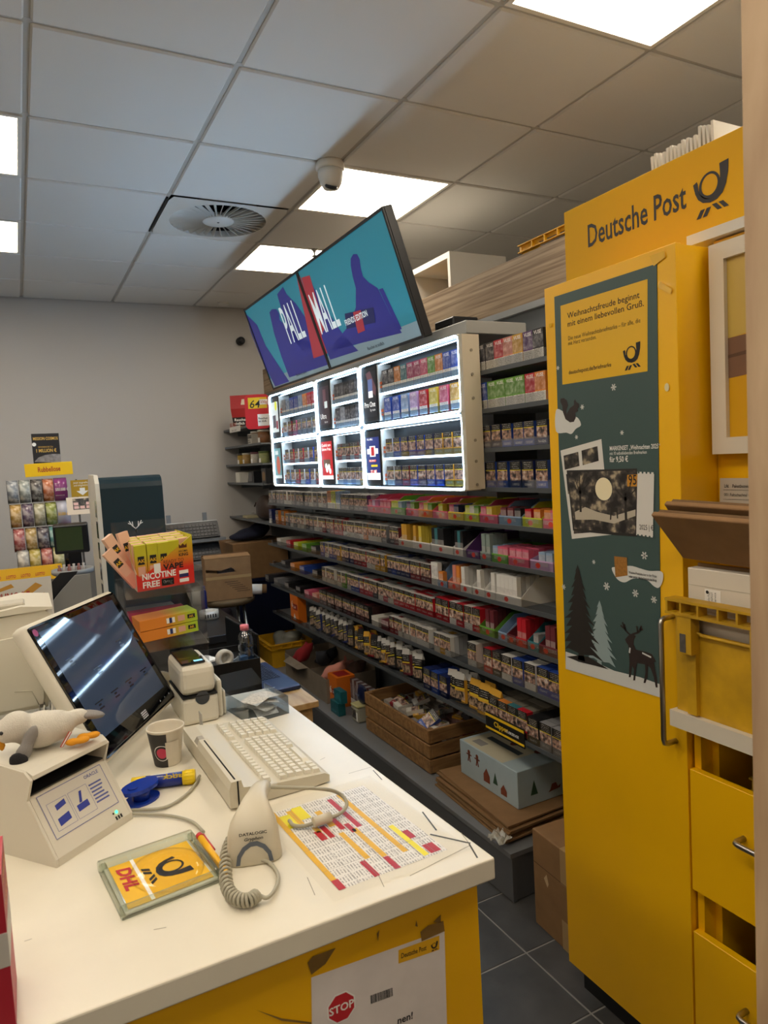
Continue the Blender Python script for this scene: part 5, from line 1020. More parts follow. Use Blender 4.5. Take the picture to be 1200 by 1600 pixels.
# framed picture
fp = thing('picture_frame', 'white framed yellow poster of two hands above the mail crate', 'picture', (0, 0, 0)); frame(fp, (1.452, 1.117, 1.617), (0, -1, 0), (0, 0, 1)); FW, FH, fb = .56, .478, .038
FRM = mat('frame_cream', '#ddd4c2', .4)
for P in ([(0, 0), (FW, 0), (FW-fb, fb), (fb, fb)], [(0, FH), (FW, FH), (FW-fb, FH-fb), (fb, FH-fb)], [(0, 0), (fb, fb), (fb, FH-fb), (0, FH)], [(FW, 0), (FW-fb, fb), (FW-fb, FH-fb), (FW, FH)]): MB().prism(P, -.03, 0, 'z').build('frame_side', FRM, fp)
MB().box(fb, FW-fb, fb, FH-fb, -.036, -.012).build('print', mat('poster_gold', '#d9a313', .3), fp)
MB().poly([(fb, FH*.36), (fb+.06, FH*.37), (.3, FH*.42), (.5, FH*.5), (.5, FH*.62), (.3, FH*.57), (fb+.05, FH*.555), (fb, FH*.55)], -.0112).build('hand_print', mat('skin_tone', '#7d5a43', .4, var=(6, .15)), fp)
MB().poly([(fb, FH*.455), (fb+.1, FH*.47), (fb+.2, FH*.52), (.3, FH*.56), (.2, FH*.53), (fb+.07, FH*.485), (fb, FH*.47)], -.0106).build('finger_line', mat('skin_shadow', '#5c402f', .5), fp)
MB().poly([(fb, FH*.55), (fb+.05, FH*.56), (.3, FH*.6), (FW-fb, FH*.62), (FW-fb, FH-fb), (fb, FH-fb)], -.0116).build('light_field', mat('poster_sand', '#c9ab53', .3), fp)
# mail crate with parcels on the white shelf
mc = thing('mail_crate', 'worn yellow mail crate with ribs on the white shelf under the picture', 'crate', (1.30, 1.118, 1.0325)); WY = mat('worn_yellow', '#c79a10', .5, var=(11, .3), bump=(25, .3)); SCU = mat('scuff_grey', '#55504a', .8, var=(60, .4))
CL, CHh, CD = .55, .272, .175                              # length along -y, height, depth along +x
def cb2(name, m, x0, x1, y0, y1, z0, z1): return MB().box(x0, x1, -y1, -y0, z0, z1).build(name, m, mc)
yy = [.0, .052, .212, .38, CL]
cb2('front_wall', WY, .016, .022, .0, .055, .0, CHh-.02); cb2('front_wall', WY, .016, .022, .055, CL, .0, CHh-.082)
cb2('front_wall', WY, .016, .022, .205, .24, CHh-.082, CHh-.02); cb2('front_wall', WY, .016, .022, .40, CL, CHh-.082, CHh-.02)
cb2('end_wall', WY, .022, CD, .004, .010, 0, CHh-.02); cb2('end_wall', WY, .022, CD, CL-.01, CL-.004, 0, CHh-.02); cb2('back_wall', WY, CD-.006, CD, .010, CL-.01, 0, CHh-.02); cb2('base', WY, .022, CD-.006, .01, CL-.01, 0, .006)
for y0 in (.028, .205, .40):
    r_ = cb2('rib_post', WY, -.012, .0155, y0, y0+.036, .145, CHh-.034); cb2('scuff', SCU, -.0126, -.0121, y0+.006, y0+.022, .148, .19); cb2('rib_post', WY, .004, .0155, y0+.01, y0+.034, .003, .144)
for z in (CHh-.006, CHh-.036): cb2('rim', WY, -.014, .022, -.004, CL, z-.006, z)
for y0 in (-.002, .035, .08, .13, .175, .212, .30, .36): cb2('rim_web', WY, -.013, .0155, y0, y0+.005, CHh-.0365, CHh-.0125)
MB().tube([(.012, -.057, CHh-.05), (.01, -.06, CHh-.078), (.01, -.075, CHh-.084), (.01, -.19, CHh-.084), (.012, -.203, CHh-.08)], .004, 6).build('grip_lip', WY, mc)
wpx = MB(); wp = thing('white_parcel', 'white cardboard parcel with address labels standing in the mail crate', 'parcel', (1.335, 1.098, 1.04)); WC = mat('white_card', '#d9d0c0', .6, var=(6, .05))
MB().rbox(0, .03, -.52, 0, 0, .325, .002).build('carton', WC, wp); MB().box(-.0006, 0, -.085, -.045, .262, .312).build('address_label', PAPER, wp, (0, 0, -.03)); MB().box(-.0006, 0, -.215, -.165, .245, .295).build('address_label', PAPER, wp, (0, 0, -.04)); MB().box(-.0008, 0, -.51, -.002, .286, .2866).build('fold_line', mat('fold_shadow', '#b3a994', .7), wp)
for y_, z_ in ((-.058, .262), (-.183, .235)):
    for k in range(3): text(('Deutsche Post', 'DIALOGPOST', 'Ein Service')[k], .008, INK, wp, (-.0009, y_-.008*k, z_-.022), (math.pi/2, -math.pi/2, SH), fit=.036)
h_ = obj('post_horn', MB().disc(0, 0, .004, 0, 10).mesh('post_horn', INK), wp, (-.0009, -.052, .275), (math.pi/2, 0, SH))
def folded_box(name, label, loc, rot, L, Hh, T):
    t = thing(name, label, 'mailer', loc); t.rotation_euler = rot
    MB().rbox(0, T, -L, 0, 0, Hh, .003, seg=2).build('outer_flap', CARD, t); MB().rbox(T+.002, T*1.9, -L+.012, -.012, .006, Hh-.008, .003).build('inner_flap', CARD, t); MB().box(.002, T*1.9, -L+.01, -.008, Hh-.010, Hh-.006).build('tuck_flap', mat('cardboard_dark', '#6e5233', .85, var=(20, .15)), t)
    return t
folded_box('cardboard_mailer', 'brown folded cardboard mailer, front one of those leaning above the crate', (1.345, 1.118, 1.382), (.03, -.75, -.03), .48, .15, .012)
folded_box('cardboard_mailer', 'brown folded cardboard mailer, second of those leaning above the crate', (1.388, 1.108, 1.382), (.03, -.72, -.03), .46, .175, .012)
bc_ = thing('brown_sleeve', 'brown cardboard sheet standing behind the white parcel', 'cardboard', (1.37, 1.098, 1.04)); MB().box(0, .006, -.5, 0, 0, .331).build('sheet', CARD, bc_)
fm = thing('order_form', 'printed paper form sticking up behind the brown mailers', 'paper', (0, 0, 0)); frame(fm, (1.462, 1.113, 1.36), (0, -1, 0), (.015, 0, .3)); MB().box(0, .3, 0, .2, -.002, 0).build('sheet', mat('form_paper', '#bdb3a3', .6), fm)
text('Lfd.   Paketbezeichnung        Anzahl', .011, INK, fm, (.012, .178, .0006), fit=.13, bold=.01); text('001 Faltschachtel weiss Größe 1', .010, INK, fm, (.012, .158, .0006), fit=.11)
for z in (.172, .15, .13): MB().rect(.01, z, .28, z+.0008, .0006).build('form_line', INK, fm)

# ---------------------------------------------------------------- things on and beyond the far end of the counter
# label printer
lpn = thing('label_printer', 'beige label printer with black top panel behind the till monitor', 'printer', (.335, 1.87, DT), 0); lpn.scale = (.72, .95, 1)
MB().rbox(0, .135, 0, .20, 0, .075, .012, seg=2, smooth=False).build('base', WP, lpn); MB().rbox(0, .13, 0, .20, .078, .16, .022, seg=3).build('lid', WP, lpn)
MB().box(.002, .131, -.001, .201, .0751, .0779).build('seam', mat('black_gap'), lpn)
MB().rbox(.012, .10, .015, .185, .1595, .166, .004, seg=2).build('top_panel', mat('gloss_black', '#0b0c0e', .08, spec=.6), lpn); MB().rect(.06, .02, .092, .036, .1664).build('display', mat('lcd_blue', '#7fc4e8', .2, emit=.7), lpn); MB().tube([(.094, .02, .167), (.099, .05, .168), (.097, .075, .168), (.09, .06, .168)], .002, 6).build('indicator_ring', CHROME, lpn)
MB().rbox(.137, .157, .02, .15, .0, .105, .009, seg=2).build('front_cover', WP, lpn); MB().rbox(.159, .172, .03, .14, .0, .07, .008, seg=2).build('peel_bar', WP, lpn)
win = MB().disc(.0, .0, .026, 0, 20, ry=.018).build('view_window', mat('smoke_window', '#3a3c40', .1), lpn, (.075, -.0008, .07), UP)
# receipt printer on a clear riser
rp_ = thing('receipt_printer', 'large beige printer cut off by the left edge behind the monitor', 'printer', (0, 0, 0)); RZ = 1.078
PRF = [(-.36, RZ), (-.36, RZ+.2), (-.1, RZ+.235), (.03, RZ+.245), (.052, RZ+.225), (.05, RZ+.15), (.038, RZ+.06), (.02, RZ)]
MB().prism(PRF, 1.93, 2.16, 'y').build('body', WP, rp_); MB().prism([(-.36, RZ+.205), (-.36, RZ+.215), (-.02, RZ+.26), (.05, RZ+.25), (.05, RZ+.245), (-.1, RZ+.24)], 1.925, 2.165, 'y').build('lid', WP, rp_)
MB().prism([(-.3, RZ+.012), (-.3, RZ+.17), (.0, RZ+.19), (.028, RZ+.16), (.01, RZ+.012)], 1.918, 1.9295, 'y').build('front_cover', WP, rp_); MB().rbox(-.09, -.01, 1.95, 2.02, RZ+.252, RZ+.266, .004).build('feed_button', WPD, rp_)
MB().tube([(.0, 1.9175, RZ+.012), (-.012, 1.9175, RZ+.05), (-.05, 1.9175, RZ+.055)], .0012, 4).build('seam', WPD, rp_)
rs = thing('clear_riser', 'clear acrylic riser with leaflets under the large printer', 'stand', (0, 0, 0)); MB().box(-.36, .06, 1.90, 2.05, RZ-.006, RZ-.001).build('top', CLEAR, rs); MB().box(.054, .06, 1.90, 2.05, DT+.0005, RZ-.0065).build('side', CLEAR, rs); MB().box(-.36, -.354, 1.9, 2.05, DT+.0005, RZ-.0065).build('side', CLEAR, rs)
lh = thing('leaflet_holder', 'wire leaflet holder beside the till monitor', 'holder', (0, 0, 0))
for k in range(4): MB().tube([(.0+.018*k, 1.87, DT+.001), (.0+.018*k, 1.87, DT+.07), (.006+.018*k, 1.885, DT+.09), (.012+.018*k, 1.89, DT+.125)], .0025, 6).build('wire', mat('wire_white', '#cfcac0', .4), lh)
for k in range(5):
    o = MB().box(-.001, .001, 0, .09, 0, .12).build('leaflet', mat('leaflet_grey_%d' % (k % 2), ('#9c988e', '#6f6b64')[k % 2], .6), None, (.01+.012*k, 1.895, DT+.001), (0, -.08, 0)); tag(o, 'thin printed leaflet in the wire holder, %s from the left' % words(k+1), 'leaflet', 'leaflets in the wire holder')
gb = thing('glass_bowl', 'glass bowl of silver foil sweets beside the plush seagull', 'bowl', (-.085, 1.80, DT)); MB().lathe([(.04, .0), (.07, .012), (.09, .06), (.095, .085), (.092, .085), (.087, .06), (.066, .016), (0, .006)], 28).build('bowl', clear('bowl_glass', '#dfe8e4', .05), gb)
FOIL = mat('silver_foil', '#b7b6b4', .22, .9, bump=(70, 1))
for k in range(9):
    a = k*2.4; r = .052*math.sqrt(k/9)
    o = sphere_remesh('foil_sweet', [((0, 0, 0), (.024, .017, .015)), ((.018, 0, .004), (.012, .012, .008))], FOIL, None, (-.085+r*math.cos(a), 1.80+r*math.sin(a), DT+.062+.012*(k < 3)), (k, k*.7, k*1.3), .006); tag(o, 'crumpled silver foil sweet in the glass bowl, %s of the heap' % words(k+1), 'sweet', 'foil sweets in the bowl')
# plush seagull on the document reader
sgx, sgy = .0, 1.472; sz0 = DT+.166
gull = thing('plush_seagull', 'white and grey plush seagull lying on the document reader', 'plush toy', (sgx, sgy, sz0), math.radians(8)); gull.scale = (.82, .82, .82); PLW = mat('plush_white', '#d6d0c2', .95, var=(40, .06), bump=(400, .8)); PLG = mat('plush_grey', '#8d8985', .95, bump=(400, .8)); PLK = mat('plush_black', '#1d1c1f', .95, bump=(400, .8)); PLO = mat('plush_orange', '#e0981c', .9, bump=(400, .6))
bdy = sphere_remesh('body', [((0, 0, .045), (.058, .045, .042)), ((.03, 0, .045), (.045, .04, .036)), ((-.05, -.005, .066), (.036, .034, .036)), ((-.072, -.006, .062), (.028, .028, .028)), ((.08, .01, .05), (.03, .022, .02))], PLW, gull, voxel=.006)
sphere_remesh('beak', [((-.088, -.012, .044), (.012, .009, .012)), ((-.084, -.012, .032), (.008, .007, .012))], PLO, bdy, voxel=.004); MB().ell((-.084, -.028, .066), (.0045, .0045, .0045), 10, 8).build('eye', DARK, bdy)
wg = sphere_remesh('wing', [((-.03, -.042, .045), (.016, .010, .03), (0, .5, 0)), ((-.046, -.046, .016), (.018, .010, .028), (0, .6, 0))], PLG, gull, voxel=.005); sphere_remesh('wing_tip', [((-.058, -.052, .004), (.022, .014, .018), (0, .5, 0))], PLK, wg, voxel=.005)
sphere_remesh('tail', [((.11, .012, .048), (.038, .026, .01), (0, .25, 0))], PLG, gull, voxel=.005)
for k, (x, y) in enumerate(((.055, -.045), (.082, -.03))): sphere_remesh('foot', [((x, y, .012), (.016, .01, .009)), ((x+.022, y-.004, .012), (.018, .013, .008))], PLO, gull, voxel=.004)
MB().add([(.028, -.047, .008), (.034, -.047, .006), (.056, -.049, .036), (.05, -.048, .04)], [(0, 1, 2, 3)]).build('label_tag', mat('tag_red', '#c4472f', .7), gull); MB().add([(.031, -.0475, .008), (.033, -.0475, .007), (.054, -.0495, .037), (.052, -.049, .039)], [(0, 1, 2, 3)]).build('label_tag', WHITEINK, gull)
# red box at the lower left
rb_ = thing('red_promo_box', 'red cardboard box with a white band at the lower left corner', 'box', (0, 0, 0)); rbr = mat('promo_red', '#b02535', .45); MB().box(-.32, -.058, .955, 1.06, DT+.0005, 1.172).build('carton', rbr, rb_); MB().box(-.3205, -.0575, .9545, 1.0605, 1.055, 1.098).build('white_band', mat('band_grey', '#c9c3b9', .5), rb_)
text('GEWINNEN', .016, mat('print_amber'), rb_, (-.0574, .97, 1.15), (math.pi/2, 0, math.pi/2), bold=.01, fit=.075); text('MITMACHEN', .012, mat('print_amber'), rb_, (-.0574, .972, 1.118), (math.pi/2, 0, math.pi/2), fit=.07)
# clear container with receipts at the far end
ccx = thing('clear_container', 'open clear plastic box with receipts at the end of the counter', 'box', (.535, 1.87, DT), math.radians(8)); CT = clear('container_plastic', '#eef3f8', .04)
for a in ((-.06, -.058, -.075, .075), (.058, .06, -.075, .075), (-.058, .058, -.075, -.073), (-.058, .058, .073, .075)): MB().box(*a, .001, .05).build('wall', CT, ccx)
MB().box(-.06, .06, -.075, .075, 0, .001).build('base', CT, ccx); MB().add([(-.06, .075, .05), (.06, .075, .05), (.05, .13, .085), (-.05, .13, .085), (-.06, .0765, .05), (.06, .0765, .05), (.05, .1315, .085), (-.05, .1315, .085)], [(0, 1, 2, 3), (7, 6, 5, 4)]).build('lid_flap', CT, ccx)
for k in range(4):
    o = MB().add([(-.03, -.05, 0), (.03, -.05, 0), (.034, .0, .006), (.03, .05, .001), (-.03, .05, 0), (-.028, 0, .008)], [(0, 1, 2, 5), (5, 2, 3, 4)]).build('receipt', mat('receipt_paper', '#cdc8bd', .6, var=(160, .3)), None, (.535+random.uniform(-.015, .015), 1.865, DT+.004+.011*k), (0, random.uniform(-.1, .1), k*.7)); tag(o, 'crumpled printed receipt in the clear box, %s from the bottom' % words(k+1), 'receipt', 'receipts in the clear box')
pcard = thing('card_stub', 'small upright clear card by the corner of the keyboard', 'card', (*(0.363,1.783,0.970)[:2], DT)); MB().box(-.001, .001, -.012, .02, 0, .06).build('card', mat('card_frost', '#b9b7ae', .3), pcard)
# vape stand
vs = thing('acrylic_stand', 'two-tier clear acrylic stand with vape cartons on the counter', 'stand', (0, 0, 0)); VX0, VX1, VY = .236, .458, 2.085
for x in (VX0, VX1): MB().box(x, x+.004, VY, VY+.20, DT+.001, 1.36).build('side_panel', CLEAR, vs)
for z in (1.296, 1.14): MB().add([(VX0+.004, VY-.03, z), (VX1, VY-.03, z), (VX1, VY+.2, z+.03), (VX0+.004, VY+.2, z+.03), (VX0+.004, VY-.03, z+.004), (VX1, VY-.03, z+.004), (VX1, VY+.2, z+.034), (VX0+.004, VY+.2, z+.034)], [(3, 2, 1, 0), (4, 5, 6, 7), (0, 1, 5, 4)]).build('tier', CLEAR, vs); MB().box(VX0+.004, VX1, VY-.034, VY-.0305, z, z+.03).build('lip', CLEAR, vs)
MB().box(VX0+.0045, VX1-.0005, VY+.201, VY+.204, DT+.001, 1.5).build('back_panel', CLEAR, vs)
# nicotine-free vape carton
def gradmat(name, c0, c1, z0, z1, axis=2):
    m, nt, b = nodes_start(name); b.inputs['Roughness'].default_value = .4; tc = nt.nodes.new('ShaderNodeTexCoord'); sp = nt.nodes.new('ShaderNodeSeparateXYZ'); nt.links.new(tc.outputs['Object'], sp.inputs[0])
    r = nt.nodes.new('ShaderNodeMapRange'); r.inputs[1].default_value = z0; r.inputs[2].default_value = z1; nt.links.new(sp.outputs[axis], r.inputs[0]); nt.links.new(mixc(nt, r.outputs[0], lin(c0), lin(c1)), b.inputs['Base Color']); return m
NG = gradmat('nicotine_print', '#d8281f', '#c9d62a', .05, .155); VB = gradmat('vape_box_print', '#e0452a', '#c6c02a', .02, .10)
N0, N1 = Vector((0.234,1.985,1.345)), Vector((0.385,1.985,1.361)); NW = .158
nc = thing('vape_carton', 'red and lime display carton reading READY TO VAPE NICOTINE FREE', 'carton', (.272, 2.06, 1.314), math.radians(5)); NH = .135; nb = thing
nc.rotation_euler = (.13, -.03, math.radians(5)); nc.scale = (1.03, 1, 1.03)
MB().prism([(0, 0), (NW, 0), (NW, .14), (.012, .036), (0, .05)], 0, .002, 'y').build('front_panel', NG, nc); MB().prism([(.002, 0), (.16, 0), (.16, .125), (.002, .14)], NW-.002, NW, 'x').build('side_panel', NG, nc); MB().prism([(.002, 0), (.16, 0), (.16, .1), (.1, .1), (.002, .05)], 0, .002, 'x').build('side_panel', mat('carton_inner', '#cbb7a0', .6), nc)
MB().box(.002, NW-.002, .002, .16, 0, .002).build('base', mat('carton_inner'), nc); MB().box(.002, NW-.002, .158, .16, .002, .1).build('back_panel', mat('carton_inner'), nc)
def ftxt(s, size, m, x, z, fit=None, bold=.03): return text(s, size, m, nc, (x, -.0006, z), UP, bold=bold, fit=fit)
ftxt('NICOTINE', .024, WHITEINK, .014, .031, .092); ftxt('FREE', .024, WHITEINK, .014, .008, .046); MB().box(.066, .1, -.0006, 0, .006, .026).build('black_tab', INK, nc); ftxt('0mg', .015, WHITEINK, .07, .012, .026, .02)
ftxt('READY TO', .014, mat('ink_rust', '#5a2a18', .5), .074, .068, .056, .0); ftxt('VAPE', .022, INK, .074, .051, .056); ftxt('AROMA', .009, INK, .118, .094, .026, .01); ftxt('KING', .012, INK, .118, .083, .026, .03)
cr_ = MB().poly([(0, 0), (.022, 0), (.022, .012), (.0165, .006), (.011, .013), (.0055, .006), (0, .012)]).build('crown', mat('ink_rust'), nc, (.12, -.0006, .106), UP); MB().box(.048, .066, -.0006, 0, .046, .072).build('seal_label', WHITEINK, nc)
for z, m in ((.008, WHITEINK), (.022, mat('ink_navy', '#1e2a66', .5)), (.032, WHITEINK)): MB().box(.116, .142, -.0006, 0, z, z+.01).build('info_label', m, nc)
VM = MB(); VM.box(-.0155, .0155, 0, .014, 0, .128, 0); vme = VM.mesh('vape_box', VB); vlm = MB().box(-.009, .009, -.0006, 0, .072, .096).mesh('name_panel', INK); vl2 = MB().box(-.01, .01, -.0006, 0, .040, .066).mesh('info_panel', mat('info_salmon', '#d9a58f', .5))
def vbox(loc, label, rot=(0, 0, 0), par=None, m=None):
    o = obj('vape_box', m or vme, None, loc, rot); tag(o, label, 'box', 'vape boxes of the nicotine-free carton'); obj('name_panel', vlm, o); obj('info_panel', vl2, o); text('AK', .014, mat('print_amber'), o, (0, -.0008, .078), UP, 'CENTER', .02); return o
VP = gradmat('vape_box_peach', '#d88a78', '#e3b79a', .02, .10); VMp = MB(); VMp.box(-.0155, .0155, 0, .014, 0, .128); vmp = VMp.mesh('vape_box', VP)
Mn = Matrix.Translation((.272, 2.06, 1.314)) @ nc.rotation_euler.to_matrix().to_4x4()
for r in range(8):
    for i in range(5 if r else 4):
        p = Mn @ Vector((.018+.031*i+(0.0 if r else 0), .004+.0155*r, .004)); e = Mn.to_euler()
        vbox(p, '%s vape box standing in the nicotine-free carton, %s row, %s from left' % (('lime', 'peach')[r % 2], words(r+1), words(i+1)), (e.x+random.uniform(-.03, .03), e.y+random.uniform(-.03, .03), e.z), m=(vme, vmp)[r % 2])
for k, (p, ry, rz) in enumerate((((.006, .012, .018), -.62, .1), ((.0, .045, .045), -.5, .3), ((.014, .06, .035), -.2, .1))):
    q_ = Mn @ Vector(p); vbox(q_, ('pink', 'peach', 'pale')[k]+' vape box sticking out of the left side of the nicotine-free carton', (-.1, ry, rz+.24), m=vmp)
# lower tier cartons
for k in range(2):
    lc = thing('vape_tray_carton', 'long orange and green vape carton, %s of two on the lower tier' % ('upper', 'lower')[k], 'carton', (.272, 2.07, 1.166+.032*(1-k)), math.radians(4)); lc.rotation_euler.y = -.05
    MB().box(0, .165, 0, .1, 0, .030, 0).build('carton', gradmat('lower_print_%d' % k, '#e0862a', '#a9c42e', .07, .15, 0), lc)
    for x, m in ((.075, WHITEINK), (.083, mat('ink_navy')), (.091, WHITEINK)): MB().box(x, x+.008, -.0006, 0, .008, .023).build('info_label', m, lc)
    MB().box(.108, .128, -.0006, 0, .008, .024).build('seal_label', mat('info_salmon'), lc); MB().box(.136, .158, -.0006, 0, .01, .022).build('name_panel', INK, lc); text('AK', .01, mat('print_amber'), lc, (.147, -.0008, .0125), UP, 'CENTER', .02)
for k in range(4):
    o = MB().box(0, .165, 0, .006, 0, .04).build('vape_sachet', mat('sachet_%d' % (k % 2), ('#b0446a', '#8c5a6a')[k % 2], .35), None, (.262, 2.205+.012*k, 1.19), (-.2, 0, math.radians(4))); tag(o, 'pink flat vape sachet behind the lower cartons, %s from the front' % words(k+1), 'sachet', 'vape sachets on the lower tier')
# tape roll on the counter below the stand
tr_ = thing('tape_roll', 'roll of clear tape standing under the acrylic stand', 'tape', (.33, 2.16, DT)); mbt = MB(); mbt.lathe([(.02, -.01), (.04, -.01), (.04, .01), (.02, .01), (.02, -.01)], 24); mbt.xf(Matrix.Translation((0, 0, .04)) @ Matrix.Rotation(math.pi/2, 4, 'X')); mbt.build('roll', mat('tape_clear_brown', '#a39b86', .25), tr_)
# ---------------------------------------------------------------- far counter with lottery stand
fc = thing('lottery_counter', 'dark sided counter carrying the scratch card stand', 'counter', (0, 0, 0)); FCT = mat('dark_counter', '#3a3836', .4); MB().box(-1.6, .62, 3.35, 5.35, .97, 1.005).build('worktop', FCT, fc); MB().box(-1.55, .57, 3.4, 5.3, 0, .969).build('body', mat('counter_dark_side', '#2a2928', .6), fc)
LY = 4.9; lt = thing('scratch_card_stand', 'scratch card roll stand with yellow LOTTO band and black end discs', 'display stand', (0, LY, 1.005))
def lx(px, py): pass
X0 = -.135; PIT = .0665; RR = .073
rows = [(1.567, .20, 0), (1.417, .205, 0), (1.267, .212, 0), (1.135, .222, 0)]
MB().prism([(.06, 0), (.24, 0), (.30, .62), (.2, .62)], X0-.05, X0-.045, 'x').build('side_plate', DARK, lt); MB().prism([(.09, 0), (.24, 0), (.30, .62), (.22, .62)], .345, .35, 'x').build('side_plate', DARK, lt)
MB().prism([(-.135, .02), (-.115, .02), (-.095, .105), (-.12, .105)], X0-.08, .20, 'x').build('lotto_band', mat('lotto_yellow', '#efb70f', .4), lt)
for k in range(4): text('LOTTO', .026, RED, lt, (X0-.055+.079*k, -.1315, .05), (math.radians(78), 0, 0), fit=.052, bold=.02, shear=.15)
RC = [['#8b949c', '#9aa39c', '#3a3736', '#c8641f'], ['#c79a3a', '#5a4260', '#b9b48f', '#9aa83a'], ['#b24a4a', '#b8933f', '#3d3040', '#5aa0a0'], ['#c9c4b8', '#c9b13a', '#bf5a4a', '#c9c07a']]
m_, nt, b = nodes_start('ticket_print'); b.inputs['Roughness'].default_value = .18; oi = nt.nodes.new('ShaderNodeObjectInfo'); tc = nt.nodes.new('ShaderNodeTexCoord'); nz = nt.nodes.new('ShaderNodeTexNoise'); nz.inputs['Scale'].default_value = 38; nz.inputs['Detail'].default_value = 4; nt.links.new(tc.outputs['Object'], nz.inputs['Vector'])
rp = nt.nodes.new('ShaderNodeValToRGB'); rp.color_ramp.elements[0].position = .42; rp.color_ramp.elements[0].color = (.12, .1, .1, 1); rp.color_ramp.elements[1].position = .62; rp.color_ramp.elements[1].color = (1, .95, .85, 1); nt.links.new(nz.outputs['Fac'], rp.inputs[0]); nt.links.new(mixc(nt, .3, oi.outputs['Color'], rp.outputs[0]), b.inputs['Base Color']); TKP = m_
rl = MB(); rl.cyl((0, 0, 0), (.060, 0, 0), RR, n=28, mi=0, capm=1); rl.cyl((-.002, 0, 0), (0, 0, 0), RR+.003, n=28, mi=1); rme = rl.mesh('ticket_roll', [TKP, DARK])
ED = ['#8a3f7a', '#b8b9c6', '#a8506a', '#1b1b1d']
for r, (zc, xe, xs) in enumerate(rows):
    yc = LY+.03*(r-0)*-1+.09
    for i in range(4):
        o = obj('ticket_roll', rme, None, (xe-PIT*(4-i)+.003, yc, zc)); o.color = lin(RC[r][i]); tag(o, 'scratch card roll, %s from the left in the %s row of the stand' % (words(i+1), ('top', 'second', 'third', 'bottom')[r]), 'ticket roll', 'scratch card rolls')
    e_ = thing('roll_end_disc', ('purple end disc reading Bis 500.000 € sofort', 'silver end disc reading 50.000', 'pink end disc of the third scratch card row', 'black end disc of the bottom scratch card row')[r], 'disc', (xe+.001, yc, zc)); MB().cyl((0, 0, 0), (.075, -.0, 0), RR+.002, n=30).build('disc', mat('end_disc_%d' % r, ED[r], .2), e_)
    if r == 0:
        for q_, s_ in enumerate(('Bis', '500.000 €', 'sofort')): text(s_, .026, WHITEINK, e_, (.005, -RR-.0045-(-.012 if q_ != 1 else 0), .022-.03*q_), UP, 'LEFT', .02, fit=(.03, .075, .05)[q_])
    if r == 1: text('50.000 €', .026, mat('print_amber'), e_, (.002, -RR-.003, -.012), UP, bold=.02, fit=.06)
o = thing('lottery_sign', 'yellow sign reading Rubbellose on the scratch card stand', 'sign', (0, 0, 0)); frame(o, (.045, LY+.05, 1.655), (1, 0, .02), (0, 0, 1)); MB().rbox(0, .275, 0, .082, -.004, 0, .001).build('board', mat('lotto_sign_yellow', '#f2c40e', .4), o); text('Rubbellose', .044, mat('lotto_ink', '#a8321f', .5), o, (.138, .027, .0008), align='CENTER', bold=.02, fit=.13)
p0 = (0.098,4.960,1.720); o = thing('million_poster', 'dark poster reading 1 MILLION € above the Rubbellose sign', 'poster', (0, 0, 0)); frame(o, p0, (1, 0, 0), (0, 0, 1)); MB().box(0, .158, 0, .205, -.002, 0).build('sheet', mat('poster_space', '#17161b', .4), o)
MB().poly([(.005, .03), (.03, .055), (.07, .07), (.12, .075), (.158, .072), (.158, .005), (.1, .022), (.05, .026)], .0006).build('planet', mat('planet_grey', '#8f8a88', .5, var=(40, .4)), o); GOI = mat('gold_ink', '#d9b25a', .4)
text('1 MILLION €', .03, GOI, o, (.018, .088, .0008), bold=.02, fit=.115); text('GEWINNE BIS ZU', .014, GOI, o, (.033, .116, .0008), fit=.085); text('MISSION COSMOS', .026, GOI, o, (.008, .165, .0008), bold=.02, fit=.142); MB().disc(.012, .138, .012, .0008, 12).build('badge', WHITEINK, o)
o = thing('arrow_sign', 'mustard sign with a white arrow pointing down beside the scratch cards', 'sign', (0, 0, 0)); frame(o, (0.290,4.800,1.516), (1, 0, 0), (0, 0, 1)); MB().box(0, .13, 0, .105, -.003, 0).build('board', mat('mustard', '#b18a16', .45), o); MB().poly([(.05, .055), (.05, .036), (.03, .036), (.065, .008), (.10, .036), (.08, .036), (.08, .055)], .0006).build('arrow', WHITEINK, o)
text('Jetzt zugreifen', .017, WHITEINK, o, (.016, .083, .0006), fit=.09); text('und mitgewinnen!', .017, WHITEINK, o, (.016, .066, .0006), fit=.095)
o = thing('scratch_card_sample', 'pale scratch card sample leaning above the small black screen', 'card', (0, 0, 0)); frame(o, (0.253,4.700,1.411), (1, 0, 0), (.12, .3, 1)); MB().box(0, .145, 0, .11, -.002, 0).build('card', mat('sample_cream', '#d9c9b4', .45), o); MB().rect(.035, .03, .14, .1, .0006).build('picture', SSC, o); MB().box(.06, .075, -.42, 0, -.008, -.003).build('support', CLEAR, o)
cl_ = [(.04, .035), (.075, .035), (.11, .035), (.04, .058), (.11, .058)]
for x, y in cl_: MB().rect(x, y, x+.026, y+.018, .001).build('field', mat('field_pink', '#dcb0a6', .5), o)
sc_ = thing('customer_display', 'small black customer screen in front of the scratch cards', 'screen', (.24, 4.45, 1.20)); sc_.rotation_euler = (.18, 0, -.12); MB().rbox(-.085, .10, .0, .06, -.0, .17, .006).build('housing', DARK, sc_); MB().box(-.072, .068, -.0012, 0, .02, .158).build('screen', mat('dull_screen', '#3c4a2c', .12), sc_); MB().box(-.02, .05, .061, .085, -.2, .08).build('stand', DARK, sc_)
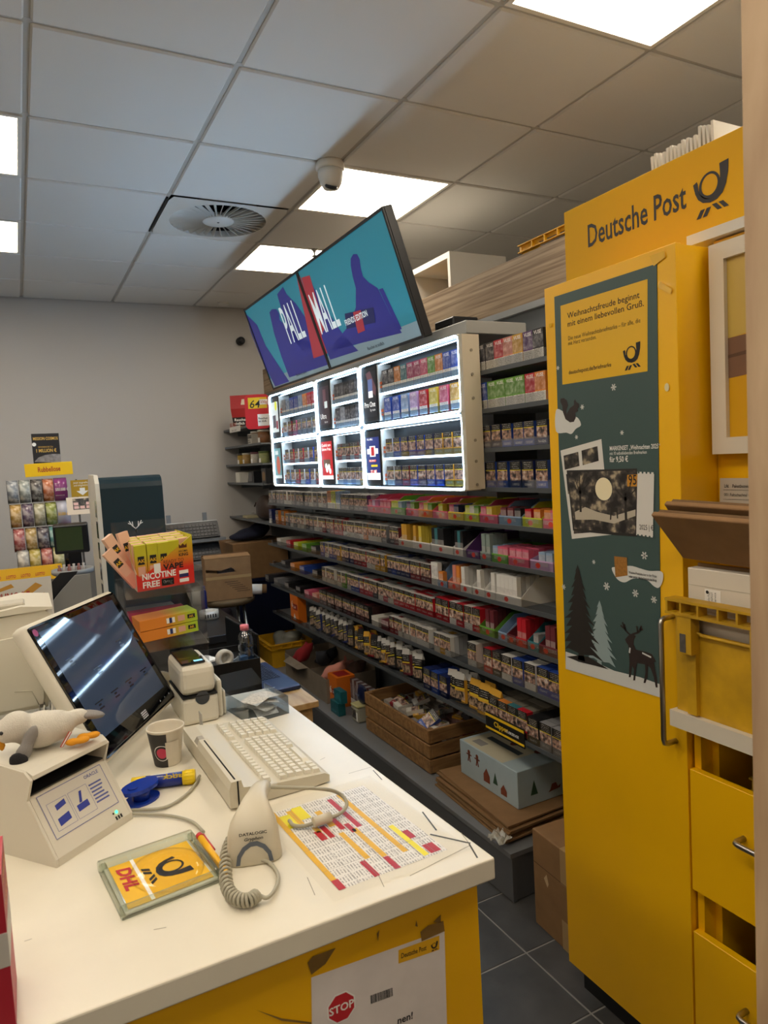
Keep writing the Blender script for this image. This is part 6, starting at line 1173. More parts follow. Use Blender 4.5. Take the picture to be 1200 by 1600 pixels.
# coin dish with lighters, curved stand
cdh = thing('counter_dish', 'grey oval dish with small goods before the scratch cards', 'dish', (.235, 4.35, 1.095)); MB().lathe([(.0, 0), (.10, .0), (.112, .008), (.112, .03), (.104, .03), (.1, .01), (0, .01)], 28).build('dish', mat('dish_grey', '#9a9a98', .4), cdh); MB().cyl((0, 0, -.09), (0, 0, -.001), .03, n=16).build('foot', mat('dish_grey'), cdh)
for k in range(6): o = MB().lathe([(.011, 0), (.011, .03), (.006, .036), (.008, .05), (0, .052)], 10).build('small_bottle', mat('mini_%d' % (k % 2), ('#8c5a52', '#b9b2ac')[k % 2], .25), None, (.165+.025*k, 4.30+.01*(k % 2), 1.1055)); tag(o, 'tiny capped bottle on the grey dish, %s from the left' % words(k+1), 'bottle', 'tiny bottles on the dish')
cs_ = thing('curved_stand', 'grey and black curved display stand in front of the lottery counter', 'stand', (0, 3.3, .6)); 
arc = lambda x0, z0, x1, z1, b: [(x0+(x1-x0)*t+b*math.sin(math.pi*t)*-1, z0+(z1-z0)*t) for t in [k/8 for k in range(9)]]
A_ = arc(.02, .40, .185, .62, .02); MB().prism(A_+[(.245, .62), (.245, .3), (.02, .3)], 0, .012, 'y').build('front_fin', mat('fin_grey', '#86847f', .45), cs_); A_ = arc(-.03, .42, .13, .63, .02); MB().prism(A_+[(.20, .63), (.09, .42)], .06, .072, 'y').build('rear_fin', DARK, cs_); MB().box(.0, .25, .013, .059, .25, .30).build('spacer', DARK, cs_)
bo = thing('slogan_board', 'white board reading SO SHMOOF KANN\'S GEHEN before the lottery counter', 'sign', (0, 0, 0)); frame(bo, (-.52, 3.25, 1.03), (1, .0, 0), (0, .1, 1)); MB().box(0, .61, 0, .205, -.006, 0).build('board', mat('board_white', '#cfc9bd', .45), bo); RI = mat('slogan_red', '#a8402f', .5)
for P in ([(.50, .15), (.55, .185), (.575, .17), (.53, .14)], [(.40, .17), (.46, .19), (.47, .175), (.41, .16)], [(.52, .12), (.58, .14), (.58, .125), (.53, .11)]): MB().poly(P, .0005).build('brush_stroke', mat('stroke_ochre', '#c08a2c', .5), bo)
text('SO SHMOOF', .05, RI, bo, (.36, .118, .001), bold=.03, fit=.165); text("KANN'S GEHEN", .05, RI, bo, (.33, .072, .001), bold=.03, fit=.20)
# dark teal shot machine
tm_ = thing('shot_dispenser', 'dark teal drinks machine with a white antler emblem and pale side frame', 'machine', (.318, 3.55, 1.005)); TL = mat('machine_teal', '#132b33', .3); TW_, TH = .305, .628
pf = [(.0, 0), (.0, .575), (.006, .598), (.02, .616), (.045, .626), (.08, TH), (.3, TH), (.36, .60), (.38, .54), (.38, 0)]
MB().prism(pf, .02, TW_, 'x', smooth=False).build('body', TL, tm_); MB().prism([(-.012, 0), (-.012, .52), (.0, .60), (.04, .64), (.3, .645), (.36, .61), (.39, .54), (.39, 0)], .0, .019, 'x').build('side_frame', mat('frame_offwhite', '#cfcabd', .4), tm_)
for k in range(5): MB().rbox(-.0008, .0, .02, .09, .04+.1*k, .12+.1*k, .0003).build('side_window', mat('smoke_window'), tm_)
MB().add([(.03, -.001, .30), (.03, -.001, .36), (.12, -.001, .22), (.12, -.001, .16)], [(3, 2, 1, 0)]).build('facet', mat('machine_teal_light', '#1f4a48', .3), tm_); MB().add([(.295, -.001, .24), (.295, -.001, .36), (.25, -.001, .28), (.22, -.001, .2)], [(0, 1, 2, 3)]).build('facet', mat('machine_teal_light'), tm_)
al = MB(); Lc = [((0, 0), (0, .02)), ((0, .02), (.016, .035)), ((.016, .035), (.028, .058)), ((.012, .031), (.014, .055)), ((.02, .042), (.034, .048))]
for s_ in (-1, 1):
    for (a, b), (c, d) in Lc: strip(al, (s_*a, b), (s_*c, d), .004, 0)
al.build('antler_emblem', WHITEINK, tm_, (.166, -.0012, .355), UP); text('VUSON', .05, WHITEINK, tm_, (.166, -.0012, .292), UP, 'CENTER', .02, fit=.13); MB().cyl((.306, .1, .42), (.316, .1, .42), .008, n=10).build('side_knob', CHROME, tm_)

# ---------------------------------------------------------------- side desk with laptop
BEE = wood('beech_laminate', '#a9834f', '#c9a672', (8, 1.2, 8), .4, 3)
sd = thing('side_desk', 'low beech desk end beside the counter carrying a laptop', 'desk', (0, 0, 0)); MB().rbox(.30, .972, 2.53, 3.32, .695, .72, .002).build('top', BEE, sd); MB().box(.32, .95, 2.55, 2.57, 0, .694).build('front_panel', BEE, sd); MB().box(.93, .95, 2.571, 3.3, 0, .694).build('side_panel', BEE, sd)
lap = thing('laptop', 'open dark blue laptop on the beech side desk', 'laptop', (.80, 2.70, .7205), math.radians(3)); LBm = mat('laptop_navy', '#1c2c52', .35, .3)
MB().rbox(0, .165, 0, .42, 0, .02, .004).build('base', LBm, lap); 
km = MB().box(-.007, .007, -.0075, .0075, 0, .002).mesh('key', mat('laptop_key', '#16203c', .5))
for i in range(5):
    for j in range(12): obj('key', km, lap, (.055+.0175*i, .16+.0205*j, .0202))
MB().rect(.02, .02, .06, .12, .0203).build('touchpad', mat('pad_navy', '#24365f', .3), lap); MB().box(.03, .065, .03, .034, .0204, .0207).build('sticker', WHITEINK, lap)
MB().rbox(-.012, .0, -.0, .42, .012, .26, .003).build('screen_lid', mat('lid_black', '#0d0e10', .25), lap); lap.rotation_euler.z = math.radians(2)
og = thing('desk_organiser', 'black open desk organiser box behind the counter end', 'organiser', (.46, 2.58, .7205), math.radians(-2)); OB = mat('organiser_black', '#101113', .35)
for a in ((0, .30, 0, .006), (0, .30, .244, .25), (0, .006, .006, .244), (.294, .30, .006, .244)): MB().box(*a, .004, .20).build('wall', OB, og)
MB().box(0, .30, 0, .25, 0, .004).build('base', OB, og); MB().box(.006, .294, .006, .244, .17, .174).build('inner_tray', OB, og)
bt = thing('water_bottle', 'clear plastic water bottle with a pink cap on the organiser', 'bottle', (.722, 2.62, .8965)); MB().lathe([(.026, 0), (.03, .004), (.03, .05), (.028, .055), (.03, .06), (.03, .09), (.024, .115), (.014, .125), (.014, .13)], 20).build('bottle', clear('bottle_plastic', '#b9cfe6', .2), bt); MB().lathe([(.0165, .128), (.0165, .147), (.014, .149), (0, .149)], 18).build('cap', mat('cap_pink', '#e07a86', .4), bt)
dsp = thing('desk_tape_dispenser', 'white tape roll in a grey dispenser on the organiser', 'tape dispenser', (.635, 2.61, .8955), .2); mb = MB(); mb.lathe([(.018, -.01), (.034, -.01), (.034, .01), (.018, .01), (.018, -.01)], 22); mb.xf(Matrix.Translation((0, 0, .036)) @ Matrix.Rotation(math.pi/2, 4, 'X')); mb.build('roll', mat('tape_white', '#c9c6bd', .35), dsp); MB().prism([(-.04, 0), (.09, 0), (.09, .03), (.07, .028), (.03, .014), (-.04, .014)], .0105, .016, 'y').build('cheek', mat('dispenser_grey', '#8b98a4', .3), dsp); MB().box(.06, .092, -.012, .016, .0, .028).build('weight', mat('dispenser_grey'), dsp)
for k in range(3): o = MB().box(0, .16, 0, .1, 0, .0012).build('paper_sheet', PAPER, None, (.475+.01*k, 2.70-.01*k, .896+.0035*k), (0, .02, .1+.12*k)); tag(o, 'white paper sheet lying on the black organiser, %s from the bottom' % words(k+1), 'paper', 'papers on the organiser')
# black pedestal with tape
bp = thing('black_pedestal', 'black low cabinet before the stool with a tape roll on top', 'cabinet', (0, 0, 0)); BPm = mat('pedestal_black', '#1a1b1e', .4); MB().rbox(.72, 1.14, 3.95, 4.75, .655, .70, .003).build('top', BPm, bp); MB().box(.74, 1.12, 3.97, 4.73, 0, .654).build('body', mat('pedestal_dark', '#121316', .5), bp)
ro = thing('packing_tape_roll', 'white printed packing tape roll lying on the black pedestal', 'tape', (*(1.005,4.449,0.700)[:2], .7005)); MB().lathe([(.035, 0), (.06, 0), (.06, .05), (.035, .05), (.035, 0)], 28).build('roll', mat('tape_white'), ro)
for k in range(5): MB().box(-.04+.016*k, -.032+.016*k, -.0612, -.06, .014, .036).build('print_mark', INK, ro)
bb = thing('blue_bottle', 'slim blue bottle standing on the black pedestal', 'bottle', (*(1.033,4.691,0.700)[:2], .7005)); MB().lathe([(.018, 0), (.02, .004), (.02, .13), (.012, .15), (.012, .17), (0, .17)], 16).build('bottle', mat('bottle_blue', '#1d2768', .3), bb)
wcp = thing('white_mug', 'white cup standing on the black pedestal', 'cup', (*(1.062,4.851,0.700)[:2], .7005)); wcp.location.y += .12; MB().lathe([(.04, 0), (.045, .01), (.05, .12), (.046, .12), (.04, .012), (0, .012)], 20).build('cup', WHITE, wcp)
# stool with carton
sx, sy = (1.251,4.794,0.740)[:2]
st_ = thing('stool', 'round brown cushioned stool with a carton on its seat', 'stool', (sx, sy+.12, 0)); MB().lathe([(.0, .69), (.17, .69), (.185, .70), (.19, .72), (.18, .735), (0, .738)], 28).build('seat', mat('stool_brown', '#5c4a30', .7, var=(20, .15)), st_)
for k in range(4): a = math.pi/4+math.pi/2*k; MB().tube([(.12*math.cos(a), .12*math.sin(a), .69), (.19*math.cos(a), .19*math.sin(a), .0)], .012, 8).build('leg', CHROME, st_)
MB().tube([(.165*math.cos(t), .165*math.sin(t), .25) for t in [2*math.pi*k/20 for k in range(20)]], .008, 6, closed=True).build('foot_ring', CHROME, st_)
cx0, cz0 = sx-.02, .739
bx = thing('open_carton', 'brown cardboard box with a torn window on the stool', 'carton', (sx, sy+.11, cz0), math.radians(-8)); CW, CDp, CHt = .31, .26, .29
for a in ((-CW/2, CW/2, -CDp/2, -CDp/2+.004, 0, .16), (-CW/2, CW/2, CDp/2-.004, CDp/2, 0, CHt), (-CW/2, -CW/2+.004, -CDp/2+.004, CDp/2-.004, 0, CHt), (CW/2-.004, CW/2, -CDp/2+.004, CDp/2-.004, 0, CHt)): MB().box(*a).build('wall', CARD, bx)
MB().prism([(-CW/2, .16), (CW/2, .16), (CW/2, CHt), (-CW/2, CHt), (-CW/2, .22), (-.05, .205), (.02, .22), (.06, .19), (-.06, .185), (-CW/2, .2)], -CDp/2, -CDp/2+.004, 'y').build('torn_front', CARD, bx)
MB().box(-CW/2, CW/2, -CDp/2-.0006, -CDp/2, .145, .165).build('tape', mat('tape_tan', '#a98a5c', .3), bx)
for s_ in (-1, 1): MB().add([(-CW/2, s_*CDp/2, CHt), (CW/2, s_*CDp/2, CHt), (CW/2, s_*(CDp/2-.11), CHt+.012), (-CW/2, s_*(CDp/2-.11), CHt+.012), (-CW/2, s_*CDp/2, CHt+.003), (CW/2, s_*CDp/2, CHt+.003), (CW/2, s_*(CDp/2-.11), CHt+.015), (-CW/2, s_*(CDp/2-.11), CHt+.015)], [(0, 1, 2, 3), (7, 6, 5, 4)]).build('flap', CARD, bx)
for k in range(6): MB().box(-.03+.016*k, .06+.016*k, -CDp/2-.0008, -CDp/2-.0002, .12-.014*k, .124-.014*k).build('printed_line', mat('carton_ink', '#4d3a26', .8), bx)
MB().box(-.06, .05, -.04, .02, .004, .20).build('contents', mat('contents_pale', '#9fa6c0', .5, var=(30, .4)), bx)
pt = thing('paper_tube', 'brown cardboard paper tube on the edge of the stool', 'tube', (sx+.25, sy+.0, .775)); mb = MB(); mb.cyl((0, 0, 0), (-.16, .05, .01), .032, n=20, mi=0); mb.build('tube', CARD, pt); mb = MB(); mb.cyl((-.03, .01, 0), (-.15, .047, .009), .036, n=20); mb.build('wrap', PAPER, pt); MB().cyl((.001, -.0004, 0), (.0, 0, 0), .024, n=16).build('hollow', mat('tube_dark', '#3a2a1c', .9), pt)
# rack with keyboards by the back wall
kr = thing('grey_rack', 'grey metal rack with tilted keyboards against the back wall', 'rack', (0, 0, 0))
for x in (1.0, 1.28): MB().box(x, x+.03, 5.62, 5.65, 0, 1.30).build('post', GREY, kr)
KZ = (1.10, .93, .72)
for i, z in enumerate(KZ):
    MB().box(.86, 1.42, 5.50, 5.615, z-.02, z).build('shelf', GREY, kr)
    kk = thing('stored_keyboard', 'black keyboard with pale edge lying on the %s rack level' % ('top', 'middle', 'bottom')[i], 'keyboard', (.88, 5.52, z+.002)); kk.rotation_euler.x = math.radians(58); MB().rbox(0, .50, 0, .14, 0, .02, .003).build('case', DARK, kk); MB().box(0, .5, .141, .15, 0, .02).build('pale_edge', mat('pale_grey', '#b4b4b2', .5), kk)
    kmm = MB().box(-.011, .011, -.011, .011, 0, .006).mesh('key', mat('key_black', '#232326', .4))
    for r in range(4):
        for c in range(17): obj('key', kmm, kk, (.03+.0275*c, .025+.028*r, .0201))
# dark clothes, bags and loose cardboard in the corner
BKC = mat('black_cloth', '#15161b', .9, bump=(30, .6)); NVC = mat('navy_cloth', '#141a33', .85, bump=(25, .6)); PLC = mat('plum_cloth', '#241a26', .9, bump=(25, .6))
jk = thing('black_jacket', 'black jacket heaped over a chair behind the acrylic stand', 'jacket', ((0.945,4.950,0.782)[0]-.12, 5.15, 0)); sphere_remesh('cloth', [((0, 0, .75), (.19, .15, .2)), ((.06, -.05, .95), (.13, .12, .13)), ((-.08, .02, .55), (.17, .15, .3)), ((.1, 0, .5), (.14, .14, .35)), ((0, 0, .25), (.2, .18, .25))], BKC, jk, voxel=.03)
db_ = thing('storage_bin', 'dark blue storage bin in the corner behind the shelf wall end', 'bin', (1.50, 5.53, 0)); DBm = mat('bin_navy', '#111733', .4); MB().rbox(0, .44, 0, .45, 0, .70, .01).build('bin', DBm, db_); MB().rbox(-.012, .45, -.01, .46, .705, .735, .006).build('lid', DBm, db_)
nb_ = thing('navy_bag', 'navy fabric bag lying on the brown carton under the shelf', 'bag', (1.70, 5.74, 1.035)); sphere_remesh('cloth', [((0, 0, .05), (.13, .15, .05)), ((.08, .0, .09), (.08, .12, .05)), ((-.1, 0, .03), (.1, .12, .03))], NVC, nb_, voxel=.02)
pb_ = thing('plum_bag', 'dark plum bag on the floor beside the stool', 'bag', (1.33, 5.35, 0)); sphere_remesh('cloth', [((0, 0, .2), (.12, .24, .2)), ((0, .12, .4), (.1, .14, .22)), ((0, -.1, .3), (.1, .12, .25))], PLC, pb_, voxel=.03)
fcb = thing('closed_carton', 'closed brown carton on the dark blue bin behind the stool', 'carton', (1.48, 5.54, .736)); MB().rbox(0, .46, 0, .44, 0, .295, .004).build('carton', CARD, fcb); MB().box(.0, .46, .2, .25, .295, .296).build('tape', mat('tape_tan', '#a98a5c', .3), fcb)
# ---------------------------------------------------------------- things on the short shelves in the corner
def onshelf(px, py, z, x=1.62): return None
rbg = thing('red_tobacco_bag', 'large red tobacco bag standing on the top corner shelf', 'bag', (1.70, 5.677, 1.9605), math.radians(-28)); mb = MB()
V = [(-.10, 0, 0), (.10, 0, 0), (.115, -.02, .16), (-.115, -.02, .16), (-.10, .05, 0), (.10, .05, 0), (.115, .035, .16), (-.115, .035, .16), (-.12, .006, .27), (.12, .006, .27)]
mb.add(V, [(0, 1, 2, 3), (3, 2, 9, 8), (5, 4, 7, 6), (6, 7, 8, 9), (1, 5, 6, 2), (4, 0, 3, 7), (2, 6, 9), (7, 3, 8), (1, 0, 4, 5)]); mb.build('bag', mat('bag_red', '#a82a2c', .3, bump=(14, .6)), rbg); MB().add([(-.10, -.004, .02), (.10, -.004, .02), (.108, -.014, .09), (-.108, -.014, .09)], [(0, 1, 2, 3)]).build('warning_panel', INK, rbg); text('Rauchen ist\ntödlich', .03, WHITEINK, rbg, (-.09, -.016, .06), (math.pi/2-.1, 0, 0), bold=.02); MB().add([(-.10, -.0035, .0), (.10, -.0035, .0), (.10, -.004, .016), (-.10, -.004, .016)], [(0, 1, 2, 3)]).build('yellow_line', mat('print_highlighter'), rbg); MB().add([(-.03, -.018, .19), (.06, -.018, .19), (.05, -.012, .235), (-.02, -.012, .235)], [(0, 1, 2, 3)]).build('emblem', mat('cream_print', '#d8c9b0', .5), rbg)
pc_ = thing('price_card', 'red rounded price card reading 64 and 330g on the corner shelf', 'price tag', (1.50, 4.723, 1.90), math.radians(-30))
P = rrect(-.085, .085, 0, .235, .03); MB().prism(P, -.004, 0, 'y').build('card', mat('card_red', '#c81f2a', .35), pc_); MB().box(-.06, .07, -.0046, -.004, .14, .215).build('yellow_field', mat('print_bright_yellow', '#e8bf1f', .5), pc_); text('64', .075, INK, pc_, (-.055, -.0052, .145), UP, bold=.01, shear=.2); MB().box(.02, .075, -.0056, -.0047, .165, .2).build('weight_field', WHITEINK, pc_); text('330g', .025, RED, pc_, (.024, -.006, .174), UP, bold=.01); MB().box(.0, .08, -.0052, -.004, .02, .10).build('warning_field', WHITEINK, pc_); text('Rauchen\nist tödl.', .019, INK, pc_, (.004, -.0058, .065), UP, bold=.02)
sg2 = thing('brand_banner', 'white shelf banner with red letters on the top corner shelf', 'sign', (1.598, 5.640, 1.945), SH); MB().box(-.17, .14, -.003, -.0005, -.015, .03).build('strip', PAPER, sg2); text('BIG MAN', .045, mat('letter_coral', '#c85a44', .5), sg2, (-.14, -.0035, .03), UP, bold=.02); text('Rauchen ist tödlich', .018, INK, sg2, (-.1, -.0035, -.005), UP)
ck_ = thing('checkered_pouch', 'black and white chequered pouch behind the shelf banner', 'pouch', (1.72, 5.94, 1.9605), SH); MB().add([(-.05, 0, 0), (.05, 0, 0), (.06, .0, .16), (-.05, 0, .18), (-.05, .02, 0), (.05, .02, 0), (.06, .01, .16), (-.05, .01, .18)], [(0, 1, 2, 3), (5, 4, 7, 6), (1, 5, 6, 2), (4, 0, 3, 7), (3, 2, 6, 7)]).build('pouch', mat('pouch_ivory', '#b9b7ac', .4), ck_)
for i in range(4):
    for j in range(3):
        if (i+j) % 2: MB().box(-.045+.022*i, -.023+.022*i, -.001, -.0002, .09+.024*j, .114+.024*j).build('check', INK, ck_)
def tin(px, z, col, label, h=.10, r=.045, x=1.68, lid='#c9c4b8'):
    y = px; t = thing('tobacco_tin', label, 'tin', (x, y, z+.0005), SH, 'tobacco tins on the corner shelves'); MB().lathe([(r, 0), (r, h-.014)], 22).build('tin', mat('tin_'+col, col, .35, var=(30, .3)), t); MB().lathe([(r+.002, h-.014), (r+.002, h), (0, h)], 22).build('lid', mat('tinlid_'+lid, lid, .35), t)
    w_ = MB()
    for k in range(6): a0, a1 = math.radians(-120+10*k), math.radians(-110+10*k); w_.add([((r+.0008)*math.cos(a0), (r+.0008)*math.sin(a0), .006), ((r+.0008)*math.cos(a1), (r+.0008)*math.sin(a1), .006), ((r+.0008)*math.cos(a1), (r+.0008)*math.sin(a1), h*.42), ((r+.0008)*math.cos(a0), (r+.0008)*math.sin(a0), h*.42)], [(0, 1, 2, 3)])
    w_.build('warning_label', WHITEINK, t)
tin(5.350, SZ[1], '#a0714a', 'brown tobacco tin, left of two on the second corner shelf'); tin(5.175, SZ[1], '#8f6240', 'brown tobacco tin, right of two on the second corner shelf')
ob = thing('small_tobacco_box', 'white and brown tobacco box on the second corner shelf', 'box', (1.62, 5.344, SZ[1]+.0005), SH); MB().box(-.05, .05, 0, .06, 0, .08).build('box', mat('box_ivory', '#c9c3b6', .5), ob); MB().box(-.045, .045, -.0006, 0, .045, .075).build('picture', SSC, ob); text('Rauchen\nist tödlich', .017, INK, ob, (-.045, -.0008, .028), UP, bold=.02)
for i, (px, c) in enumerate(((5.785, '#b8953a'), (5.636, '#b9965a'), (5.409, '#cfc7b8'), (5.197, '#9aa06a'))): tin(px, SZ[2], c, '%s tobacco tin on the third corner shelf' % ('first', 'second', 'third', 'fourth')[i], h=.09, r=.04, lid=('#3d3a36', '#cfc8b8', '#7a4a52', '#5a6a3a')[i])
wbx = thing('white_carton', 'small white carton at the left end of the fourth corner shelf', 'carton', (1.62, 5.755, SZ[3]+.0005), SH); MB().rbox(-.06, .06, 0, .09, 0, .085, .002).build('carton', WHITE, wbx)
dbx = thing('black_display_case', 'black slanted display case on the fourth corner shelf', 'display case', (1.62, 5.395, SZ[3]+.0005), SH); MB().prism([(-.08, 0), (.09, 0), (.09, .09), (-.03, .09)], 0, .095, 'y').build('case', DARK, dbx); MB().prism([(-.055, .012), (.045, .012), (.045, .08), (-.025, .08)], -.001, 0, 'y').build('window', mat('smoke_window'), dbx)
obx = thing('ochre_emblem_box', 'dark box with a tan arch print on the fourth corner shelf', 'box', (1.62, 5.054, SZ[3]+.0005), SH); MB().box(-.05, .05, 0, .1, 0, .11).build('box', DARK, obx); MB().prism([(-.03, .02), (.03, .02), (.03, .075), (.0, .09), (-.03, .075)], -.001, 0, 'y').build('arch_print', mat('arch_tan', '#8a6a44', .5), obx)
bag = thing('leather_bag', 'dark brown leather bag standing on the long shelf by the back wall', 'bag', (1.60, 5.236, SZ[5]+.0005), SH); LE = mat('brown_leather', '#33241c', .5, bump=(30, .4)); sphere_remesh('bag_body', [((0, .08, .10), (.15, .07, .095)), ((0, .08, .06), (.15, .07, .06))], LE, bag, voxel=.012)
MB().tube([(-.15, .08, .12), (-.19, .06, .13), (-.2, .05, .10)], .006, 6).build('strap', LE, bag); MB().lathe([(.012, 0), (.012, .006), (0, .006)], 12).build('buckle', CHROME, bag, (-.16, .02, .05))
nbk = thing('notebook', 'flat cream notebook on the long shelf beside the leather bag', 'notebook', (1.62, 5.620, SZ[5]+.0005), SH); MB().rbox(-.07, .06, 0, .1, 0, .02, .002).build('cover', mat('cream_cover', '#b5ab88', .6), nbk)
# ---------------------------------------------------------------- on the plinth
PZ = .1905
yc_ = crate('toy_crate', 'yellow plastic crate on the plinth at the far end of the shelf wall', (1.66, 4.98, PZ), 0, .30, .36, .17); gz = thing('plastic_wrap', 'crumpled clear plastic wrap in the yellow crate', 'wrap', (1.68, 4.95, PZ+.008)); sphere_remesh('film', [((0, 0, .11), (.09, .12, .06)), ((.03, -.05, .18), (.08, .06, .04)), ((-.03, .06, .16), (.06, .07, .05))], mat('wrap_grey', '#8f8f84', .3, bump=(35, 1)), gz, voxel=.015)
c0 = (1.543,4.589,0.190); c1_ = (1.550,3.812,0.190)
tb = thing('toy_carton', 'open grey cardboard box filled with plush toys on the plinth', 'carton', (1.545, 0, PZ)); ya, yb = 4.62, 3.88; TC_ = mat('grey_card', '#857868', .8, var=(14, .12))
for a in ((0, .004, yb, ya, 0, .15), (.33, .334, yb, ya, 0, .17), (.004, .33, yb, yb+.004, 0, .15), (.004, .33, ya-.004, ya, 0, .17)): MB().box(*a).build('wall', TC_, tb)
MB().box(.004, .33, yb+.004, ya-.004, 0, .004).build('base', TC_, tb); MB().add([(0, yb+.3, .15), (0, ya-.1, .15), (-.06, ya-.14, .135), (-.055, yb+.34, .14)], [(0, 1, 2, 3)]).build('flap', TC_, tb)
def toy(label, loc, col, ells, parts=()):
    t = thing('plush_toy', label, 'plush toy', loc, random.uniform(0, 6), 'plush toys in the carton'); b_ = sphere_remesh('body', ells, mat('plush_'+col, col, .95, bump=(300, .8)), t, voxel=.012)
    for nm, c, e in parts: sphere_remesh(nm, e, mat('plush_'+c, c, .9), t, voxel=.009)
TE_ = [((0, 0, .05), (.06, .05, .05)), ((.05, 0, .08), (.04, .04, .04)), ((-.05, .03, .03), (.03, .02, .02)), ((-.05, -.03, .03), (.03, .02, .02)), ((.07, .03, .11), (.014, .014, .018)), ((.07, -.03, .11), (.014, .014, .018))]
toy('red plush toy with pale trim in the carton', (1.63, 4.50, PZ+.10), '#8e1d22', TE_, [('trim', '#c9b9a8', [((.09, 0, .08), (.016, .03, .02))])]); toy('dark grey plush toy beside the red one in the carton', (1.72, 4.35, PZ+.09), '#2a2c33', TE_); toy('pink plush toy at the near end of the carton', (1.66, 4.05, PZ+.08), '#c98676', TE_, [('ear', '#b06a5e', [((.08, .03, .13), (.012, .01, .03))])]); toy('pale pink plush toy lying on its side in the carton', (1.79, 4.17, PZ+.05), '#b8867a', TE_); toy('black plush toy at the back of the carton', (1.80, 4.50, PZ+.05), '#1b1c20', TE_); toy('brown plush toy behind the pink ones in the carton', (1.80, 4.0, PZ+.09), '#5a4238', TE_)
def slim(name, label, loc, w_, d, h, col, rz=SH):
    t = thing(name, label, 'box', loc, rz); MB().rbox(-w_/2, w_/2, 0, d, 0, h, .0015).build('box', mat('slim_'+col, col, .35), t); return t
OR_ = '#d9701c'
y6 = 3.832; s1 = slim('filter_box', 'orange filter box marked 6 slim on the plinth', (1.565, y6, PZ), .135, .12, .185, OR_); text('6', .06, WHITEINK, s1, (-.045, -.0008, .075), UP, bold=.02); MB().box(-.008, .06, -.0008, 0, .07, .105).build('red_field', mat('dark_red_print', '#8e1d1d', .5), s1); text('SLIM', .022, WHITEINK, s1, (-.002, -.0012, .08), UP, bold=.02, fit=.055); MB().box(-.05, .05, .02, .1, .1851, .1856).build('top_print', mat('dark_red_print'), s1)
s2 = slim('paper_box', 'teal rolling paper box before the orange filter box', (1.515, 3.700, PZ), .115, .045, .075, '#135a62'); text('PREMIUM', .016, mat('teal_print', '#4a9aa0', .5), s2, (-.045, -.0008, .014), UP, bold=.01)
for k in range(3):
    mbk = MB(); strip(mbk, (0, 0), (.001, 0), .001, 0)
s3 = slim('paper_box', 'teal rolling paper box with arc print, upper one before the orange box', (1.525, 3.670, PZ+.076), .10, .04, .07, '#13606a')
ar_ = MB()
for r in (.014, .024, .034):
    for k in range(8):
        a0, a1 = math.pi*k/8, math.pi*(k+1)/8; ar_.poly([(r*math.cos(a0), r*math.sin(a0)), (r*math.cos(a1), r*math.sin(a1)), ((r+.005)*math.cos(a1), (r+.005)*math.sin(a1)), ((r+.005)*math.cos(a0), (r+.005)*math.sin(a0))])
ar_.build('arc_print', mat('teal_print'), s3, (.01, -.0008, .015), UP)
# second orange bag hanging at the end of the lowest shelf
s4 = slim('filter_box', 'orange filter box marked 6 at the left end of the lowest long shelf', (1.606, 4.535, SZ[9]+.0005), .15, .06, .19, OR_); text('6', .06, WHITEINK, s4, (-.05, -.0008, .10), UP, bold=.02); MB().box(-.02, .06, -.0008, 0, .085, .125).build('red_field', mat('dark_red_print'), s4); text('SLIM', .022, WHITEINK, s4, (-.012, -.0012, .095), UP, bold=.02); MB().poly([(-.03, .0), (.03, 0), (.0, .045)]).build('mountain_print', WHITEINK, s4, (.0, -.001, .015), UP)
# tall packs row, navy bag, tub
for i in range(12):
    o = product('vape', 1.64+.0, 3.726-.028*i, PZ, GR if i % 2 else BRN, '%s tall pack in the dark row behind the navy bag, %s from the left' % (CN[GR if i % 2 else BRN], words(i+1)), 'pack', 'tall_pack', group='tall packs on the plinth'); o.scale = (.46, 1.5, 1.75)
nvb = thing('navy_pouch', 'navy blue foil pouch standing on the plinth by the wooden crate', 'pouch', (1.575, 3.499, PZ+.102), SH); sphere_remesh('pouch', [((0, .03, .05), (.05, .025, .055)), ((0, .03, .09), (.055, .012, .02))], mat('foil_navy', '#141c3c', .3, bump=(40, .7)), nvb, voxel=.008); text('blend', .022, mat('pale_ink', '#9fb0d0', .5), nvb, (-.03, .0, .05), UP)
tub = thing('tobacco_tub', 'pale rectangular tobacco tub with lid under the navy pouch', 'tub', (1.56, 3.520, PZ), SH); MB().rbox(-.042, .042, 0, .085, 0, .085, .01, seg=2).build('tub', mat('tub_pale', '#a9a795', .4), tub); MB().rbox(-.045, .045, -.003, .088, .086, .10, .006, seg=2).build('lid', mat('tub_lid', '#c2bb86', .4), tub); MB().box(-.03, .02, -.0008, 0, .02, .07).build('picture', SSC, tub); MB().box(.022, .038, -.0008, 0, .012, .06).build('bar_code_label', WHITEINK, tub)
# wooden crate with cartons
cq = [(1.585,2.712,0.190), (1.555,3.386,0.190)]
WCR = wood('crate_pine', '#7d5a35', '#a57c4c', (1.5, 10, 10), .6, 4); wcr = thing('wooden_crate', 'slatted pine crate full of cigarette cartons on the plinth', 'crate', (1.565, 2.715, PZ)); L_, D_, H_ = .67, .37, .21
for z in (.004, .075, .146):
    MB().rbox(0, .014, 0, L_, z, z+.062, .002).build('slat', WCR, wcr); MB().rbox(D_-.014, D_, 0, L_, z, z+.062, .002).build('slat', WCR, wcr); MB().rbox(.015, D_-.015, -.001, .013, z, z+.062, .002).build('slat', WCR, wcr); MB().rbox(.015, D_-.015, L_-.013, L_+.001, z, z+.062, .002).build('slat', WCR, wcr)
for x in (.015, D_-.037):
    for y in (.0145, L_-.0365): MB().rbox(x, x+.022, y, y+.022, .004, H_-.002, .002).build('corner_post', WCR, wcr)
for k in range(4): MB().box(.0145, D_-.0145, .04+.15*k, .16+.15*k, 0.0, .010).build('bottom_board', WCR, wcr)
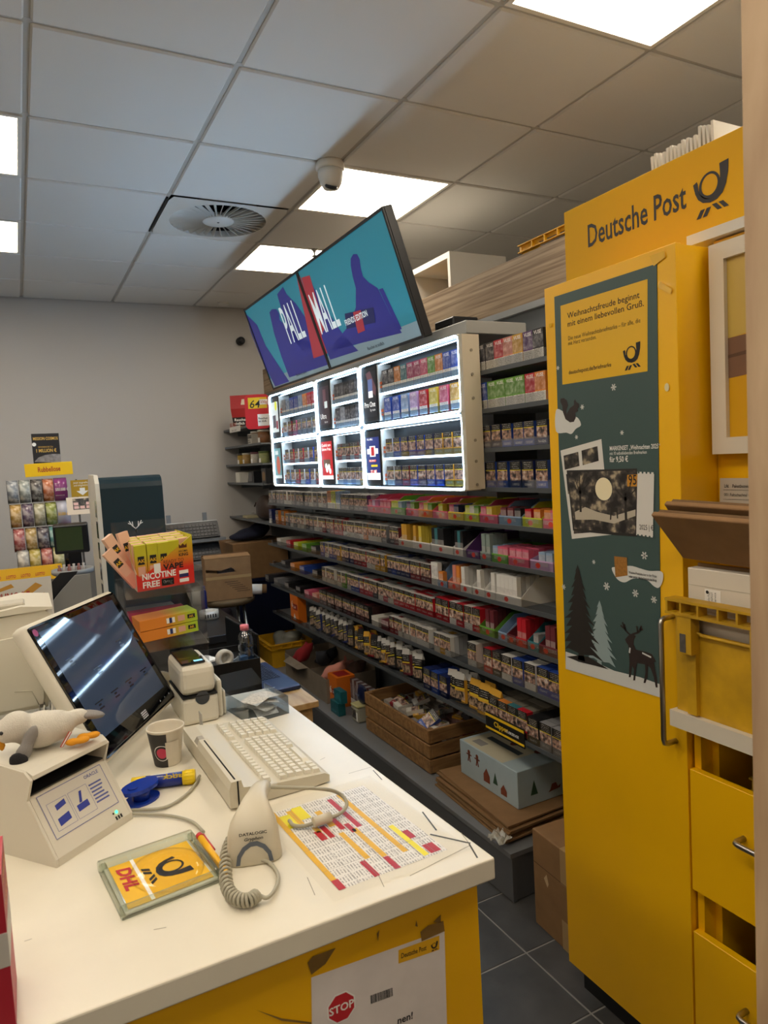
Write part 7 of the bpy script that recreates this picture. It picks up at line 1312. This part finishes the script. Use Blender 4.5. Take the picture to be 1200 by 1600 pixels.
cpal = ['#8a7a68', '#b9b3a8', '#8e3a34', '#6a6458', '#a39a88', '#4d4a48', '#9a8f7c']
CTN = print_mat('carton_print', 'box')
cme = MB().box(-.135, .135, 0, .088, 0, .048, 1, front=0, top=0).mesh('cigarette_carton', [CTN, OBJC])
for i in range(18):
    lay, r = divmod(i, 6); x = 1.615+.045*r; z = PZ+.012+.0495*lay; y = 2.72+.16+(.33 if (r+lay) % 2 else 0)+random.uniform(-.008, .008)
    o = obj('cigarette_carton', cme, None, (x, y, z), (0, 0, SH+random.uniform(-.03, .03))); o.scale = (.98, .49, 1); o.color = lin(cpal[i % 7]); tag(o, 'flat cigarette carton in the wooden crate, %s layer, %s from the front' % (('bottom', 'middle', 'upper')[lay], words(r+1)), 'carton', 'cartons in the wooden crate')
for i in range(14):
    x, y = 1.62+.26*random.random(), 2.80+.5*(i/14); c = random.choice([GR, CR, DR, GO, CH, WH_])
    o = product('cig', x, y, PZ+.165+random.uniform(0, .02), c, '%s pack lying loose on top of the wooden crate, %s from the near end' % (CN[c], words(i+1)), 'pack', 'cigarette_pack', lean=random.choice((-1.5, -1.2, -1.4)), tilt=random.uniform(-.2, .2), group='loose packs on the wooden crate'); o.rotation_euler.z += random.uniform(-.5, .5)
o = product('cig', 1.60, 2.86, PZ+.17, BL_, 'bright blue pack leaning on the edge of the wooden crate', 'pack', 'cigarette_pack', lean=-.8, tilt=.5); o.scale = (1.2, 1.2, 1.2)
# flattened cardboard pile, gingerbread box, carton
fpz = PZ
for i in range(9):
    o = MB().add([(0, 0, 0), (.40, .02, 0), (.40, .52, .0), (.03, .55, .0), (0, 0, .006), (.40, .02, .006), (.40, .52, .006), (.03, .55, .006)], [(3, 2, 1, 0), (4, 5, 6, 7), (0, 1, 5, 4), (1, 2, 6, 5), (2, 3, 7, 6), (3, 0, 4, 7)]).build('flat_cardboard', CARD, None, (1.50+.006*math.sin(i*2.1)+.002*i, 2.06+.01*math.cos(i*1.7), fpz+.0075*i), (0, 0, .02*math.sin(i*3))); tag(o, 'flattened brown cardboard sheet under the gingerbread box, %s from the bottom' % words(i+1), 'cardboard', 'flattened cardboard sheets')
gz0 = fpz+.0675; G0 = (1.593,2.236,0.260); G1 = (1.672,2.611,0.260)
gbx = thing('gingerbread_box', 'pale blue gift box printed with gingerbread men and houses', 'box', (1.62, 2.14, gz0), 0); GBm = mat('gift_blue', '#a9bac0', .45, var=(12, .05)); GL, GD_, GH = .40, .30, .15
MB().rbox(0, GD_, 0, GL, 0, GH, .002).build('box', GBm, gbx); MB().rect(.005, .10, GD_-.12, GL-.02, GH+.0006).build('lid_label', mat('lid_cream', '#c9c2a8', .5), gbx); MB().rect(.03, .28, .07, .35, GH+.001).build('grey_label', mat('rule_grey', '#8d8a86', .6), gbx); MB().rect(.1, .12, .13, .34, GH+.001).build('grey_label', mat('label_dark', '#4a5256', .6), gbx)
GBR = mat('ginger_brown', '#7d3f2a', .6); GGR = mat('ginger_green', '#2c4a33', .6)
def man(s, y, z): m_ = MB(); m_.disc(0, .026, .010, 0, 10); m_.poly([(-.007, -.0), (.007, 0), (.007, .018), (-.007, .018)]); m_.poly([(-.02, .012), (.02, .012), (.018, .018), (-.018, .018)]); m_.poly([(-.012, -.016), (-.004, -.016), (0, .002), (-.007, .002)]); m_.poly([(.004, -.016), (.012, -.016), (.007, .002), (0, .002)]); return m_.build('gingerbread_print', GBR, gbx, s, (math.pi/2, 0, y))
man((-.0008, .33, .09), SH, 0); man((-.0008, .27, .09), SH, 0)
def front2(name, m, P, y, z): return MB().poly(P).build(name, m, gbx, (-.0008, y, z), (math.pi/2, 0, SH))
front2('house_print', GBR, [(-.022, 0), (.022, 0), (.022, .03), (0, .06), (-.022, .03)], .205, .03); front2('house_print', GBR, [(-.02, 0), (.02, 0), (.02, .022), (0, .045), (-.02, .022)], .09, .02); front2('tree_print', GGR, [(-.016, 0), (.016, 0), (0, .05)], .145, .045)
def near2(name, m, P, x, z): return MB().poly(P).build(name, m, gbx, (x, -.0008, z), UP)
near2('tree_print', GGR, [(-.018, 0), (.018, 0), (0, .06)], .08, .04); near2('sledge_print', GBR, [(-.03, 0), (.03, .006), (.036, .02), (.02, .012), (.01, .032), (-.01, .03), (-.02, .008)], .18, .03)
for x, y in ((.17, .22), (.2, .1)): m_ = MB(); m_.disc(0, 0, .03, 0, 12, ry=.02); m_.disc(.035, .012, .014, 0, 10); m_.build('gingerbread_print', GBR, gbx, (x, y, GH+.001))
B0 = (1.480,1.884,0.000)
cn = thing('floor_carton', 'brown taped carton standing on the floor beside the yellow cabinet', 'carton', (B0[0], B0[1], 0), math.radians(-3)); CZ = .345
MB().rbox(0, .30, -.30, 0, 0, CZ, .004, seg=2).build('carton', CARD, cn); MB().box(-.0008, .0005, -.20, -.15, CZ-.12, CZ).build('tape', mat('tape_tan', '#a98a5c', .3), cn); MB().box(-.0008, .0005, -.20, -.15, 0, .1).build('tape', mat('tape_tan'), cn); MB().box(0, .3, -.20, -.15, CZ, CZ+.0008).build('tape', mat('tape_tan'), cn); MB().box(-.001, .0005, -.299, -.001, CZ-.118, CZ-.116).build('fold_line', mat('fold_dark', '#5c452c', .9), cn)
MB().add([(-.001, -.06, CZ-.15), (-.001, -.075, CZ-.13), (-.001, -.085, CZ-.16), (-.001, -.078, CZ-.175)], [(0, 1, 2, 3)]).build('torn_spot', mat('torn_card', '#c7ab83', .9), cn)
wr = thing('crumpled_tape', 'crumpled clear packing tape on the cardboard pile by the carton', 'tape', (1.475, 2.07, fpz+.03)); cf = MB(); rg = random.Random(5); G = [[(.013*(i-3)+rg.uniform(-.004, .004), .013*(j-3)+rg.uniform(-.004, .004), rg.uniform(-.004, .022)) for j in range(7)] for i in range(7)]
cf.add([p for r in G for p in r], [f for i in range(6) for j in range(6) if (i, j) not in ((0, 0), (5, 5), (0, 5), (5, 0)) for f in ((i*7+j, i*7+j+1, (i+1)*7+j+1), (i*7+j, (i+1)*7+j+1, (i+1)*7+j))]); cf.build('film', mat('wrap_pale', '#c9c4b4', .15, alpha=.75), wr)

# ---------------------------------------------------------------- prints belong to the face that carries them
CARRY = {'wall_screen': 'screen', 'display_screen': 'screen', 'touch_monitor': 'screen', 'christmas_poster': 'sheet', 'paper_notice': 'sheet', 'million_poster': 'sheet', 'price_list': 'sheet', 'order_form': 'sheet',
         'post_sign': 'board', 'lottery_sign': 'board', 'arrow_sign': 'board', 'slogan_board': 'board', 'scratch_card_sample': 'card', 'coin_tray': 'yellow_insert', 'pos_keyboard': 'case', 'laptop': 'base', 'stored_keyboard': 'case', 'mail_crate': None}
KEEP = {'bezel', 'housing', 'frame', 'wall_bracket', 'case', 'glass_front', 'rim', 'base', 'dome', 'support', 'clear_film', 'screen_lid', 'card_reader', 'hood', 'foot', 'sticker', 'touch_keys', 'maker_logo', 'tape', 'tape_scrap', 'side'}
for o in [o for o in COL.objects if o.parent is None and 'category' in o]:
    c = CARRY.get(o.name.split('.')[0])
    if not c: continue
    ch = list(o.children); host = [x for x in ch if x.name.split('.')[0] == c]
    if not host or host[0].location.length > 1e-6: continue
    for x in ch:
        if x is not host[0] and x.name.split('.')[0] not in KEEP: x.parent = host[0]

# ---------------------------------------------------------------- packs stocked behind the front row: past counting
mb = MB(); tint = []
for x0, x1, y0, y1, z0, z1, t in stock:
    mb.box(x0, min(x1, 1.93), y0, y1, z0, z1)
    tint += [t]*24
me = mb.mesh('stocked_packs', STK); ca = me.color_attributes.new('tint', 'FLOAT_COLOR', 'CORNER')
ca.data.foreach_set('color', [v for t in tint for v in (t[0], t[1], t[2], 1)])
so = obj('stocked_packs', me); so['kind'] = 'stuff'; tag(so, 'rows of packs stocked behind the front row on the shelf wall', 'packs')
